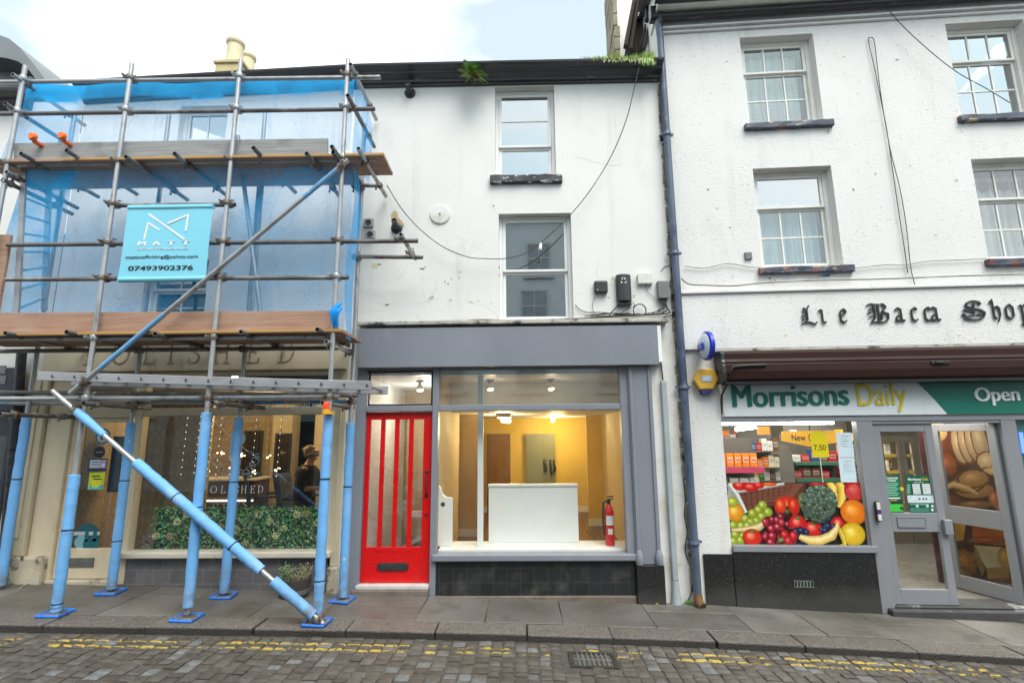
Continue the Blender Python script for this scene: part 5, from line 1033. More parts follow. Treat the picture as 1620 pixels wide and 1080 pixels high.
# price card and paper sheets in the window
pc = thing('price_card', 'yellow price card reading 7.50 on a thin white stick', 'price card', (XR(1297, 760, .07), .07, ZR(762, 1297, .07)), RB)
b = MB(); b.usecol = True; pr_rect(b, 1281.5, 683, 1312, 723, .07, S(248, 222, 10), RB); pr_text(b, '7.50', 1287, 703, 1307, 712, .0685, S(60, 55, 20), RB, .005); part('card', b, MP, pc)
b = MB(); q_ = [W3(1297, 722, .075, RB), W3(1302, 763, .075, RB)]; b.tube(q_, .005, 6); part('stick', b, M['white_ink'], pc)
for py0, py1, lab in ((684, 723, 'upper of two white paper notices at the right of the store window'), (724, 762.5, 'lower of two white paper notices at the right of the store window')):
    o0 = 0 if py0 < 700 else 4; b = MB(); b.usecol = True; pr_rect(b, 1322+o0, py0, 1352+o0, py1, .036, S(205, 222, 232), RB)
    for k in range(5): pr_rect(b, 1330+o0, py0+5+k*4, 1343+o0-k % 2*3, py0+5.8+k*4, .0345, S(150, 162, 172), RB)
    lone('paper_notice', b, MP, lab, 'notice', (XR(1337, py1, .036), .036, ZR(py1, 1337, .036)), RB, 'papers taped inside the store window')
# store interior
fl_z, cl_z = -.07, 2.55
b = MB(); b.box(bl+.05, 7.2, .12, 5.5, fl_z-.05, fl_z); part('room_floor', b, mat('store_floor', (.16, .15, .135), .35, .15, 3), rb)
b = MB(); b.box(bl+.05, 7.2, .11, 5.5, cl_z, cl_z+.05); part('room_ceiling', b, mat('store_ceiling', (.46, .42, .30), .7, .06, 2), rb)
b = MB(); b.box(bl+.05, 7.2, 5.4, 5.45, fl_z, cl_z); b.box(bl+.05, bl+.1, .12, 5.4, fl_z, cl_z); b.box(7.15, 7.2, .12, 5.4, fl_z, cl_z); part('room_wall', b, mat('store_wall', (.45, .40, .28), .7, .08, 2), rb)
tl = thing('fluorescent_tube', 'long glowing fluorescent tube along the top of the store window', 'ceiling light', (XR(1230, 670, .5), .5, ZR(667, 1230, .5)), RB)
x0, x1 = XR(1130, 671, .5), XR(1318, 668, .5); z = ZR(670, 1230, .5); b = MB(); b.box(x0, x1, .46, .54, z+.04, z+.09); part('batten', b, M['white_plastic'], tl); b = MB(); b.tube([(x0, .5, z+.01), (x1, .5, z+.01)], .022, 10); part('tube', b, emat('tube_white', (1, .97, .88), 14), tl)
def area(x, y, z, sx, sy, e, col=(1, .94, .82)):
    l = bpy.data.lights.new('store_area_light', 'AREA'); l.shape = 'RECTANGLE'; l.size = sx; l.size_y = sy; l.energy = e; l.color = col; o = bpy.data.objects.new('store_area_light', l); COL.objects.link(o); o.location = RB.w((x, y, z)); o.rotation_euler = (0, 0, RB.yaw)
t2 = thing('fluorescent_tube', 'short bright tube deeper in the store above the back shelves', 'ceiling light', (XR(1182, 678, 2), 2, 2.3), RB); p0, p1 = W3(1164, 679, 2.2, RB), W3(1196, 675, 2.2, RB); b = MB(); b.tube([p0, p1], .03, 8); part('tube', b, bpy.data.materials['tube_white'], t2)
b = MB(); b.box(p0.x, p1.x, 2.17, 2.23, p0.z+.04, p0.z+.08); part('batten', b, M['white_plastic'], t2)
area(1.3, 1.3, cl_z-.05, 1.6, .3, 17); area(3.2, 2.2, cl_z-.05, 1.8, .3, 20); area(1.2, 3.6, cl_z-.05, 2, .3, 12)
# shelving with packets
PK = {}
def packet(kind, col, x, y, z, w, h, d, where):
    """one packet on a shelf: front label of its own colour; copies share the mesh"""
    key = (kind, round(w, 3), round(h, 3)); lab = f'{kind} packet on {where}'
    if key not in PK:
        b = MB(); b.usecol = True; b.col = col; b.box(-w/2, w/2, -d/2, d/2, 0, h); b.col = tuple(min(1, c*.5+.3) for c in col); b.box(-w*.38, w*.38, -d/2-.002, -d/2, h*.3, h*.72); b.col = tuple(c*.5 for c in col); b.box(-w*.3, w*.3, -d/2-.003, -d/2-.002, h*.45, h*.55)
        o = b.build('grocery_packet', MP, None, RB, (0, 0, 0), .004); PK[key] = o
    else: o = PK[key].copy(); COL.objects.link(o)
    o.location = RB.w((x, y, z)); tag(o, lab, 'packet', 'packets on the store shelves'); BASE[o.name] = (Vector((x, y, z)), RB)
KINDS = [('red', S(190, 35, 30)), ('cream', S(225, 215, 190)), ('green', S(60, 130, 60)), ('orange', S(230, 125, 20)), ('blue', S(50, 80, 140)), ('brown', S(110, 70, 40)), ('white', S(220, 220, 220)), ('yellow', S(230, 200, 60))]
def shelf_unit(name, lab, x0, x1, y, zs_, back=.4, end=None):
    o = thing(name, lab, 'shelf', ((x0+x1)/2, y, fl_z), RB); mt_ = mat('shelf_metal', (.10, .095, .085), .5, .1, 5) if 'shelf_metal' not in bpy.data.materials else bpy.data.materials['shelf_metal']
    b = MB(); b.box(x0, x1, y+back, y+back+.03, fl_z, max(zs_)+.42); part('back_panel', b, mt_, o)
    for z in zs_: b = MB(); b.box(x0, x1, y, y+back-.002, z-.025, z); part('shelf_board', b, mt_, o, bevel=.004)
    return o
g = random.Random(17)
xa0, xa1 = XR(1140, 730, 1.6), XR(1208, 730, 1.6); zA = [ZR(738, 1170, 1.6), ZR(760, 1170, 1.6)-.12]
su = shelf_unit('shelf_unit', 'low shelf unit with a pink edge and orange boxes at the left of the store', xa0, xa1, 1.6, zA, .4); b = MB(); b.box(xa0, xa1, 1.58, 1.5995, zA[0]-.09, zA[0]-.003); part('pink_shelf_edge', b, mat('pink_edge', (.55, .06, .14), .4), su)
x = xa0+.05
while x < xa1-.05: packet('orange', S(235, 130, 20), x, 1.72, zA[0]+.001, .10, .19, .1, 'the pink edged shelf'); x += .115
x = xa0+.05
while x < xa1-.04: k = g.choice((1, 6, 5)); packet(*KINDS[k], x, 1.72, zA[1]+.001, .13, .15, .1, 'the shelf under the pink edge'); x += .15
xb0_, xb1_ = XR(1181, 710, 2.6), XR(1236, 710, 2.6); zB = [ZR(713, 1200, 2.6), ZR(739, 1200, 2.6), ZR(760, 1200, 2.6)]
shelf_unit('shelf_unit', 'tall back shelf unit of mixed packets left of the yellow hanging banner', xb0_, xb1_, 2.6, zB, .4)
for r_, z in enumerate(zB):
    x = xb0_+.05
    while x < xb1_-.03: k = g.randrange(8); packet(*KINDS[k], x, 2.72, z+.001, .085, g.choice((.13, .16, .2)), .1, ('the top', 'the middle', 'the bottom')[r_]+' board of the back shelf unit'); x += .092
for (pa, pb, yy, lab, wh) in ((1208, 1236, 3.3, 'far back shelf unit left of the hanging banner', 'the far back unit left of the banner'), (1257, 1300, 3.2, 'far back shelf unit under the hanging banner', 'the far back unit under the banner'), (1302, 1362, 3.2, 'far back shelf unit behind the white paper notices', 'the far back unit behind the paper notices'), (1140, 1180, 3.3, 'far back shelf unit at the left wall of the store', 'the far back unit at the left wall')):
    xs0, xs1 = XR(pa, 720, yy), XR(pb, 720, yy); zs4 = [ZR(q_, 1250, yy) for q_ in (697, 716, 735, 754)]; shelf_unit('shelf_unit', lab, xs0, xs1, yy, zs4, .35)
    for z in zs4:
        x = xs0+.06
        while x < xs1-.05:
            if g.random() < .85: k = g.randrange(8); packet(*KINDS[k], x, yy+.12, z+.001, .095, g.choice((.12, .16, .19)), .1, wh)
            x += .105
o = thing('shelf_end_panel', 'grey curved end panel of the shelving in the middle of the store window', 'shelf', (XR(1245, 760, 1.7), 1.7, fl_z), RB); b = MB(); pts_ = [W(1233, 765, 1.7, RB), W(1257, 765, 1.7, RB), W(1256, 735, 1.7, RB), W(1252, 715, 1.7, RB), W(1246, 703, 1.7, RB), W(1233, 702, 1.7, RB)]; b.prism([(pts_[0][0], fl_z), (pts_[1][0], fl_z)]+pts_[2:], 1.7, 1.74); part('panel', b, mat('end_panel_grey', (.14, .13, .11), .5), o)
xc0, xc1 = XR(1258, 740, 1.8), XR(1352, 740, 1.8); zC = [ZR(730, 1300, 1.8), ZR(756, 1300, 1.8), ZR(712, 1300, 1.8)]
su = shelf_unit('shelf_unit', 'dark shelf unit with green shelf strips behind the yellow price card', xc0, xc1, 1.8, zC[:2], .45)
for z in zC[:2]: b = MB(); b.box(xc0, xc1, 1.78, 1.7995, z-.05, z-.003); part('green_shelf_edge', b, mat('green_edge', (.03, .16, .09), .4), su)
for r_, z in enumerate(zC[:2]):
    x = xc0+.06
    while x < xc1-.05:
        if g.random() < .9: k = g.choice((0, 0, 5, 3, 0, 6, 4)); packet(*KINDS[k], x, 1.92, z+.001, .12, g.choice((.1, .15, .18)), .12, ('the upper', 'the lower')[r_]+' green edged shelf behind the price card')
        x += .135
hb = thing('hanging_banner', 'orange yellow hanging banner with dark lettering inside the store', 'banner', (XR(1280, 690, 1.2), 1.2, 2.2), RB)
b = MB(); b.prism([W(1236, 682, 1.2, RB), W(1236, 697, 1.2, RB), W(1280, 706, 1.2, RB), W(1330, 699, 1.2, RB), W(1330, 680, 1.2, RB)], 1.2, 1.206); part('panel', b, mat('banner_orange', (.72, .38, .02), .5), hb)
b = MB(); text(b, 'New', *RR(1252, 687, 1275, 697, 1.195), 1.199, .012, .002); text(b, 'O', *RR(1279, 687, 1285, 697, 1.195), 1.199, .012, .002); part('banner_lettering', b, M['ink'], hb)
o = lone('hanging_sign', (lambda b: (b.box(*RR(1198, 674.5, 1218, 687, 1.9)[:2], 1.9, 1.93, *RR(1198, 674.5, 1218, 687, 1.9)[2:]), b)[1])(MB()), mat('orange_sign', (.8, .22, .03), .5), 'small orange hanging sign below the short tube in the store', 'sign', (XR(1208, 687, 1.9), 1.9, 2), RB)
# upright chillers behind the closed door
def chiller(px0, px1, lab):
    y = 3.4; x0, x1 = XR(px0, 720, y), XR(px1, 720, y); zt = ZR(690, 1430, y); o = thing('chiller_cabinet', lab, 'fridge', ((x0+x1)/2, y, fl_z), RB)
    mc = bpy.data.materials.get('chiller_metal') or mat('chiller_metal', (.20, .165, .11), .4, .1, 3, metal=.3)
    b = MB(); b.frame(x0, x1, fl_z, zt, y, y+.05, .06, .10, .3); b.box(x0, x1, y+.55, y+.6, fl_z, zt); part('cabinet', b, mc, o)
    b = MB(); b.tube([(x0+.085, y+.1, fl_z+.4), (x0+.085, y+.1, zt-.15)], .014, 8); part('light', b, emat('chiller_glow', (1, .86, .72), 4) if 'chiller_glow' not in bpy.data.materials else bpy.data.materials['chiller_glow'], o)
    for k in range(6):
        z = fl_z+.35+k*.29
        if z > zt-.2: break
        b = MB(); b.box(x0+.062, x1-.062, y+.06, y+.548, z-.02, z); part('shelf_board', b, M['white_plastic'], o); b = MB(); b.box(x0+.062, x1-.062, y+.045, y+.058, z-.04, z+.012); part('price_strip', b, mat('price_strip', (.65, .5, .06), .5) if 'price_strip' not in bpy.data.materials else bpy.data.materials['price_strip'], o)
        x = x0+.11
        while x < x1-.09: kk = g.randrange(8); packet(*KINDS[kk], x, y+.16, z+.001, .05, .19, .06, 'a board of the '+lab); x += .058
    return o
chiller(1394, 1427, 'left lit chiller behind the closed shop door'); chiller(1428, 1449, 'middle lit chiller behind the closed shop door'); chiller(1450, 1480, 'right lit chiller behind the closed shop door')
area(2.9, 3.0, 2.2, 1.2, .3, 10); area(3.3, .45, cl_z-.05, 1.0, .25, 16)  # second area light is added, with no fitting, to brighten the bread board
# printed bread and cheese board inside the doorway
bp = thing('food_board', 'large printed picture board of bread, eggs and cheese behind the open shop door', 'poster', (3.6, .95, .0), RB)
YB = .95; x0, x1, z0, z1 = XR(1470, 800, YB), 4.3, ZR(921, 1530, YB), ZR(655, 1530, YB); b = MB(); b.usecol = True; b.col = S(70, 30, 18); b.box(x0, x1, YB, YB+.03, z0, z1); part('board', b, MP, bp)
q = (x0, x1, z0, z1); LY[0] = YB-.002; b = MB(); b.usecol = True
def fx(zx, zy): return W(1480+zx/3.18, 640+zy/3.18, .95, RB)
K2 = .9
def slice_(x, y, rx, ry, rot=0, crust=(120, 66, 30), crumb=(206, 168, 118), lt=(226, 196, 152)):
    blob(x, y, rx*1.1, ry*1.1, S(*crust), S(170, 105, 55), .6, .04, rot, g_=g); blob(x, y, rx*.94, ry*.93, S(*crumb), S(*lt), .82, .05, rot, g_=g)
blob(25, 215, 75, 150, S(105, 40, 18), S(165, 85, 42), .5); blob(15, 130, 50, 60, S(205, 160, 100), S(230, 200, 150), .6); blob(60, 300, 55, 70, S(140, 66, 26), S(190, 110, 55), .5)
for k in range(4): slice_(120+k*34, 205-k*8, 44, 112, .08, (128, 74, 38), (184, 150, 112), (208, 178, 142))
slice_(262, 285, 62, 56, -.1); slice_(300, 335, 70, 26, -.1)
for x, y, rx, ry, r_ in ((200, 430, 112, 46, .05), (165, 392, 84, 58, .1), (190, 372, 88, 50, .12)): slice_(x, y, rx, ry, r_, (110, 58, 26), (176, 122, 70), (206, 160, 108))
strip_([(20, 425), (90, 400), (160, 420), (210, 450)], [12, 18, 16, 8], S(190, 138, 82), S(225, 185, 130)); blob(60, 480, 80, 40, S(118, 58, 28), S(165, 95, 50), .5, .06); blob(66, 545, 52, 48, S(58, 70, 24), S(105, 120, 50), .5, .1)
blob(200, 500, 100, 22, S(150, 98, 48), S(200, 150, 90), .6); poly_([(150, 515), (250, 522), (300, 545), (150, 535)], S(14, 92, 66)); blob(295, 472, 32, 50, S(192, 98, 52), S(238, 160, 112), .5); blob(332, 520, 32, 44, S(202, 112, 66), S(240, 168, 122), .5)
def sl_(pts, c, c2): poly_(pts, S(*c), S(*c2))
sl_([(60, 560), (150, 600), (140, 680), (75, 690)], (215, 165, 60), (190, 130, 40)); blob(95, 740, 24, 40, S(190, 170, 110), S(225, 210, 160)); blob(150, 790, 60, 70, S(170, 105, 35), S(210, 150, 70), wob=.2); blob(135, 850, 50, 45, S(140, 80, 30), S(190, 130, 60), wob=.2)
sl_([(180, 600), (370, 620), (360, 710), (190, 690)], (205, 110, 35), (175, 75, 20)); blob(265, 680, 110, 20, S(165, 70, 20)); sl_([(190, 705), (330, 715), (365, 810), (255, 820)], (225, 200, 160), (205, 178, 135)); sl_([(255, 820), (365, 810), (372, 870), (262, 872)], (190, 140, 70), (170, 120, 60)); sl_([(250, 820), (200, 705), (190, 760), (235, 860)], (170, 130, 60), (140, 100, 50)); blob(350, 770, 40, 60, S(210, 140, 35), S(235, 180, 80)); sl_([(170, 880), (400, 868), (400, 915), (170, 905)], (140, 75, 40), (110, 55, 30))
part('food_picture', b, MP, bp)
x, z = W(1387, 808, -.012, RB); bz = thing('door_buzzer', 'small white and purple door entry handset on the grey frame beside the closed door', 'buzzer', (x, -.012, z), RB); b = MB(); b.box(x-.026, x+.026, -.05, -.009, z-.115, z+.115); part('back_plate', b, M['black_metal'], bz, bevel=.02, seg=3)
b = MB(); b.box(x-.02, x+.02, -.062, -.0505, z+.02, z+.10); b.box(x-.02, x+.02, -.062, -.0505, z-.10, z-.03); part('push_button', b, M['white_plastic'], bz, bevel=.008); b = MB(); b.box(x-.02, x+.02, -.060, -.0505, z-.028, z+.018); part('purple_band', b, mat('purple', (.06, .03, .15), .4), bz)

# ------------------------------------------------------------------ scaffold
OY, IY = -1.0, -.30
M['galv'] = mat('galvanised_tube', (.38, .39, .40), .42, .2, 9, .06, 60, metal=.55, mixes=(((.20, .18, .16), 5, .58, .68),), st=(1, 1, .5))
M['galv_dark'] = mat('weathered_tube', (.15, .145, .14), .5, .3, 8, .15, 50, metal=.4, mixes=(((.30, .31, .31), 4, .54, .62), ((.13, .07, .045), 6, .62, .7)), st=(.5, 1, 1))
M['galv_blue'] = mat('blue_painted_tube', (.30, .31, .32), .45, .2, 8, .1, 50, metal=.3, mixes=(((.06, .20, .40), 1.3, .52, .56),), st=(1, .3, 1))
M['coupler'] = mat('rusty_coupler', (.22, .20, .18), .5, .3, 12, .2, 60, metal=.5, mixes=(((.14, .06, .03), 9, .5, .62),))
t = NT('pale_blue_foam'); _n = t.noise(2.2, 6); _n2 = t.noise(16, 5)
_c = t.mix(1, (.155, .41, .78), t.grey(t.ramp(_n, .25, .75, .9, 1.1)), 'MULTIPLY'); _c = t.mix(t.ramp(t.noise(3.5, 5, t.mapped((1, 1, .5))), .54, .72, 0, .6), _c, (.36, .52, .70))
_c = t.mix(t.ramp(t.noise(4, 7, rough=.65), .60, .74, 0, .75), _c, (.15, .21, .27)); _c = t.mix(t.ramp(t.noise(12, 4), .70, .74, 0, .8), _c, (.62, .68, .74))
_c = t.mix(t.math('MULTIPLY', t.ramp(t.math('ADD', t.sep()[2], t.math('MULTIPLY', t.noise(5, 5), .25)), .22, .5, .75, 0), t.ramp(t.noise(9, 5), .35, .6)), _c, (.17, .16, .14))
M['foam'] = t.done(t.bsdf(_c, .72, nrm=t.bump(t.math('ADD', _n2, t.math('MULTIPLY', t.noise(3.2, 3), 1.2)), .4, .012)))
t = NT('scaffold_board'); _co = t.mapped((.35, 6, 6)); _n = t.noise(5, 6, _co); _k = t.voro(2.2, 'F1', t.mapped((1.1, 2.4, 2.4)))
_c = t.mix(t.ramp(_n, .3, .7), (.27, .15, .10), (.43, .27, .19)); _c = t.mix(t.ramp(_k, .05, .12, .8, 0), _c, (.07, .035, .02)); _c = t.mix(t.ramp(t.noise(1.6, 4), .5, .7, 0, .5), _c, (.40, .28, .22))
M['board'] = t.done(t.bsdf(_c, .75, nrm=t.bump(_n, .3, .006)))
t = NT('grey_board'); _co = t.mapped((.35, 6, 6)); _n = t.noise(5, 6, _co); _c = t.mix(t.ramp(_n, .3, .7), (.19, .19, .19), (.33, .34, .34)); _c = t.mix(t.ramp(t.noise(2.6, 5), .56, .66, 0, .5), _c, (.12, .12, .125)); M['grey_board'] = t.done(t.bsdf(_c, .75, nrm=t.bump(_n, .3, .006)))
M['orange_edge'] = mat('sawn_pine', (.44, .25, .08), .7, .2, 4, st=(.3, 3, 3))
sc_ = thing('scaffold', 'tall galvanised tube scaffold with light blue foam sleeves in front of the salon', 'scaffold', (-4, -.65, GZ(-4)))
TR = .0255
PX = [-5.97, -4.66, -3.335, -2.035]
ztop = Z(97, 386, OY)
poles = []
def foam(parent, p0, p1, r=.050, cut=()):
    """pipe-lagging sleeves between p0 and p1, split at the given fractions, each a little out of round"""
    p0 = Vector(p0); p1 = Vector(p1); cuts = [0, *cut, 1]
    for a, c_ in zip(cuts, cuts[1:]):
        q0 = p0.lerp(p1, a); q1 = p0.lerp(p1, c_); d = (q1-q0).normalized()*.004; n = 14
        b = MB(); pts = [q0+d+(q1-q0-2*d)*i/n+Vector((rnd.uniform(-.0022, .0022), rnd.uniform(-.0022, .0022), 0)) for i in range(n+1)]; b.tube(pts, [r*rnd.uniform(.95, 1.04) for _ in pts], 18); part('foam_sleeve', b, M['foam'], parent, smooth=50, bevel=.006)
    for c_ in cut: b = MB(); q = p0.lerp(p1, c_); d = (p1-p0).normalized(); b.lathe(q-d*.005, [(r*1.02, 0), (r*1.02, .010)], d, 16); part('tie', b, M['cable'], parent)
fz = [(None, None), (Z(750, 114, OY), Z(966, 90, OY)), (Z(652, 325, OY), Z(961, 298, OY)), (Z(655, 517, OY), Z(968, 505, OY))]
for i, x in enumerate(PX):
    b = MB(); b.tube([(x, OY, GZ(x)+.02), (x, OY, ztop if i != 2 else ztop+.02)], TR, 14, True, True); p = part('pole', b, M['galv'], sc_, smooth=50)
    b = MB()
    for z in (2.05+.13*i, 4.3+.2*i, 5.5): b.lathe((x, OY, z), [(TR*1.02, 0), (TR*1.03, .004), (TR*1.02, .008)], n=14)
    zt, zb = fz[i] if fz[i][0] else (Z(660, 12, OY)+.1, GZ(x)+.1)
    foam(p, (x, OY, zt), (x, OY, max(zb, GZ(x)+.035) if i == 2 else GZ(x)+.035), cut=((.42, .95) if i == 1 else (.5,)) if i != 3 else (.33, .82))
    poles.append(p)
for i, (x, pt) in enumerate(zip((-5.95, -4.665, -3.37, -2.03), ((Z(660, 10, IY), 6.15), (Z(668, 206, IY), 6.1), (Z(660, 377, IY), 6.1), (Z(668, 553, IY), 5.9)))):
    b = MB(); b.tube([(x, IY, GZ(x)+.02), (x, IY, pt[1])], TR, 14, True, True); p = part('pole', b, M['galv'], sc_, smooth=50)
    foam(p, (x, IY, pt[0]), (x, IY, GZ(x)+.035), cut=(.38,) if i != 1 else (.36, .72))
def ledger(px0, py0, px1, py1, y, m='galv_dark', ext=0):
    a = W3(px0, py0, y); c = W3(px1, py1, y); a.x -= ext; b = MB(); n = 6
    b.tube([a.lerp(c, i/n) for i in range(n+1)], TR, 12, True, True); part('ledger', b, M[m], sc_, smooth=50); return a, c
LY_ = OY+.062
led = [ledger(20, 129.5, 602, 122.5, LY_, 'galv', .5), ledger(20, 180, 593, 172.5, LY_, 'galv_dark', .5), ledger(10, 260.5, 596, 252, LY_, 'galv', .5), ledger(172, 325, 372, 324, LY_, 'galv_dark'),
       ledger(12, 387.5, 661, 381, LY_, 'galv_dark'), ledger(10, 442, 551, 439, LY_, 'galv_dark'), ledger(20, 536, 515, 533.5, LY_, 'galv', .6), ledger(20, 630, 537, 628, LY_, 'galv', .6)]
inn = [ledger(20, 555, 535, 550.5, IY-.06, 'galv_dark', .8), ledger(10, 619, 566, 625, IY-.06, 'galv_dark', .6), ledger(8, 638, 564, 635.5, IY+.062, 'galv_blue', .3), ledger(557, 406, 669, 407, IY-.06, 'galv_dark'), ledger(556, 294, 596, 293.5, IY-.06, 'galv_dark')]
def coupler(p, ax, lx, m='coupler'):
    """a right-angle coupler: two collars, flange bolts; ax pole axis, lx ledger axis and offset dir"""
    p = Vector(p); b = MB(); ax = Vector(ax); off = Vector((0, .062, 0)); b.lathe(p-ax*.028, [(.037, 0), (.041, .008), (.041, .048), (.037, .056)], ax, 14)
    q = p+off*lx; b.lathe(q-Vector((.028, 0, 0)), [(.037, 0), (.041, .008), (.041, .048), (.037, .056)], (1, 0, 0), 14)
    b.obox(p+Vector((-.052, -.012, .0)), (.016, 0, 0), (0, .022, 0), (0, 0, .016)); b.tube([p+Vector((-.055, -.06, .004)), p+Vector((-.055, .03, .004))], .008, 8); b.tube([q+Vector((.02, -.02, .05)), q+Vector((.02, .03, .065))], .008, 8); b.lathe(p+Vector((-.055, -.045, .004)), [(.015, 0), (.015, .014)], (0, -1, 0), 6)
    part('coupler', b, M[m], sc_, smooth=45)
g = random.Random(5)
for k, (a, c_) in enumerate(led):
    for x in PX:
        if a.x-.02 <= x <= c_.x+.02:
            z = a.z+(c_.z-a.z)*(x-a.x)/(c_.x-a.x); coupler((x, OY, z), (0, 0, 1), 1, g.choice(('coupler', 'coupler', 'galv')))
for k, (a, c_) in enumerate(inn[:3]):
    for x in (-4.665, -3.37, -2.03):
        if a.x-.02 <= x <= c_.x+.02: z = a.z+(c_.z-a.z)*(x-a.x)/(c_.x-a.x); coupler((x, IY, z), (0, 0, 1), -1 if k != 2 else 1)
for p in (inn[3][0], inn[4][0]): coupler((-2.03, IY, p.z), (0, 0, 1), -1)
def transom(px, py, y0, y1, m='galv_dark', dx=0, dz=0, clip=None):
    a = W3(px, py, y0); c_ = Vector((a.x+dx, y1, a.z+dz)); b = MB(); n = 4; b.tube([a.lerp(c_, i/n) for i in range(n+1)], TR, 12, True, True); part('transom', b, M[m], sc_, smooth=50)
    for yy in (LY_, IY-.06):
        if y0 < yy < y1-.02 and clip is not False: u = (yy-y0)/(y1-y0); q = a.lerp(c_, u); b = MB(); b.lathe(q-Vector((0, .025, 0)), [(.038, 0), (.041, .008), (.041, .042), (.038, .05)], (0, 1, 0), 12); b.tube([q+Vector((-.045, 0, -.06)), q+Vector((-.045, 0, .05))], .008, 8); b.lathe(q+Vector((-.045, 0, -.05)), [(.015, 0), (.015, .012)], (0, 0, 1), 6); part('coupler', b, M['coupler'], sc_, smooth=45)
for px, py in ((33, 243), (105, 238), (199, 248), (276, 243), (401, 234), (485, 243)): transom(px, py, OY-.18, -.1)
transom(525, 232, OY-.24, -.15); transom(527, 241, OY-.2, -.2); transom(567, 235, OY-.22, -.06, 'galv')
transom(554.5, 102, OY-.12, -.05, 'galv'); transom(550, 151, OY-.17, -.1, 'galv_dark')
transom(20, 118, OY-.12, -.1, 'galv'); transom(8, 164, OY-.12, -.1); transom(10, 272, OY-.06, -.1); transom(4, 285, OY-.03, -.1)
for px, py in ((8, 527), (105, 525), (245, 528), (381, 525), (502, 521)): transom(px, py, OY-.14, -.15)
transom(516, 540, OY-.1, -.18, 'galv')
transom(132, 638, OY-.1, -.12); transom(336, 637, OY-.12, -.05); transom(510, 637, OY-.1, -.12)
transom(634, 371, OY-.08, -.28, 'galv', clip=False)
for q in (W3(634, 378, OY-.0), W3(651, 400, IY-.06)): coupler(q, (0, 1, 0), 0)
transom(0, 655, OY-.1, -.2)
# braces
def brace(p0, p1, m='galv'):
    b = MB(); n = 8; p0 = Vector(p0); p1 = Vector(p1); b.tube([p0.lerp(p1, i/n) for i in range(n+1)], TR, 14, True, True); return part('brace', b, M[m], sc_, smooth=50)
bA, bB = W3(551, 253, OY-.062), W3(111, 622, OY-.062); br1 = brace(bA, bB)
M['blue_tape'] = mat('faded_blue_paint', (.14, .34, .58), .5, .2, 6, mixes=(((.36, .40, .44), 7, .58, .68),))
def sleeve(parent, p0, p1, u0, u1, r, m, name='painted_band'):
    b = MB(); b.tube([p0.lerp(p1, u0), p0.lerp(p1, (u0+u1)/2), p0.lerp(p1, u1)], r, 14); part(name, b, M[m], parent, smooth=50)
def ufrac(p0, p1, px): return (W3(px, 400, OY).x-p0.x)/(p1.x-p0.x)
sleeve(br1, bA, bB, .05, .17, TR+.0012, 'blue_tape'); sleeve(br1, bA, bB, .68, .90, TR+.0012, 'blue_tape')
bC, bD = W3(83, 618, OY-.062), W3(511, 986, OY-.062); br2 = brace(bC, bD)
def uy(py): return (W3(300, py, OY-.062).z-bC.z)/(bD.z-bC.z)
q0, q1 = bC.lerp(bD, uy(652)), bC.lerp(bD, uy(690)); 
b = MB(); b.tube([bC.lerp(bD, .085+i*.02) for i in range(7)], [.036, .042, .045, .043, .040, .037, .033], 16); part('foam_sleeve', b, M['foam'], br2, smooth=50)
foam(br2, bC.lerp(bD, uy(730)), bC.lerp(bD, uy(903)), .053, (.33, .78)); foam(br2, bC.lerp(bD, uy(918)), bC.lerp(bD, uy(974)), .053)
for q in (bA.lerp(bB, .955), bA.lerp(bB, .03), bC.lerp(bD, .09), bC.lerp(bD, .985)):
    d_ = (bB-bA).normalized() if q.z > 2.3 and q.x > -3 or q == bA.lerp(bB, .955) else (bD-bC).normalized(); b = MB(); b.lathe(q-d_*.03, [(.04, 0), (.043, .01), (.043, .05), (.04, .06)], d_, 14); b.obox(q+Vector((0, .04, .02)), (.03, 0, 0), (0, .03, 0), (0, 0, .03)); b.tube([q+Vector((.03, -.06, .04)), q+Vector((.03, .05, .045))], .009, 8); b.lathe(q+Vector((.03, -.05, .04)), [(.017, 0), (.017, .014)], (0, -1, 0), 6); part('coupler', b, M['coupler'], sc_, smooth=45)
br3 = brace(W3(376, 215, -.62), W3(412, 495, -.62), 'galv'); br4 = brace(W3(418, 250, -.40), W3(398, 495, -.40), 'galv')
# blue framed base plates
def base_plate(x, y, lab, rz):
    o = thing('base_plate', lab, 'base plate', (x, y, GZ(x)), MID, 'blue plates under the scaffold poles')
    wd = bpy.data.materials.get('sole_board') or mat('sole_board', (.36, .24, .15), .8, .2, 5); bp_ = bpy.data.materials.get('blue_plastic') or mat('blue_plastic', (.02, .17, .62), .4, .15, 5)
    b = MB(); h = .105; zf = lambda px: GZ(px)+.0; rot = lambda u, v: (x+u*math.cos(rz)-v*math.sin(rz), y+u*math.sin(rz)+v*math.cos(rz))
    pts = [rot(*p) for p in ((-h, -h), (h, -h), (h, h), (-h, h), (-h, -h))]; b.tube([(px, py, zf(px)+.014) for px, py in pts], .014, 8); part('rim', b, bp_, o, smooth=50)
    b = MB(); k = h-.005; b.hexa([(*rot(i, j), GZ(rot(i, j)[0])+z) for i in (-k, k) for j in (-k, k) for z in (.002, .012)]); part('sole_board', b, wd, o)
    b = MB(); k = .07; b.hexa([(*rot(i, j), GZ(rot(i, j)[0])+z) for i in (-k, k) for j in (-k, k) for z in (.0125, .019)]); b.lathe((x, y, GZ(x)+.019), [(.028, 0), (.028, .03)], n=12); part('steel_plate', b, M['galv_dark'], o)
for x, lab, rz in ((PX[1], 'blue framed plate under the leftmost street side pole', .06), (PX[2], 'blue framed plate under the middle street side pole', .02), (PX[3], 'blue framed plate at the foot of the diagonal brace', -.05)): base_plate(x, OY, lab, rz)
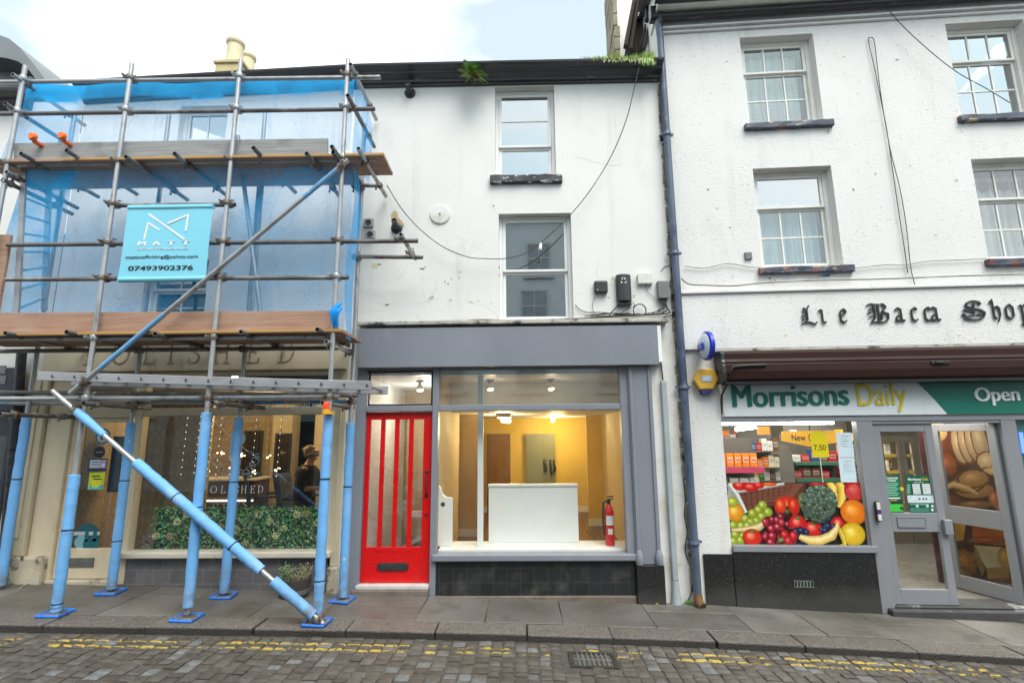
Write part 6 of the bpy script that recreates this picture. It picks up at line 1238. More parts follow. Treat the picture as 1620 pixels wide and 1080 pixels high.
for x, lab, rz in ((-4.665, 'blue framed plate in front of the salon door', .1), (-3.37, 'blue framed plate under the pole in front of the flower hedge', .12), (-2.03, 'blue framed plate beside the red door step', -.1)): base_plate(x, IY, lab, rz)
# boards: decks and toe boards
def board(name, lab, x0, x1, y0, y1, z0, z1, m, tilt=0, edge=True):
    b = MB(); b.hexa([(x, y, z+(tilt if x == x1 else 0)) for x in (x0, x1) for y in (y0, y1) for z in (z0, z1)]); return lone(name, b, m, lab, 'board', ((x0+x1)/2, (y0+y1)/2, z0), bevel=.003, group='scaffold boards')
zd1 = W3(619, 242, OY-.02).z; zd0 = Z(524, 200, OY-.02)
tl1 = zd1-Z(250, 130, OY-.02); xl = -6.3
for k, (y0, y1) in enumerate(((OY-.03, OY+.195), (OY+.2, OY+.425), (OY+.43, OY+.655))):
    w_ = ('street side', 'middle', 'wall side')[k]
    board('scaffold_board', f'{w_} board of the upper scaffold deck' + (', end sticking out past the pole' if k == 0 else ''), xl, (-1.555, -1.56, -2.0)[k], y0, y1, zd1-.038-tl1, zd1-tl1, M['board'] if k else [M['board']], tl1)
    board('scaffold_board', f'{w_} board of the lower scaffold deck', xl, -1.93, y0, y1, zd0-.038, zd0, M['board'])
for nm, z, x1, tl in (('upper', zd1-tl1, -1.556, tl1), ('lower', zd0, -1.93, 0)):
    b = MB(); b.hexa([(x, y, zz+(tl if x == x1 else 0)) for x in (-5.3 if nm == 'upper' else xl, x1) for y in (OY-.034, OY-.0305) for zz in (z-.03, z-.003)]); lone('sawn_edge_strip', b, M['orange_edge'], f'orange sawn edge along the front of the {nm} scaffold deck', 'board edge', (-4, OY-.03, z))
q0, q1, q2, q3 = W3(8, 219, LY_-.09), W3(513, 211, LY_-.09), W3(513, 240, LY_-.09), W3(8, 247, LY_-.09)
def toe(lab, q0, q1, q2, q3, m):
    b = MB(); y = q0.y+.1; b.hexa([v for a, c_ in ((q0, q3), (q1, q2)) for yy in (y, y+.036) for v in ((c_.x, yy, c_.z), (a.x, yy, a.z))]); return lone('toe_board', b, m, lab, 'toe board', (-4, y, q3.z), bevel=.004)
toe('grey weathered toe board along the upper scaffold deck', q0, q1, q2, q3, M['grey_board'])
q0, q1, q2, q3 = W3(4, 491, LY_-.09), W3(529, 487.5, LY_-.09), W3(529, 519, LY_-.09), W3(0, 523, LY_-.09); q0.x -= .4; q3.x -= .4
toe('brown knotted toe board along the lower scaffold deck', q0, q1, q2, q3, M['board'])
b = MB(); a = W3(-30, 372, OY+.1); c_ = W3(16, 520, OY+.1); b.box(a.x, W3(18, 372, OY+.1).x, OY+.09, OY+.125, c_.z, a.z); lone('scaffold_plank', b, M['board'], 'upright plank end at the left edge of the lower scaffold lift', 'plank', (a.x, OY+.1, c_.z), bevel=.004)
# horizontal ladder slung under the deck
la, lb = W3(61, 594.5, OY-.05), W3(588, 610, OY-.05); ld = thing('ladder', 'grey aluminium ladder lying level across the lower scaffold', 'ladder', ((la.x+lb.x)/2, OY+.1, la.z-.05))
M['alu'] = mat('dull_aluminium', (.40, .40, .42), .45, .12, 5, .08, 40, metal=.5, mixes=(((.27, .27, .28), 4, .55, .7),), st=(.4, 1, 1))
def stile(a, c_, y, h=.048, w=.014, m='alu'):
    b = MB(); b.hexa([(p.x, yy, p.z+z) for p in (a, c_) for yy in (y-w, y+w) for z in (-h, h)]); return part('stile', b, M[m], ld, bevel=.006)
stile(la, lb, OY-.05); o2_ = Vector((.06, 0, -.02)); stile(la+o2_, lb+o2_+Vector((.02, 0, 0)), OY+.30)
for k in range(15):
    q = la.lerp(lb, .047+k*.0672); b = MB(); b.tube([(q.x, OY-.069, q.z+.0), (q.x+.06, OY+.32, q.z-.02)], .017, 10); part('rung', b, M['alu'], ld); b = MB(); b.lathe((q.x, OY-.0695, q.z), [(.015, 0), (.015, .001)], (0, -1, 0), 10); part('rung_end', b, M['dark_plastic'], ld)
# upright ladder behind the net
a0, a1 = W3(40, 246, OY+.16), W3(26, 500, OY+.16); c0, c1 = W3(78, 285, OY+.5), W3(70, 490, OY+.5); ul = thing('ladder', 'aluminium ladder leaning upright behind the blue net', 'ladder', (a1.x, OY+.3, a1.z))
for p, q in ((a0, a1), (c0, c1)): b = MB(); b.hexa([(v.x+i, v.y+j, v.z) for v in (q, p) for i in (-.03, .03) for j in (-.014, .014)]); part('stile', b, M['alu'], ul)
for k in range(9): u = .04+k*.115; b = MB(); b.tube([a0.lerp(a1, u), c0.lerp(c1, max(u-.05, 0))], .014, 8); part('rung', b, M['alu'], ul)
# debris net
t = NT('blue_net'); _n = t.noise(2.4, 4); _s = t.node('ShaderNodeSeparateColor'); t.L(t.attr(), _s.inputs[0]); _f = t.noise(260, 1)
_tr = t.node('ShaderNodeBsdfTransparent'); _df = t.node('ShaderNodeBsdfDiffuse'); _tl = t.node('ShaderNodeBsdfTranslucent')
for q in (_df, _tl): q.inputs[0].default_value = (.05, .50, 1.0, 1)
_m = t.node('ShaderNodeMixShader'); _m.inputs[0].default_value = .45; t.L(_df.outputs[0], _m.inputs[1]); t.L(_tl.outputs[0], _m.inputs[2])
_m2 = t.node('ShaderNodeMixShader'); t.L(t.math('ADD', t.math('MULTIPLY', _s.outputs[0], t.ramp(_n, .25, .75, .75, 1.25)), t.math('ADD', t.ramp(_f, .3, .7, -.05, .05), t.math('MULTIPLY', t.ramp(t.math('ABSOLUTE', t.math('SUBTRACT', t.noise(1.5, 3, t.mapped((1, 1, .45), (0, R(25), 0)), .5, .6), .5)), 0, .018, .13, 0), t.ramp(t.noise(1.1, 2), .42, .58))), True), _m2.inputs[0]); t.L(_tr.outputs[0], _m2.inputs[1]); t.L(_m.outputs[0], _m2.inputs[2]); M['net'] = t.done(_m2.outputs[0])
def net(name, lab, rows, cols, fn, dens, group='blue debris nets'):
    b = MB(); b.usecol = True; vs = []; cs = []
    for i in range(rows+1):
        for j in range(cols+1): u, v = j/cols, i/rows; vs.append(fn(u, v)); cs.append((dens(u, v),)*3)
    b.add(vs, [(i*(cols+1)+j, i*(cols+1)+j+1, (i+1)*(cols+1)+j+1, (i+1)*(cols+1)+j) for i in range(rows) for j in range(cols)], cs)
    return lone(name, b, M['net'], lab, 'net', (vs[0][0], vs[0][1], vs[-1][2]), smooth=180, group=group)
def wv(x, z): return .022*math.sin(x*5.1+z*1.7)+.014*math.sin(x*11-z*3.3)+.01*math.sin(z*8+x*2.2)
NY = OY+.155
xL, xR = W(44, 135, OY+.155)[0], -2.0
zA0, zA1 = Z(246, 300, NY), Z(128, 300, NY)
def up_fn(u, v):                                  # v 0 top .. 1 bottom
    x = xL+(xR-xL)*u-(1-u)**6*.25*(v**2); z = zA1+(zA0-zA1)*v-.03*math.sin(u*math.pi*3)**2*(1-v); return (x, NY+wv(x, z)*(.3+v), z)
net('debris_net', 'upper blue debris net hung from the top scaffold rail', 18, 70, up_fn, lambda u, v: (.72 if v < .2+.03*math.sin(u*14) else .20)+(.28 if u < .18 else 0)+(.1 if u > .97 else 0))
zB0, zB1 = Z(522, 300, NY), Z(262, 300, NY)
xl_ = W(3, 420, OY+.155)[0]; xt_ = W(40, 268, OY+.155)[0]
def lo_fn(u, v):
    s_ = 1-(1-v)**1.6; x = (xt_+(xl_-.12-xt_)*s_)*(1-u)+(xR+.03)*u; z = zB1+(zB0-zB1)*v; return (x, NY+.02+wv(x*1.1+2, z)*(.4+v*.6), z)
net('debris_net', 'lower blue debris net between the two scaffold decks', 26, 70, lo_fn, lambda u, v: .24+(.28 if u < .15 else 0)+(.18 if v < .12 else 0)+(.16*max(0, math.sin(u*9+v*5))**6))
def sd_fn(u, v): y = NY+(IY-NY)*u; z = zA1+(zA0-.05-zA1)*v; return (xR+.02+.16*math.sin(v*2.6)*u*.5+wv(y*3, z)*.6, y, z-.1*u)
net('debris_net', 'blue net return at the right end of the upper scaffold lift', 16, 14, sd_fn, lambda u, v: .46)
def sd2(u, v): y = NY-.02+(.16)*u; z = zB1+(zB0-.12-zB1)*v; return (xR+.045+.03*math.sin(v*7)+.05*u*math.sin(v*math.pi), y, z)
net('debris_net', 'narrow gathered strip of blue net beside the right outer pole', 20, 6, sd2, lambda u, v: .62)
b = MB(); b.usecol = True; b.col = (.95,)*3; g = random.Random(2); c_ = W3(533, 500, OY-.03)
for k in range(5): b.tube([(c_.x+g.uniform(-.05, .03), c_.y+g.uniform(-.05, .05), c_.z+.16-.02*k), (c_.x+g.uniform(-.04, .06), c_.y-.06, c_.z+.03), (c_.x+g.uniform(-.03, .05), c_.y+g.uniform(-.05, .03), c_.z-.15+.02*k)], [.012, .035, .008], 7)
lone('net_knot', b, M['net'], 'bunched knot of blue net tied round the right outer pole', 'net', tuple(c_), smooth=60)
# banner
bq = RC(200, 323, 334, 323, OY-.03); bx = (W3(199, 323, OY-.03).x, W3(334, 323, OY-.03).x); bzt, bzb = Z(322.5, 265, OY-.03), Z(443, 255, OY-.03)
bn = thing('scaffold_banner', 'pale blue scaffolding company banner hung on two rails', 'banner', ((bx[0]+bx[1])/2, OY, bzb))
BYf = OY+.005
b = MB(); N = 24; vs = []
for i in range(N+1):
    u = i/N; x = bx[0]+(bx[1]-bx[0])*u; 
    for k, z in enumerate((bzb, bzb+.2*(bzt-bzb), bzb+.5*(bzt-bzb), bzb+.8*(bzt-bzb), bzt)): vs.append((x+(.0 if k else -.015)+(.02*u if k == 0 else 0), BYf+.0016*math.sin(u*9+k), z))
b.add(vs, [(i*5+k, i*5+5+k, i*5+6+k, i*5+k+1) for i in range(N) for k in range(4)]); 
part('sheet', b, mat('banner_vinyl', (.21, .60, .76), .45, .04, 2, .06, 6), bn, smooth=60)
b = MB()
for z, px in ((bzt-.02, 268), (bzb+.025, 254)):
    b = MB(); b.xprism([(BYf-.012+.05*math.cos(a)*.6+.028, z+.032*math.sin(a)) for a in [2*math.pi*i/12 for i in range(12)]], bx[0]+.003, bx[1]-.003); part('hem', b, bpy.data.materials['banner_vinyl'], bn, smooth=50)

b = MB(); YT = BYf-.0024
def zq(x, y): return W(x/3.857, 300+y/3.857, YT)
def bar(p, q_, w): 
    (ax_, az_), (bx_, bz_) = zq(*p), zq(*q_); l = math.hypot(bx_-ax_, bz_-az_); nx_, nz_ = -(bz_-az_)/l*w, (bx_-ax_)/l*w; b.prism([(ax_-nx_, az_-nz_), (bx_-nx_, bz_-nz_), (bx_+nx_, bz_+nz_), (ax_+nx_, az_+nz_)], YT-.001-bar.k*.0004, YT); bar.k += 1
bar.k = 0
for p, q_ in (((907, 148), (1126, 304)), ((879, 306), (903, 202)), ((903, 202), (974, 248)), ((1023, 207), (1152, 152)), ((1150, 150), (1133, 254))): bar(p, q_, .0105)
part('emblem', b, M['white_ink'], bn)
def bt2(s, x0, y0, x1, y1, d, m, name, sp=None):
    b = MB(); n = len(s); a = zq(x0, y1); c_ = zq(x1, y0)
    if sp:
        w = (c_[0]-a[0])/(n*sp-(sp-1))
        for i, ch_ in enumerate(s): btext(b, ch_, a[0]+i*w*sp, a[0]+i*w*sp+w, a[1], c_[1], YT, d, .0015)
    else: btext(b, s, a[0], c_[0], a[1], c_[1], YT, d, .0015)
    part(name, b, m, bn)
bt = bt2
bt('MATT', 838, 312, 1160, 343, .006, M['white_ink'], 'name_lettering', 1.75); bt('SCAFFOLDING', 838, 354, 1148, 368, .0012, M['white_ink'], 'trade_lettering')
bt('mattscaffolding@yahoo.com', 765, 396, 1209, 427, .0003, M['ink'], 'email_lettering'); bt('07493902376', 780, 461, 1180, 494, .0032, M['ink'], 'phone_lettering')
# small fittings on the scaffold
for px, py, lab in ((58, 220, 'left orange safety cap on the grey toe board'), (104, 219, 'right orange safety cap on the grey toe board')):
    p = W3(px, py, OY); b = MB(); b.lathe(p+Vector((0, -.03, .0)), [(.036, .045), (.05, .02), (.046, 0), (.02, -.012)], (0, -1, 0), 14); b.box(p.x-.03, p.x+.03, p.y-.02, p.y+.1, p.z-.055, p.z-.03); lone('tube_cap', b, mat('safety_orange', (.85, .16, .02), .4, .1, 8) if 'safety_orange' not in bpy.data.materials else bpy.data.materials['safety_orange'], lab, 'safety cap', tuple(p), smooth=45, group='orange scaffold caps')
p = W3(515.5, 655, OY-.09); be = thing('hazard_lamp', 'red and yellow hazard lamp on the right outer scaffold pole', 'lamp', tuple(p)); b = MB(); b.lathe(p, [(.036, 0), (.038, .02), (.036, .05)], n=16); b.box(p.x-.02, p.x+.07, p.y-.01, p.y+.06, p.z+.0, p.z+.03); part('base', b, mat('lamp_yellow', (.75, .38, .02), .4), be, smooth=45)
b = MB(); b.lathe(p+Vector((0, 0, .051)), [(.034, 0), (.033, .06), (.026, .075)], n=16); part('lens', b, mat('lamp_red', (.8, .06, .01), .25), be, smooth=45)

# ------------------------------------------------------------------ building at the far left
lbd = thing('terraced_building', 'white building at the left edge with a navy shopfront and a curved grey roof', 'building', (-7.5, 0, 0))
b = MB(); b.wall(-11, AX0-.004, -.5, Z(165, 10, 0)+.02, -.002, [(-10.6, X(21, 700), -.5, 2.75)], .3); part('wall', b, M['white_wall'], lbd); shell(lbd, -11, AX0-.03, .3, -.5, 6.7, 6, (2.76,))
b = MB(); z0 = Z(168, 15, -.1); z1 = Z(140, 15, -.25); h = z1-z0; b.xprism([(y, z0+z*h) for y, z in ((.05, 0), (-.04, 0), (-.06, .25), (-.14, .4), (-.17, .6), (-.26, .8), (-.27, 1), (.05, 1.02))][::-1], -11, X(44, 150, -.1)); part('cornice', b, M['black_paint'], lbd)
b = MB(); b.box(-10.6, X(21, 700), .06, .12, -.3, 2.75); b.box(X(2, 600), X(21, 700)-.0, -.05, .0595, 2.2, 2.75); b.box(X(14, 700), X(21, 700), -.04, .0595, -.3, 2.2); part('shopfront', b, M['navy'], lbd, bevel=.008)
b = MB(); q = RC(-30, 690, 10, 900, .05); b.box(q[0], q[1], .045, .0595, q[2], q[3]); part('window_glass', b, M['glass'], lbd)
b = MB(); yb = -.05
for k, (px, py) in enumerate(((4, 586), (4, 602))): q = RC(px-10, py-8, px+4, py+5, -.055); b.box(q[0], q[1], -.056, -.0505, q[2], q[3])
part('notice', b, M['grey_plastic'], lbd)
# curved dormer roof
oc = [(-60, 40), (-20, 48), (0, 56), (14, 61), (32, 76), (52, 100), (70, 124), (80, 142)]; ic = [(62, 142), (54, 122), (42, 106), (28, 97), (10, 92), (-20, 88), (-60, 84)]
yA = .1; b = MB(); b.prism([W(px, py, yA) for px, py in oc+ic], yA, 2.2); part('curved_roof', b, M['zinc'], lbd, smooth=30)
b = MB(); b.prism([W(px, py, yA+.25) for px, py in ((60, 146), (52, 126), (40, 110), (26, 101), (8, 97), (-60, 90), (-60, 150))], yA+.35, yA+.4); part('dormer_face', b, M['zinc'], lbd)

# ------------------------------------------------------------------ pipes, cables, boxes and other fixtures on the fronts
def pipe(name, lab, pts, r, m, collars=(), base=None, n=14):
    b = MB(); b.tube(pts, r, n); o = thing(name, lab, 'drainpipe', base or tuple(pts[-1])); part('pipe', b, m, o, smooth=50)
    for c_ in collars: c_ = Vector(c_); b = MB(); b.lathe(c_-Vector((0, 0, .035)), [(r*1.18, 0), (r*1.32, .01), (r*1.32, .03), (r*1.14, .04), (r*1.2, .07)], n=14); b.box(c_.x-r*1.9, c_.x+r*1.9, c_.y+.0, c_.y+r*1.1, c_.z-.012, c_.z+.012); part('collar', b, m, o, smooth=45)
    return o
mpb = mat('blue_grey_pipe', (.082, .112, .165), .45, .2, 5, .1, 30, mixes=(((.02, .03, .09), 2.2, .5, .62), ((.16, .17, .19), 8, .62, .7)), st=(1, 1, .6))
px_, py_2 = 1.985, -.085
zf = lambda py, px: W(px, py, py_2)[1]
dpipe = pipe('drainpipe', 'tall blue grey drainpipe between the white fronts', [(px_-.02, py_2, zf(28, 1041)), (px_, py_2, zf(60, 1043)), (px_, py_2, zf(500, 1080)), (px_, py_2, GZ(2)+.12)], .047, mpb, [(px_, py_2, zf(q, 1070)) for q in (212, 400, 612, 857)], (px_, py_2, GZ(2)))
b = MB(); b.tube([(px_, py_2, GZ(2)+.13), (px_, py_2-.02, GZ(2)+.05), (px_+.02, py_2-.08, GZ(2)+.015)], [.05, .055, .05], 14); part('shoe', b, mat('rusty_shoe', (.16, .08, .025), .8, .4, 8, .5, 25, mixes=(((.07, .06, .04), 6, .5, .65),)), dpipe, smooth=50)
b = MB(); b.box(px_-.12, px_+.06, py_2-.04, .0-.003, zf(24, 1041)-.08, zf(24, 1041)+.12); b.tube([(px_+.03, py_2-.1, zf(0, 1038)+.2), (px_, py_2, zf(40, 1041))], .05, 12); part('hopper', b, M['black_paint'], dpipe, bevel=.01)
b = MB(); g = random.Random(6); z = .05                                           # crumbling mortar in the joint behind the pipe
while z < 6.6: h = g.uniform(.05, .16); b.box(1.925+g.uniform(-.012, .012), 1.985, -.022+g.uniform(-.012, .006), -.0015, z, z+h); z += h*g.uniform(.95, 1.3)
part('crumbling_joint', b, mat('mortar_joint', (.26, .23, .18), .9, .4, 9, .6, 30, mixes=(((.03, .028, .022), 6, .52, .6),)), mid, bevel=.012)
cx0 = W(1056, 620, -.03)[0]; cz0 = W(1056, 602, -.03)[1]; co = thing('cable_conduit', 'pale grey cable guard running down the bare white wall strip', 'conduit', (cx0, -.03, GZ(1.6)))
b = MB(); x1 = W(1061, 900, -.03)[0]; xm = (cx0+x1)/2; b.xprism([(0, 0)], 0, 0) if False else None
b.hexa([(xm+i, yy, z) for i in (-.034, .034) for yy in (-.062, -.002) for z in (GZ(1.6)+.25, cz0)]); part('channel', b, mat('pale_grey_plastic', (.33, .38, .40), .5, .1, 4), co, bevel=.014, seg=3)
b = MB(); b.lathe((xm, -.036, GZ(1.6)+.0), [(.062, 0), (.055, .03), (.036, .25)], n=14); part('foot', b, bpy.data.materials['pale_grey_plastic'], co, smooth=40)
b = MB(); b.tube([(xm-.01, -.03, W(1050, 510, -.02)[1]), (xm-.012, -.02, cz0+.25), (xm, -.03, cz0-.03)], .009, 6); part('cable', b, M['cable'], co)
# flues, vents, disc, boxes
def flue(px, py, lab, r=.044):
    x, z = W(px, py, 0); o = thing('flue_pipe', lab, 'flue', (x, 0, z), MID, 'black flues on the white wall'); b = MB(); b.lathe((x, -.001, z), [(r*1.75, 0), (r*1.7, .02), (r*1.25, .03), (r*1.05, .04)], (0, -1, 0), 22); part('flange', b, M['black_metal'], o, smooth=40)
    b = MB(); b.lathe((x, -.03, z), [(r, 0), (r, .06), (r*.78, .065), (r*.78, .13)], (0, -1, .25), 20); b.lathe((x, -.15, z+.032), [(r*.82, 0), (r*.82, .02), (r*.66, .02), (r*.64, -.05)], (0, -1, .25), 20); part('pipe', b, M['black_metal'], o, smooth=40)
flue(649, 148, 'black flue pipe high up under the middle cornice'); flue(628, 361, 'black flue pipe below a bare plaster patch on the middle wall')
b = MB(); q = [W(px, py, -.002) for px, py in ((620, 349), (618, 340), (624, 333), (629, 336), (630, 344), (636, 350), (640, 357), (628, 360), (619, 358))]; b.prism(q, -.004, -.0005); part('bare_plaster_patch', b, mat('bare_plaster', (.50, .40, .24), .9, .2, 20), mid)
def flake(px, py, w, h, m, root, fr=MID, y=0, seed=0):
    """a small spot where the paint has come away, its own ragged outline"""
    g_ = random.Random(seed+int(px*7+py)); c_ = W(px, py, y, fr); b = MB(); n = 11; pts = []
    for i in range(n): a = 2*math.pi*i/n; r_ = g_.uniform(.45, 1.1); pts.append((c_[0]+w*.0072*r_*math.cos(a), c_[1]+h*.0072*r_*math.sin(a)))
    b.prism(pts, y-.0016, y-.0002); part('paint_flake', b, m, root)
def crack(pts, root, fr=MID, y=0, r=.0012):
    g_ = random.Random(int(pts[0][0])); q_ = []
    for (a, c_), (d, e) in zip(pts, pts[1:]):
        for i in range(5): u = i/5; q_.append(W3(a+(d-a)*u+g_.uniform(-1.2, 1.2), c_+(e-c_)*u+g_.uniform(-1.2, 1.2), y, fr))
    b = MB(); b.tube(q_, r, 5); part('wall_crack', b, mfl, root)
mfl = mat('flaked_plaster', (.50, .46, .38), .9, .25, 25, .4, 60); mfd = mat('dark_flake', (.22, .20, .17), .9, .3, 25); mfo = mat('ochre_stain', (.62, .55, .33), .8, .15, 12)
for px, py, w, h, m in ((613, 482, 5, 3, mfd), (668, 425, 5, 2, mfd), (673, 422, 3, 1.5, mfl), (681, 472, 6, 3, mfl), (684, 469, 2.5, 1.5, mfd), (728, 430, 3, 4, mfl), (726, 440, 2, 4, mfl), (704, 446, 2, 2, mfd), (709, 449, 1.6, 2, mfd), (714, 441, 2, 2.5, mfl), (745, 478, 5, 2, mfl), (757, 476, 3, 1.2, mfl), (777, 480, 2, 1, mfd), (713, 475, 3, 1, mfd), (593, 420, 10, 5, mfo), (600, 418, 4, 1.5, mfd), (790, 423, 1.2, 4, mfd), (790, 436, 1.2, 4, mfd), (781, 326, 2, 2, mfd), (970, 441, 4, 6, mfl), (967, 447, 3, 3, mfo), (1008, 440, 3, 5, mfl), (963, 471, 3, 1, mfd), (1003, 468, 3, 4, mfl)): flake(px, py, w, h, m, mid)
for pts in (((596, 478), (606, 483), (620, 482), (632, 480)), ((666, 432), (669, 448), (671, 470), (673, 490)), ((660, 481), (676, 477), (690, 471), (700, 471)), ((622, 332), (634, 326), (642, 318)), ((566, 495), (590, 492), (612, 492)), ((910, 248), (930, 254), (948, 258), (972, 262), (990, 258)), ((788, 338), (780, 330), (772, 322))): crack(pts, mid, y=-.0004)
for px, py, w, h, m in ((1306, 436, 15, 3, mat('blue_paint_remnant', (.03, .14, .32), .6, .3, 20)), (1318, 434, 6, 3, mfl), (1294, 437, 4, 2, mfl), (1218, 440, 4, 1.5, mfd), (1420, 95, 4, 2, mfd), (1455, 55, 3, 1.5, mfl), (1385, 275, 2, 3, mfl), (1440, 262, 2, 1, mfd), (1513, 286, 3.5, 3, mfl), (1350, 300, 2, 3, mfd), (1120, 300, 3, 2, mfd), (1155, 360, 3, 1.5, mfd), (1135, 330, 4, 1.5, mfl), (1480, 372, 4, 2, mfl), (1523, 195, 2, 4, mfd), (1310, 208, 3, 5, mfl), (1243, 531, 3, 3, mfo), (1335, 90, 4, 2, mfl), (1150, 98, 3, 1.2, mfd), (1475, 58, 2, 1, mfd), (1390, 520, 1.5, 1, mfd)): flake(px, py, w, h, m, rb, RB, 0 if py < 455 else -.05)
b = MB(); b.box(bl+.3, br_, -.058, -.002, fzb2-.035, fzb2-.002); part('drip_edge', b, bpy.data.materials['weathered_flashing'], nb, bevel=.008)
for k, (px, py) in enumerate(((583, 352.5), (585.5, 371))):
    x, z = W(px, py, -.03); o = thing('wall_vent', ('upper' if k == 0 else 'lower')+' small grey square wall vent near the right inner pole', 'vent', (x, 0, z), MID, 'square vents on the white wall'); b = MB(); b.box(x-.065, x+.065, -.045, -.001, z-.062, z+.062); part('housing', b, mat('vent_grey', (.34, .34, .34), .6, .15, 10) if k == 0 else bpy.data.materials['vent_grey'], o, bevel=.012); b = MB(); b.lathe((x, -.0452, z), [(.042, 0), (.036, .006), (.03, .002)], (0, -1, 0), 18); part('grille', b, M['dark_plastic'], o)
x, z = W(696, 338.5, -.02); o = thing('wall_tie_plate', 'round white pattress plate on the middle white wall', 'wall plate', (x, 0, z)); b = MB(); b.lathe((x, -.001, z), [(.135, 0), (.135, .012), (.128, .02), (.02, .024)], (0, -1, 0), 36); part('disc', b, M['white_wall'], o, smooth=40); b = MB(); b.lathe((x, -.025, z), [(.012, 0), (.01, .008)], (0, -1, 0), 8); part('bolt', b, M['grey_plastic'], o)
q = RC(940, 444, 962, 463, -.06); o = thing('junction_box', 'small black alarm box right of the first floor window', 'junction box', ((q[0]+q[1])/2, -.03, q[2])); b = MB(); b.box(q[0], q[1], -.075, -.001, q[2], q[3]); part('case', b, M['dark_plastic'], o, bevel=.02, seg=3); b = MB(); b.box(q[0]+.03, q[0]+.045, -.079, -.0755, q[2]+.03, q[2]+.042); part('indicator', b, M['white_plastic'], o)
q = RC(975, 433.5, 1001, 482, -.09); o = thing('alarm_box', 'tall dark grey alarm box with a small pale emblem', 'alarm', ((q[0]+q[1])/2, -.05, q[2])); b = MB(); n = 10; xc_, w2 = (q[0]+q[1])/2, (q[1]-q[0])/2; b.zprism([(xc_-w2, -.001)]+[(xc_+w2*math.sin(-math.pi/2+math.pi*i/n), -.045-.06*math.cos(-math.pi/2+math.pi*i/n)) for i in range(n+1)]+[(xc_+w2, -.001)], q[2]+.05, q[3]); part('case', b, M['dark_plastic'], o, smooth=40, bevel=.012); b = MB(); b.box(xc_-w2*.97, xc_+w2*.97, -.07, -.001, q[2], q[2]+.047); part('base', b, M['dark_plastic'], o, bevel=.012)
b = MB()
for dx, dz, s_ in ((-.02, .0, 1), (.022, .0, -1), (-.02, -.05, -1), (.022, -.05, 1)): b.prism([(xc_-.01+dx-.014, q[3]-.075+dz), (xc_-.01+dx+.014, q[3]-.075+dz), (xc_-.01+dx+.014*s_, q[3]-.075+dz+.03)], -.1075, -.099)
part('emblem', b, M['white_plastic'], o)
q = RC(1009, 432.5, 1033, 449, -.05); o = thing('junction_box', 'flat white junction box between the alarm box and grey junction box', 'junction box', ((q[0]+q[1])/2, -.03, q[2])); b = MB(); b.box(q[0], q[1], -.055, -.001, q[2], q[3]); part('case', b, M['white_plastic'], o, bevel=.008); b = MB(); b.box(q[0]-.002, q[1]+.002, -.060, -.0555, q[2]+.01, q[3]+.002); part('lid', b, M['white_plastic'], o, bevel=.006)
q = RC(1040, 444, 1059, 472, -.07); o = thing('junction_box', 'grey cable junction box beside the drainpipe', 'junction box', ((q[0]+q[1])/2, -.04, q[2])); b = MB(); b.box(q[0], q[1], -.08, -.001, q[2], q[3]); part('case', b, M['grey_plastic'], o, bevel=.012); b = MB()
for i in range(5): b.tube([(q[0]+.02+i*.022, -.045, q[2]+.005), (q[0]+.02+i*.022, -.05, q[2]-.04)], .009, 6)
part('gland', b, M['dark_plastic'], o)
q = RC(1177, 400, 1189, 411, -.05); b = MB(); b.box(q[0], q[1], -.08, .0, q[2], q[3]); lone('socket_box', b, M['grey_plastic'], 'tiny grey box left of the lower left roughcast window', 'box', (q[0], -.04, q[2]), bevel=.006)
def arc(fn, n): return [fn(i/n) for i in range(n+1)]
def spline(p, n=6):
    p = [Vector(q) for q in p]; out = []
    for i in range(len(p)-1):
        a, b_, c_, d = p[max(i-1, 0)], p[i], p[i+1], p[min(i+2, len(p)-1)]
        for k in range(n): t_ = k/n; out.append(.5*((2*b_)+(c_-a)*t_+(2*a-5*b_+4*c_-d)*t_*t_+(3*b_-a-3*c_+d)*t_**3))
    return out+[p[-1]]
def wire(pts, r, m, lab, y=-.02, fr=MID, name='cable', ys=None, n=6):
    P_ = [W3(px, py, (ys[i] if ys else y), fr) for i, (px, py) in enumerate(pts)]; b = MB(); b.tube(spline(P_, n), r, 6)
    return lone(name, b, M[m], lab, 'cable', tuple(P_[0]), fr, smooth=60)
wire([(1011, 106), (1001, 150), (990, 192), (968, 245), (938, 295), (905, 337), (866, 375), (832, 400), (798, 409), (765, 409), (738, 406), (700, 390), (665, 363), (635, 330), (612, 293)], .006, 'cable', 'long slack black wire looping across the middle white wall', ys=[-.28, -.24, -.2]+[-.12]*11+[-.05])
b = MB(); p = W3(855, 390, -.12); b.lathe(p, [(.008, -.05), (.022, -.04), (.02, .03), (.008, .05)], (.1, 0, 1), 10); lone('cable_clamp', b, M['white_plastic'], 'small white clamp hanging on the wire in front of the first floor window', 'clamp', tuple(p), smooth=50)
wire([(560, 511), (640, 510), (720, 508), (800, 507), (905, 505), (960, 501), (1000, 499), (1042, 497)], .013, 'cable', 'thick black cable run along the top of the grey fascia', y=-.06)
wire([(600, 513), (700, 511), (760, 505), (840, 508), (930, 505), (1010, 501), (1055, 499)], .008, 'pale_cable', 'pale cable clipped along the top of the grey fascia', y=-.075)
b = MB(); g = random.Random(31)
for k in range(7):
    a = (925+k*8, 501); b.tube(spline([W3(925+k*9, 502+g.uniform(-2, 1), -.05), W3(960+k*8, 499+g.uniform(-4, 1), -.05), W3(990+k*5, 500+g.uniform(-5, 1), -.06), W3(1030+k*4, 497+g.uniform(-5, 2), -.05), W3(1052+k*1.2, 480+k*2, -.05), W3(1050-k, 474, -.05)], 6), .0055, 6)
b.tube([W3(1012+10*math.sin(2*math.pi*i/24), 491-10*math.cos(2*math.pi*i/24), -.05-.001*i) for i in range(26)], .0075, 6)
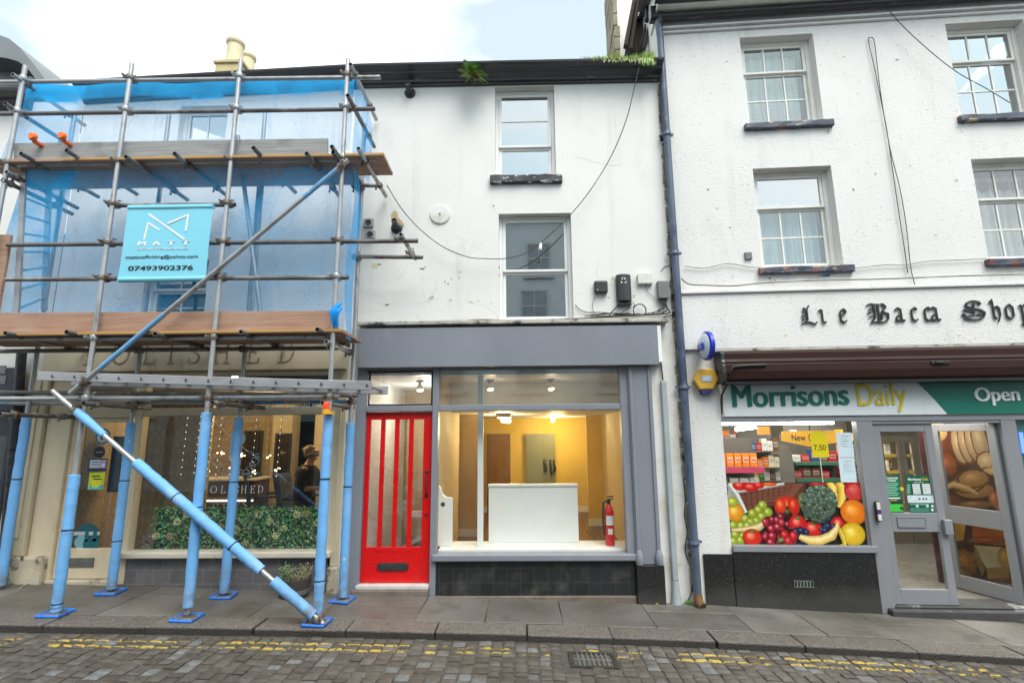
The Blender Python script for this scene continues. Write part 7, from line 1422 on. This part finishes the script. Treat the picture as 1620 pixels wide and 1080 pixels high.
b.tube(spline([W3(980, 482, -.06), W3(972, 489, -.05), W3(965, 497, -.05), W3(964, 501, -.05)]), .008, 6); b.tube(spline([W3(1001, 478, -.05), W3(1003, 484, -.05), W3(990, 490, -.05), W3(975, 500, -.05)]), .0045, 6)
b.tube(spline([W3(910, 482, -.02), W3(918, 490, -.02), W3(930, 494, -.02), W3(950, 494, -.02), W3(970, 496, -.03)]), .0055, 6); b.tube(spline([W3(941, 470, -.02), W3(937, 485, -.02), W3(942, 500, -.02)]), .003, 5)
b.tube(spline([W3(1021, 449, -.02), W3(1025, 462, -.02), W3(1040, 475, -.02)]), .003, 5); b.tube(spline([W3(1060, 470, -.04), W3(1071, 478, -.04), W3(1070, 495, -.03), W3(1050, 501, -.03)]), .007, 6)
lone('cable_bundle', b, M['cable'], 'tangled black cables above the right end of the grey fascia', 'cables', tuple(W3(1000, 500, -.05)), smooth=60)
wire([(1046, 428), (1052, 421), (1066, 419)], .006, 'pale_cable', 'short pale wire bending left from the drainpipe above the junction box', y=-.01)
wire([(1084, 421), (1115, 424), (1150, 417), (1185, 422), (1205, 424), (1215, 432), (1228, 445)], .006, 'pale_cable', 'pale wire sagging from the drainpipe to the lower left roughcast sill', y=-.03, fr=RB)
wire([(1078, 440), (1090, 449), (1120, 451), (1160, 452), (1200, 448), (1230, 446), (1300, 443), (1400, 441), (1500, 437), (1640, 433)], .010, 'pale_cable', 'long cable along the top moulding of the name board', y=-.09, fr=RB)
wire([(1352, 424), (1400, 419), (1430, 419), (1470, 413), (1520, 411), (1560, 409)], .006, 'pale_cable', 'thin wire strung between the two lower roughcast sills', y=-.03, fr=RB)
wire([(1393, 0), (1425, 38), (1470, 80), (1515, 115), (1560, 140), (1598, 163)], .0055, 'cable', 'thin wire sloping from the eaves to the upper right sill', y=-.12, fr=RB)
wire([(1436, 432), (1431, 395), (1421, 330), (1408, 240), (1402, 200), (1394, 160), (1384, 110), (1374, 66), (1377, 60), (1383, 66), (1389, 115), (1395, 160), (1408, 235), (1424, 300), (1434, 360), (1442, 430), (1455, 470), (1461, 486)], .0052, 'cable', 'looped black wire hanging down the roughcast wall to the gothic letters', y=-.03, fr=RB, n=4)
wire([(1081, 757), (1084, 790), (1083, 815), (1087, 840), (1084, 868), (1090, 890), (1096, 905), (1094, 935), (1085, 955)], .0055, 'cable', 'thin black cable wriggling down beside the foot of the drainpipe', y=-.015)
wire([(1068, 530), (1071, 560), (1072, 590)], .006, 'pale_cable', 'short pale cable on the wall strip above the grey cable guard', y=-.012)
# projecting oval lamp sign and hexagonal alarm
x, z = W(1114, 547, -.2, RB); o = thing('projecting_sign', 'blue rimmed oval sign jutting out edge on beside the shutter box', 'sign', (x, 0, z), RB)
b = MB(); b.lathe((x+.035, -.2, z), [(.155, -.035), (.178, -.02), (.178, .02), (.155, .035)], (1, .12, 0), 36); part('rim', b, mat('sign_blue', (.015, .04, .42), .3, .05), o, smooth=40); b = MB(); b.lathe((x+.0, -.204, z), [(.155, .0), (.12, -.025), (.05, -.042), (.01, -.046)], (1, .12, 0), 36); part('face', b, mat('sign_pale_face', (.60, .68, .76), .3, .03), o, smooth=40); b = MB(); b.box(x+.0, x+.05, -.03, -.001, z-.05, z+.05); b.tube([(x+.03, -.03, z), (x+.035, -.06, z)], .02, 10); part('bracket', b, M['dark_plastic'], o)
b = MB(); b.box(x-.06, x-.035, -.30, -.12, z-.05, z+.03); part('side_clip', b, bpy.data.materials['sign_blue'], o, bevel=.01)
q = [W(px, py, -.09, RB) for px, py in ((1105.5, 583.5), (1130, 583), (1137.5, 600), (1128, 615.5), (1107, 616), (1097.5, 601))]; xc_ = sum(p[0] for p in q)/6; zc_ = sum(p[1] for p in q)/6
o = thing('alarm_box', 'yellow hexagonal alarm box with a blue base by the store sign', 'alarm', (xc_, -.04, zc_), RB); b = MB(); b.prism(q, -.10, -.001); part('case', b, mat('alarm_yellow', (.68, .40, .05), .4, .06, 5), o, bevel=.016, seg=3)
e0 = [W(px, py, -.08, RB) for px, py in ((1108, 616.5), (1128, 616), (1125, 623), (1111, 623.5))]; b = MB(); b.prism(e0, -.085, -.001); part('blue_base', b, mat('alarm_navy', (.03, .035, .16), .4), o, bevel=.008); b = MB(); w_ = .062; b.box(xc_-w_, xc_+w_, -.106, -.1005, zc_-.03, zc_+.04); part('badge', b, mat('badge_blue', (.35, .48, .62), .4), o, bevel=.006); b = MB(); text(b, 'ADT', xc_-.042, xc_+.042, zc_-.012, zc_+.026, -.1062, .02, .002); part('lettering', b, M['white_ink'], o)
# ------------------------------------------------------------------ plants and pavement odds and ends
M['plant'] = M['leaf']
p = W3(748, 119, -.23); fr_o = thing('fern', 'bushy fern growing out of the black cornice', 'fern', tuple(p)); g = random.Random(12); b = MB(); b.usecol = True
for k in range(52):
    a = g.uniform(0, 2*math.pi); el = g.uniform(-.75, 1.1); L_ = g.uniform(.10, .23); d = Vector((math.cos(a)*math.cos(el), -abs(math.sin(a))*math.cos(el)*.7, math.sin(el))); c1_ = g.choice(((.09, .22, .04), (.18, .30, .06), (.28, .34, .08), (.06, .14, .03), (.24, .17, .08))); base = p+Vector((g.uniform(-.07, .07), g.uniform(-.03, .05), g.uniform(-.07, .07)))
    side = d.cross(Vector((0, 0, 1))); side = side.normalized() if side.length > .1 else Vector((1, 0, 0)); N = 9
    for i in range(N):
        u = (i+.5)/N; q = base+d*L_*u+Vector((0, 0, -.22*L_*u*u*2)); w_ = .05*math.sin(min(u*1.5, 1)*math.pi/2)*(1.15-u)
        for s_ in (-1, 1): b.col = tuple(c*g.uniform(.7, 1.4) for c in c1_); t_ = q+side*s_*w_*1.7+d*.02; b.add([q-d*.010, t_, q+d*.014], [(0, 1, 2)])
part('fronds', b, M['leaf'], fr_o)
g = random.Random(14); b = MB(); b.usecol = True
for k in range(1500):
    cc_, sp_, ll_, pd_ = g.choice(((1024, 5, .10, .75), (1014, 6, .085, .55), (1000, 7, .05, .5), (985, 6, .035, .4), (972, 4, .09, .1), (968, 9, .05, .6), (1028, 4, .12, .85), (945, 16, .03, .1)))
    px = g.gauss(cc_, sp_)
    if not 915 < px < 1034: continue
    q = W3(px, 93+g.uniform(-2, 3), -.28+g.uniform(-.02, .15)); L_ = ll_*g.uniform(.4, 1.25); dn = g.random() < pd_; d = Vector((g.gauss(0, .35), -g.random()*.5, -1 if dn else g.uniform(.4, 1))).normalized(); b.col = tuple(c*g.uniform(.7, 1.3) for c in g.choice(((.24, .44, .03), (.33, .52, .06), (.15, .30, .03), (.36, .28, .12))))
    s_ = Vector((.005, 0, 0)); b.add([q-s_, q+s_, q+d*L_], [(0, 1, 2)])
lone('gutter_grass', b, M['leaf'], 'bright green grass sprouting from the right end of the black cornice', 'grass', tuple(W3(1010, 95, -.2)), kind='stuff')
# planter
x, z = W(472, 925, -.16); x = W(471, 900, -.17)[0]; gz = GZ(x); o = thing('planter', 'half barrel planter with straggly heather below the salon sill', 'planter', (x, -.20, gz))
r = .175; b = MB(); b.lathe((x, -.22, gz+.002), [(r*.84, 0), (r*.90, .05), (r*.985, .16), (r, .205), (r*.96, .21), (r*.9, .18)], n=28); part('tub', b, mat('black_tub', (.045, .042, .04), .6, .3, 8, .25, 20, st=(1, 1, .4)), o, smooth=40)
b = MB(); [b.lathe((x, -.22, gz+z), [(r*k, 0), (r*(k+.02), .018)], n=28) for z, k in ((.05, .915), (.075, .93))]; part('hoop', b, mat('grey_hoop', (.24, .23, .22), .5, .2, 10, metal=.4), o, smooth=40)
b = MB(); b.lathe((x, -.22, gz+.17), [(r*.9, 0), (r*.4, .012)], n=18); part('soil', b, mat('soil', (.03, .022, .016), .95, .3, 20, .8, 30), o)
b = MB(); b.usecol = True; g = random.Random(18)
for k in range(150):
    a = g.uniform(0, 2*math.pi); rr = r*.8*math.sqrt(g.random()); q = Vector((x+rr*math.cos(a), -.22+rr*math.sin(a), gz+.175)); h = g.uniform(.07, .19); d = Vector((math.cos(a)*.35+g.gauss(0, .1), math.sin(a)*.35+g.gauss(0, .1), 1)).normalized()
    dead = q.x > x-.02 and g.random() < .8; cc = ((.32, .25, .17), (.24, .19, .12)) if dead else ((.07, .13, .04), (.12, .19, .07), (.20, .25, .12))
    for i in range(9): b.col = tuple(c*g.uniform(.7, 1.3) for c in g.choice(cc)); leaves(b, q+d*h*(i+1)/9, (.012, .012, .01), 1, g, [b.col], .016 if not dead else .010)
part('foliage', b, M['leaf'], o)
# drain grate in the gutter
gx0_, gx1_, gy0_, gy1_ = .39, .81, -1.60, -1.285; gz = GZ(.6)-KH+.004; dg = thing('drain_grate', 'iron drain grate set in the setts near the kerb', 'drain', (.6, -1.44, gz)); mi = mat('cast_iron', (.05, .048, .045), .5, .3, 12, .3, 40, metal=.4)
b = MB(); zz = lambda x: GZ(x)-KH+.002
def gb(b, x0, x1, y0, y1, h=.03): b.hexa([(x, y, zz(x)+z) for x in (x0, x1) for y in (y0, y1) for z in (-h, 0)])
gb(b, gx0_, gx0_+.04, gy0_, gy1_); gb(b, gx1_-.04, gx1_, gy0_, gy1_); gb(b, gx0_+.04, gx1_-.04, gy0_, gy0_+.03); gb(b, gx0_+.04, gx1_-.04, gy1_-.03, gy1_); part('frame', b, mi, dg, bevel=.004)
b = MB(); n = 8
for i in range(1, n): q_ = gx0_+.04+(gx1_-gx0_-.08)*i/n; gb(b, q_-.008, q_+.008, gy0_+.03, gy1_-.03, .025)
ym = (gy0_+gy1_)/2; 
b2 = MB(); gb(b2, gx0_+.04, gx1_-.04, ym-.012, ym+.012, .02); part('grating', b, mat('worn_grating', (.22, .22, .21), .45, .2, 12, metal=.5), dg, bevel=.003); 
for v in range(len(b2.v)): b2.v[v] = (b2.v[v][0], b2.v[v][1], b2.v[v][2]-.004)
part('cross_bar', b2, bpy.data.materials['worn_grating'], dg)
b = MB(); b.box(gx0_+.02, gx1_-.02, gy0_+.01, gy1_-.01, gz-.25, gz-.06); part('gully', b, M['ink'], dg)
# litter and weeds
def gp(px, py, dz=.002):
    d = c_f+c_r*((px-810)/FPX)-c_u*((py-540)/FPX); n = Vector((.033, 0, 1)); t_ = (-.015+dz-n.dot(CAM))/n.dot(d); return CAM+d*t_
p = gp(820, 940); b = MB(); b.hexa([(p.x+i+.01*j, p.y+j, GZ(p.x+i)+z+.003+.006*(i > 0)) for i in (-.05, .05) for j in (-.02, .02) for z in (0, .003)]); lone('litter_paper', b, M['white_ink'], 'small white scrap of paper below the black tiled stall riser', 'litter', tuple(p))
p = gp(1040, 956); b = MB(); b.usecol = True; g = random.Random(3); leaves(b, p+Vector((0, 0, .012)), (.03, .02, .008), 26, g, [(.35, .40, .04), (.45, .40, .05), (.2, .28, .04)], .014); lone('yellow_leaf', b, M['leaf'], 'yellow green leaf scrap beside the foot of the grey cable guard', 'leaf', tuple(p))
p = gp(1092, 957); b = MB(); b.usecol = True; leaves(b, p+Vector((0, .03, .02)), (.05, .03, .02), 110, g, [(.06, .20, .02), (.10, .28, .04)], .014); lone('weed', b, M['leaf'], 'small green weed at the foot of the blue drainpipe', 'weed', tuple(p))
p = gp(58, 923); b = MB(); pts = [gp(*q, .008) for q in ((31, 931), (38, 926), (46, 923), (57, 922))]; b.tube(spline(pts), .006, 5); lone('litter_strip', b, M['pale_cable'], 'pale strip of litter by the flaking left plinth', 'litter', tuple(p))
p = gp(66, 921); b = MB(); b.usecol = True; leaves(b, p+Vector((0, 0, .015)), (.05, .03, .01), 16, g, [(.4, .03, .08), (.6, .45, .48), (.05, .07, .14)], .022); lone('litter_scraps', b, M['leaf'], 'crumpled red and pink wrapper by the flaking left plinth', 'litter', tuple(p))
p = gp(442, 945); b = MB(); b.usecol = True; leaves(b, p+Vector((0, 0, .008)), (.018, .012, .006), 12, g, [(.03, .022, .02)], .014); lone('dark_leaf', b, M['leaf'], 'dark curled leaf on the pavement left of the brace foot', 'leaf', tuple(p))
# opposite side of the street, seen only as reflections and shade
opp = thing('terraced_building', 'pale terrace across the street behind the viewer', 'building', (0, -9.5, 0)); hs = [(-8+i*2.6, -8+i*2.6+1.0, a, a+1.4) for i in range(7) for a in (3.2, )]+[(.0, .9, 5.4, 6.5), (.2, 1.0, 7.0, 8.1), (1.7, 2.6, 5.4, 6.5), (-1.6, -.7, 5.4, 6.5)]
b = MB(); b.box(-14, -2.2, -9.6, -9.5, -.6, 6.0); b.box(-2.2, 3.4, -9.6, -9.5, -.6, 8.9); b.box(3.4, 14, -9.6, -9.5, -.6, 6.0); part('wall', b, mat('opposite_render', (.50, .57, .59), .8, .1, 1), opp)
b = MB()
for h_ in hs: b.box(h_[0], h_[1], -9.4995, -9.48, h_[2], h_[3])
part('window', b, mat('opp_pane', (.20, .25, .28), .3, .2, 2), opp); b = MB()
for h_ in hs:
    b.frame(*h_, -9.4795, -9.46, .06); b.box(h_[0]+.06, h_[1]-.06, -9.4795, -9.462, (h_[2]+h_[3])/2-.025, (h_[2]+h_[3])/2+.025); b.box((h_[0]+h_[1])/2-.015, (h_[0]+h_[1])/2+.015, -9.4615, -9.455, h_[2]+.06, h_[3]-.06); b.box(h_[0]-.1, h_[1]+.1, -9.4995, -9.40, h_[2]-.12, h_[2]-.003)
part('window_frame', b, mat('opp_frame', (.40, .44, .46), .6), opp); b = MB()
for i in range(6): b.box(-9+i*3.2, -6.4+i*3.2, -9.4995, -9.45, -.2, 2.3)
part('shop_window', b, mat('opp_glass', (.06, .08, .09), .2), opp)
b = MB(); [b.add([(x0, -9.3, z), (x1, -9.3, z), (x1, -12, z+1.6), (x0, -12, z+1.6)], [(3, 2, 1, 0)]) for x0, x1, z in ((-14, -2.2, 6.0), (-2.2, 3.4, 8.9), (3.4, 14, 6.0))]; part('roof', b, M['slate'], opp)
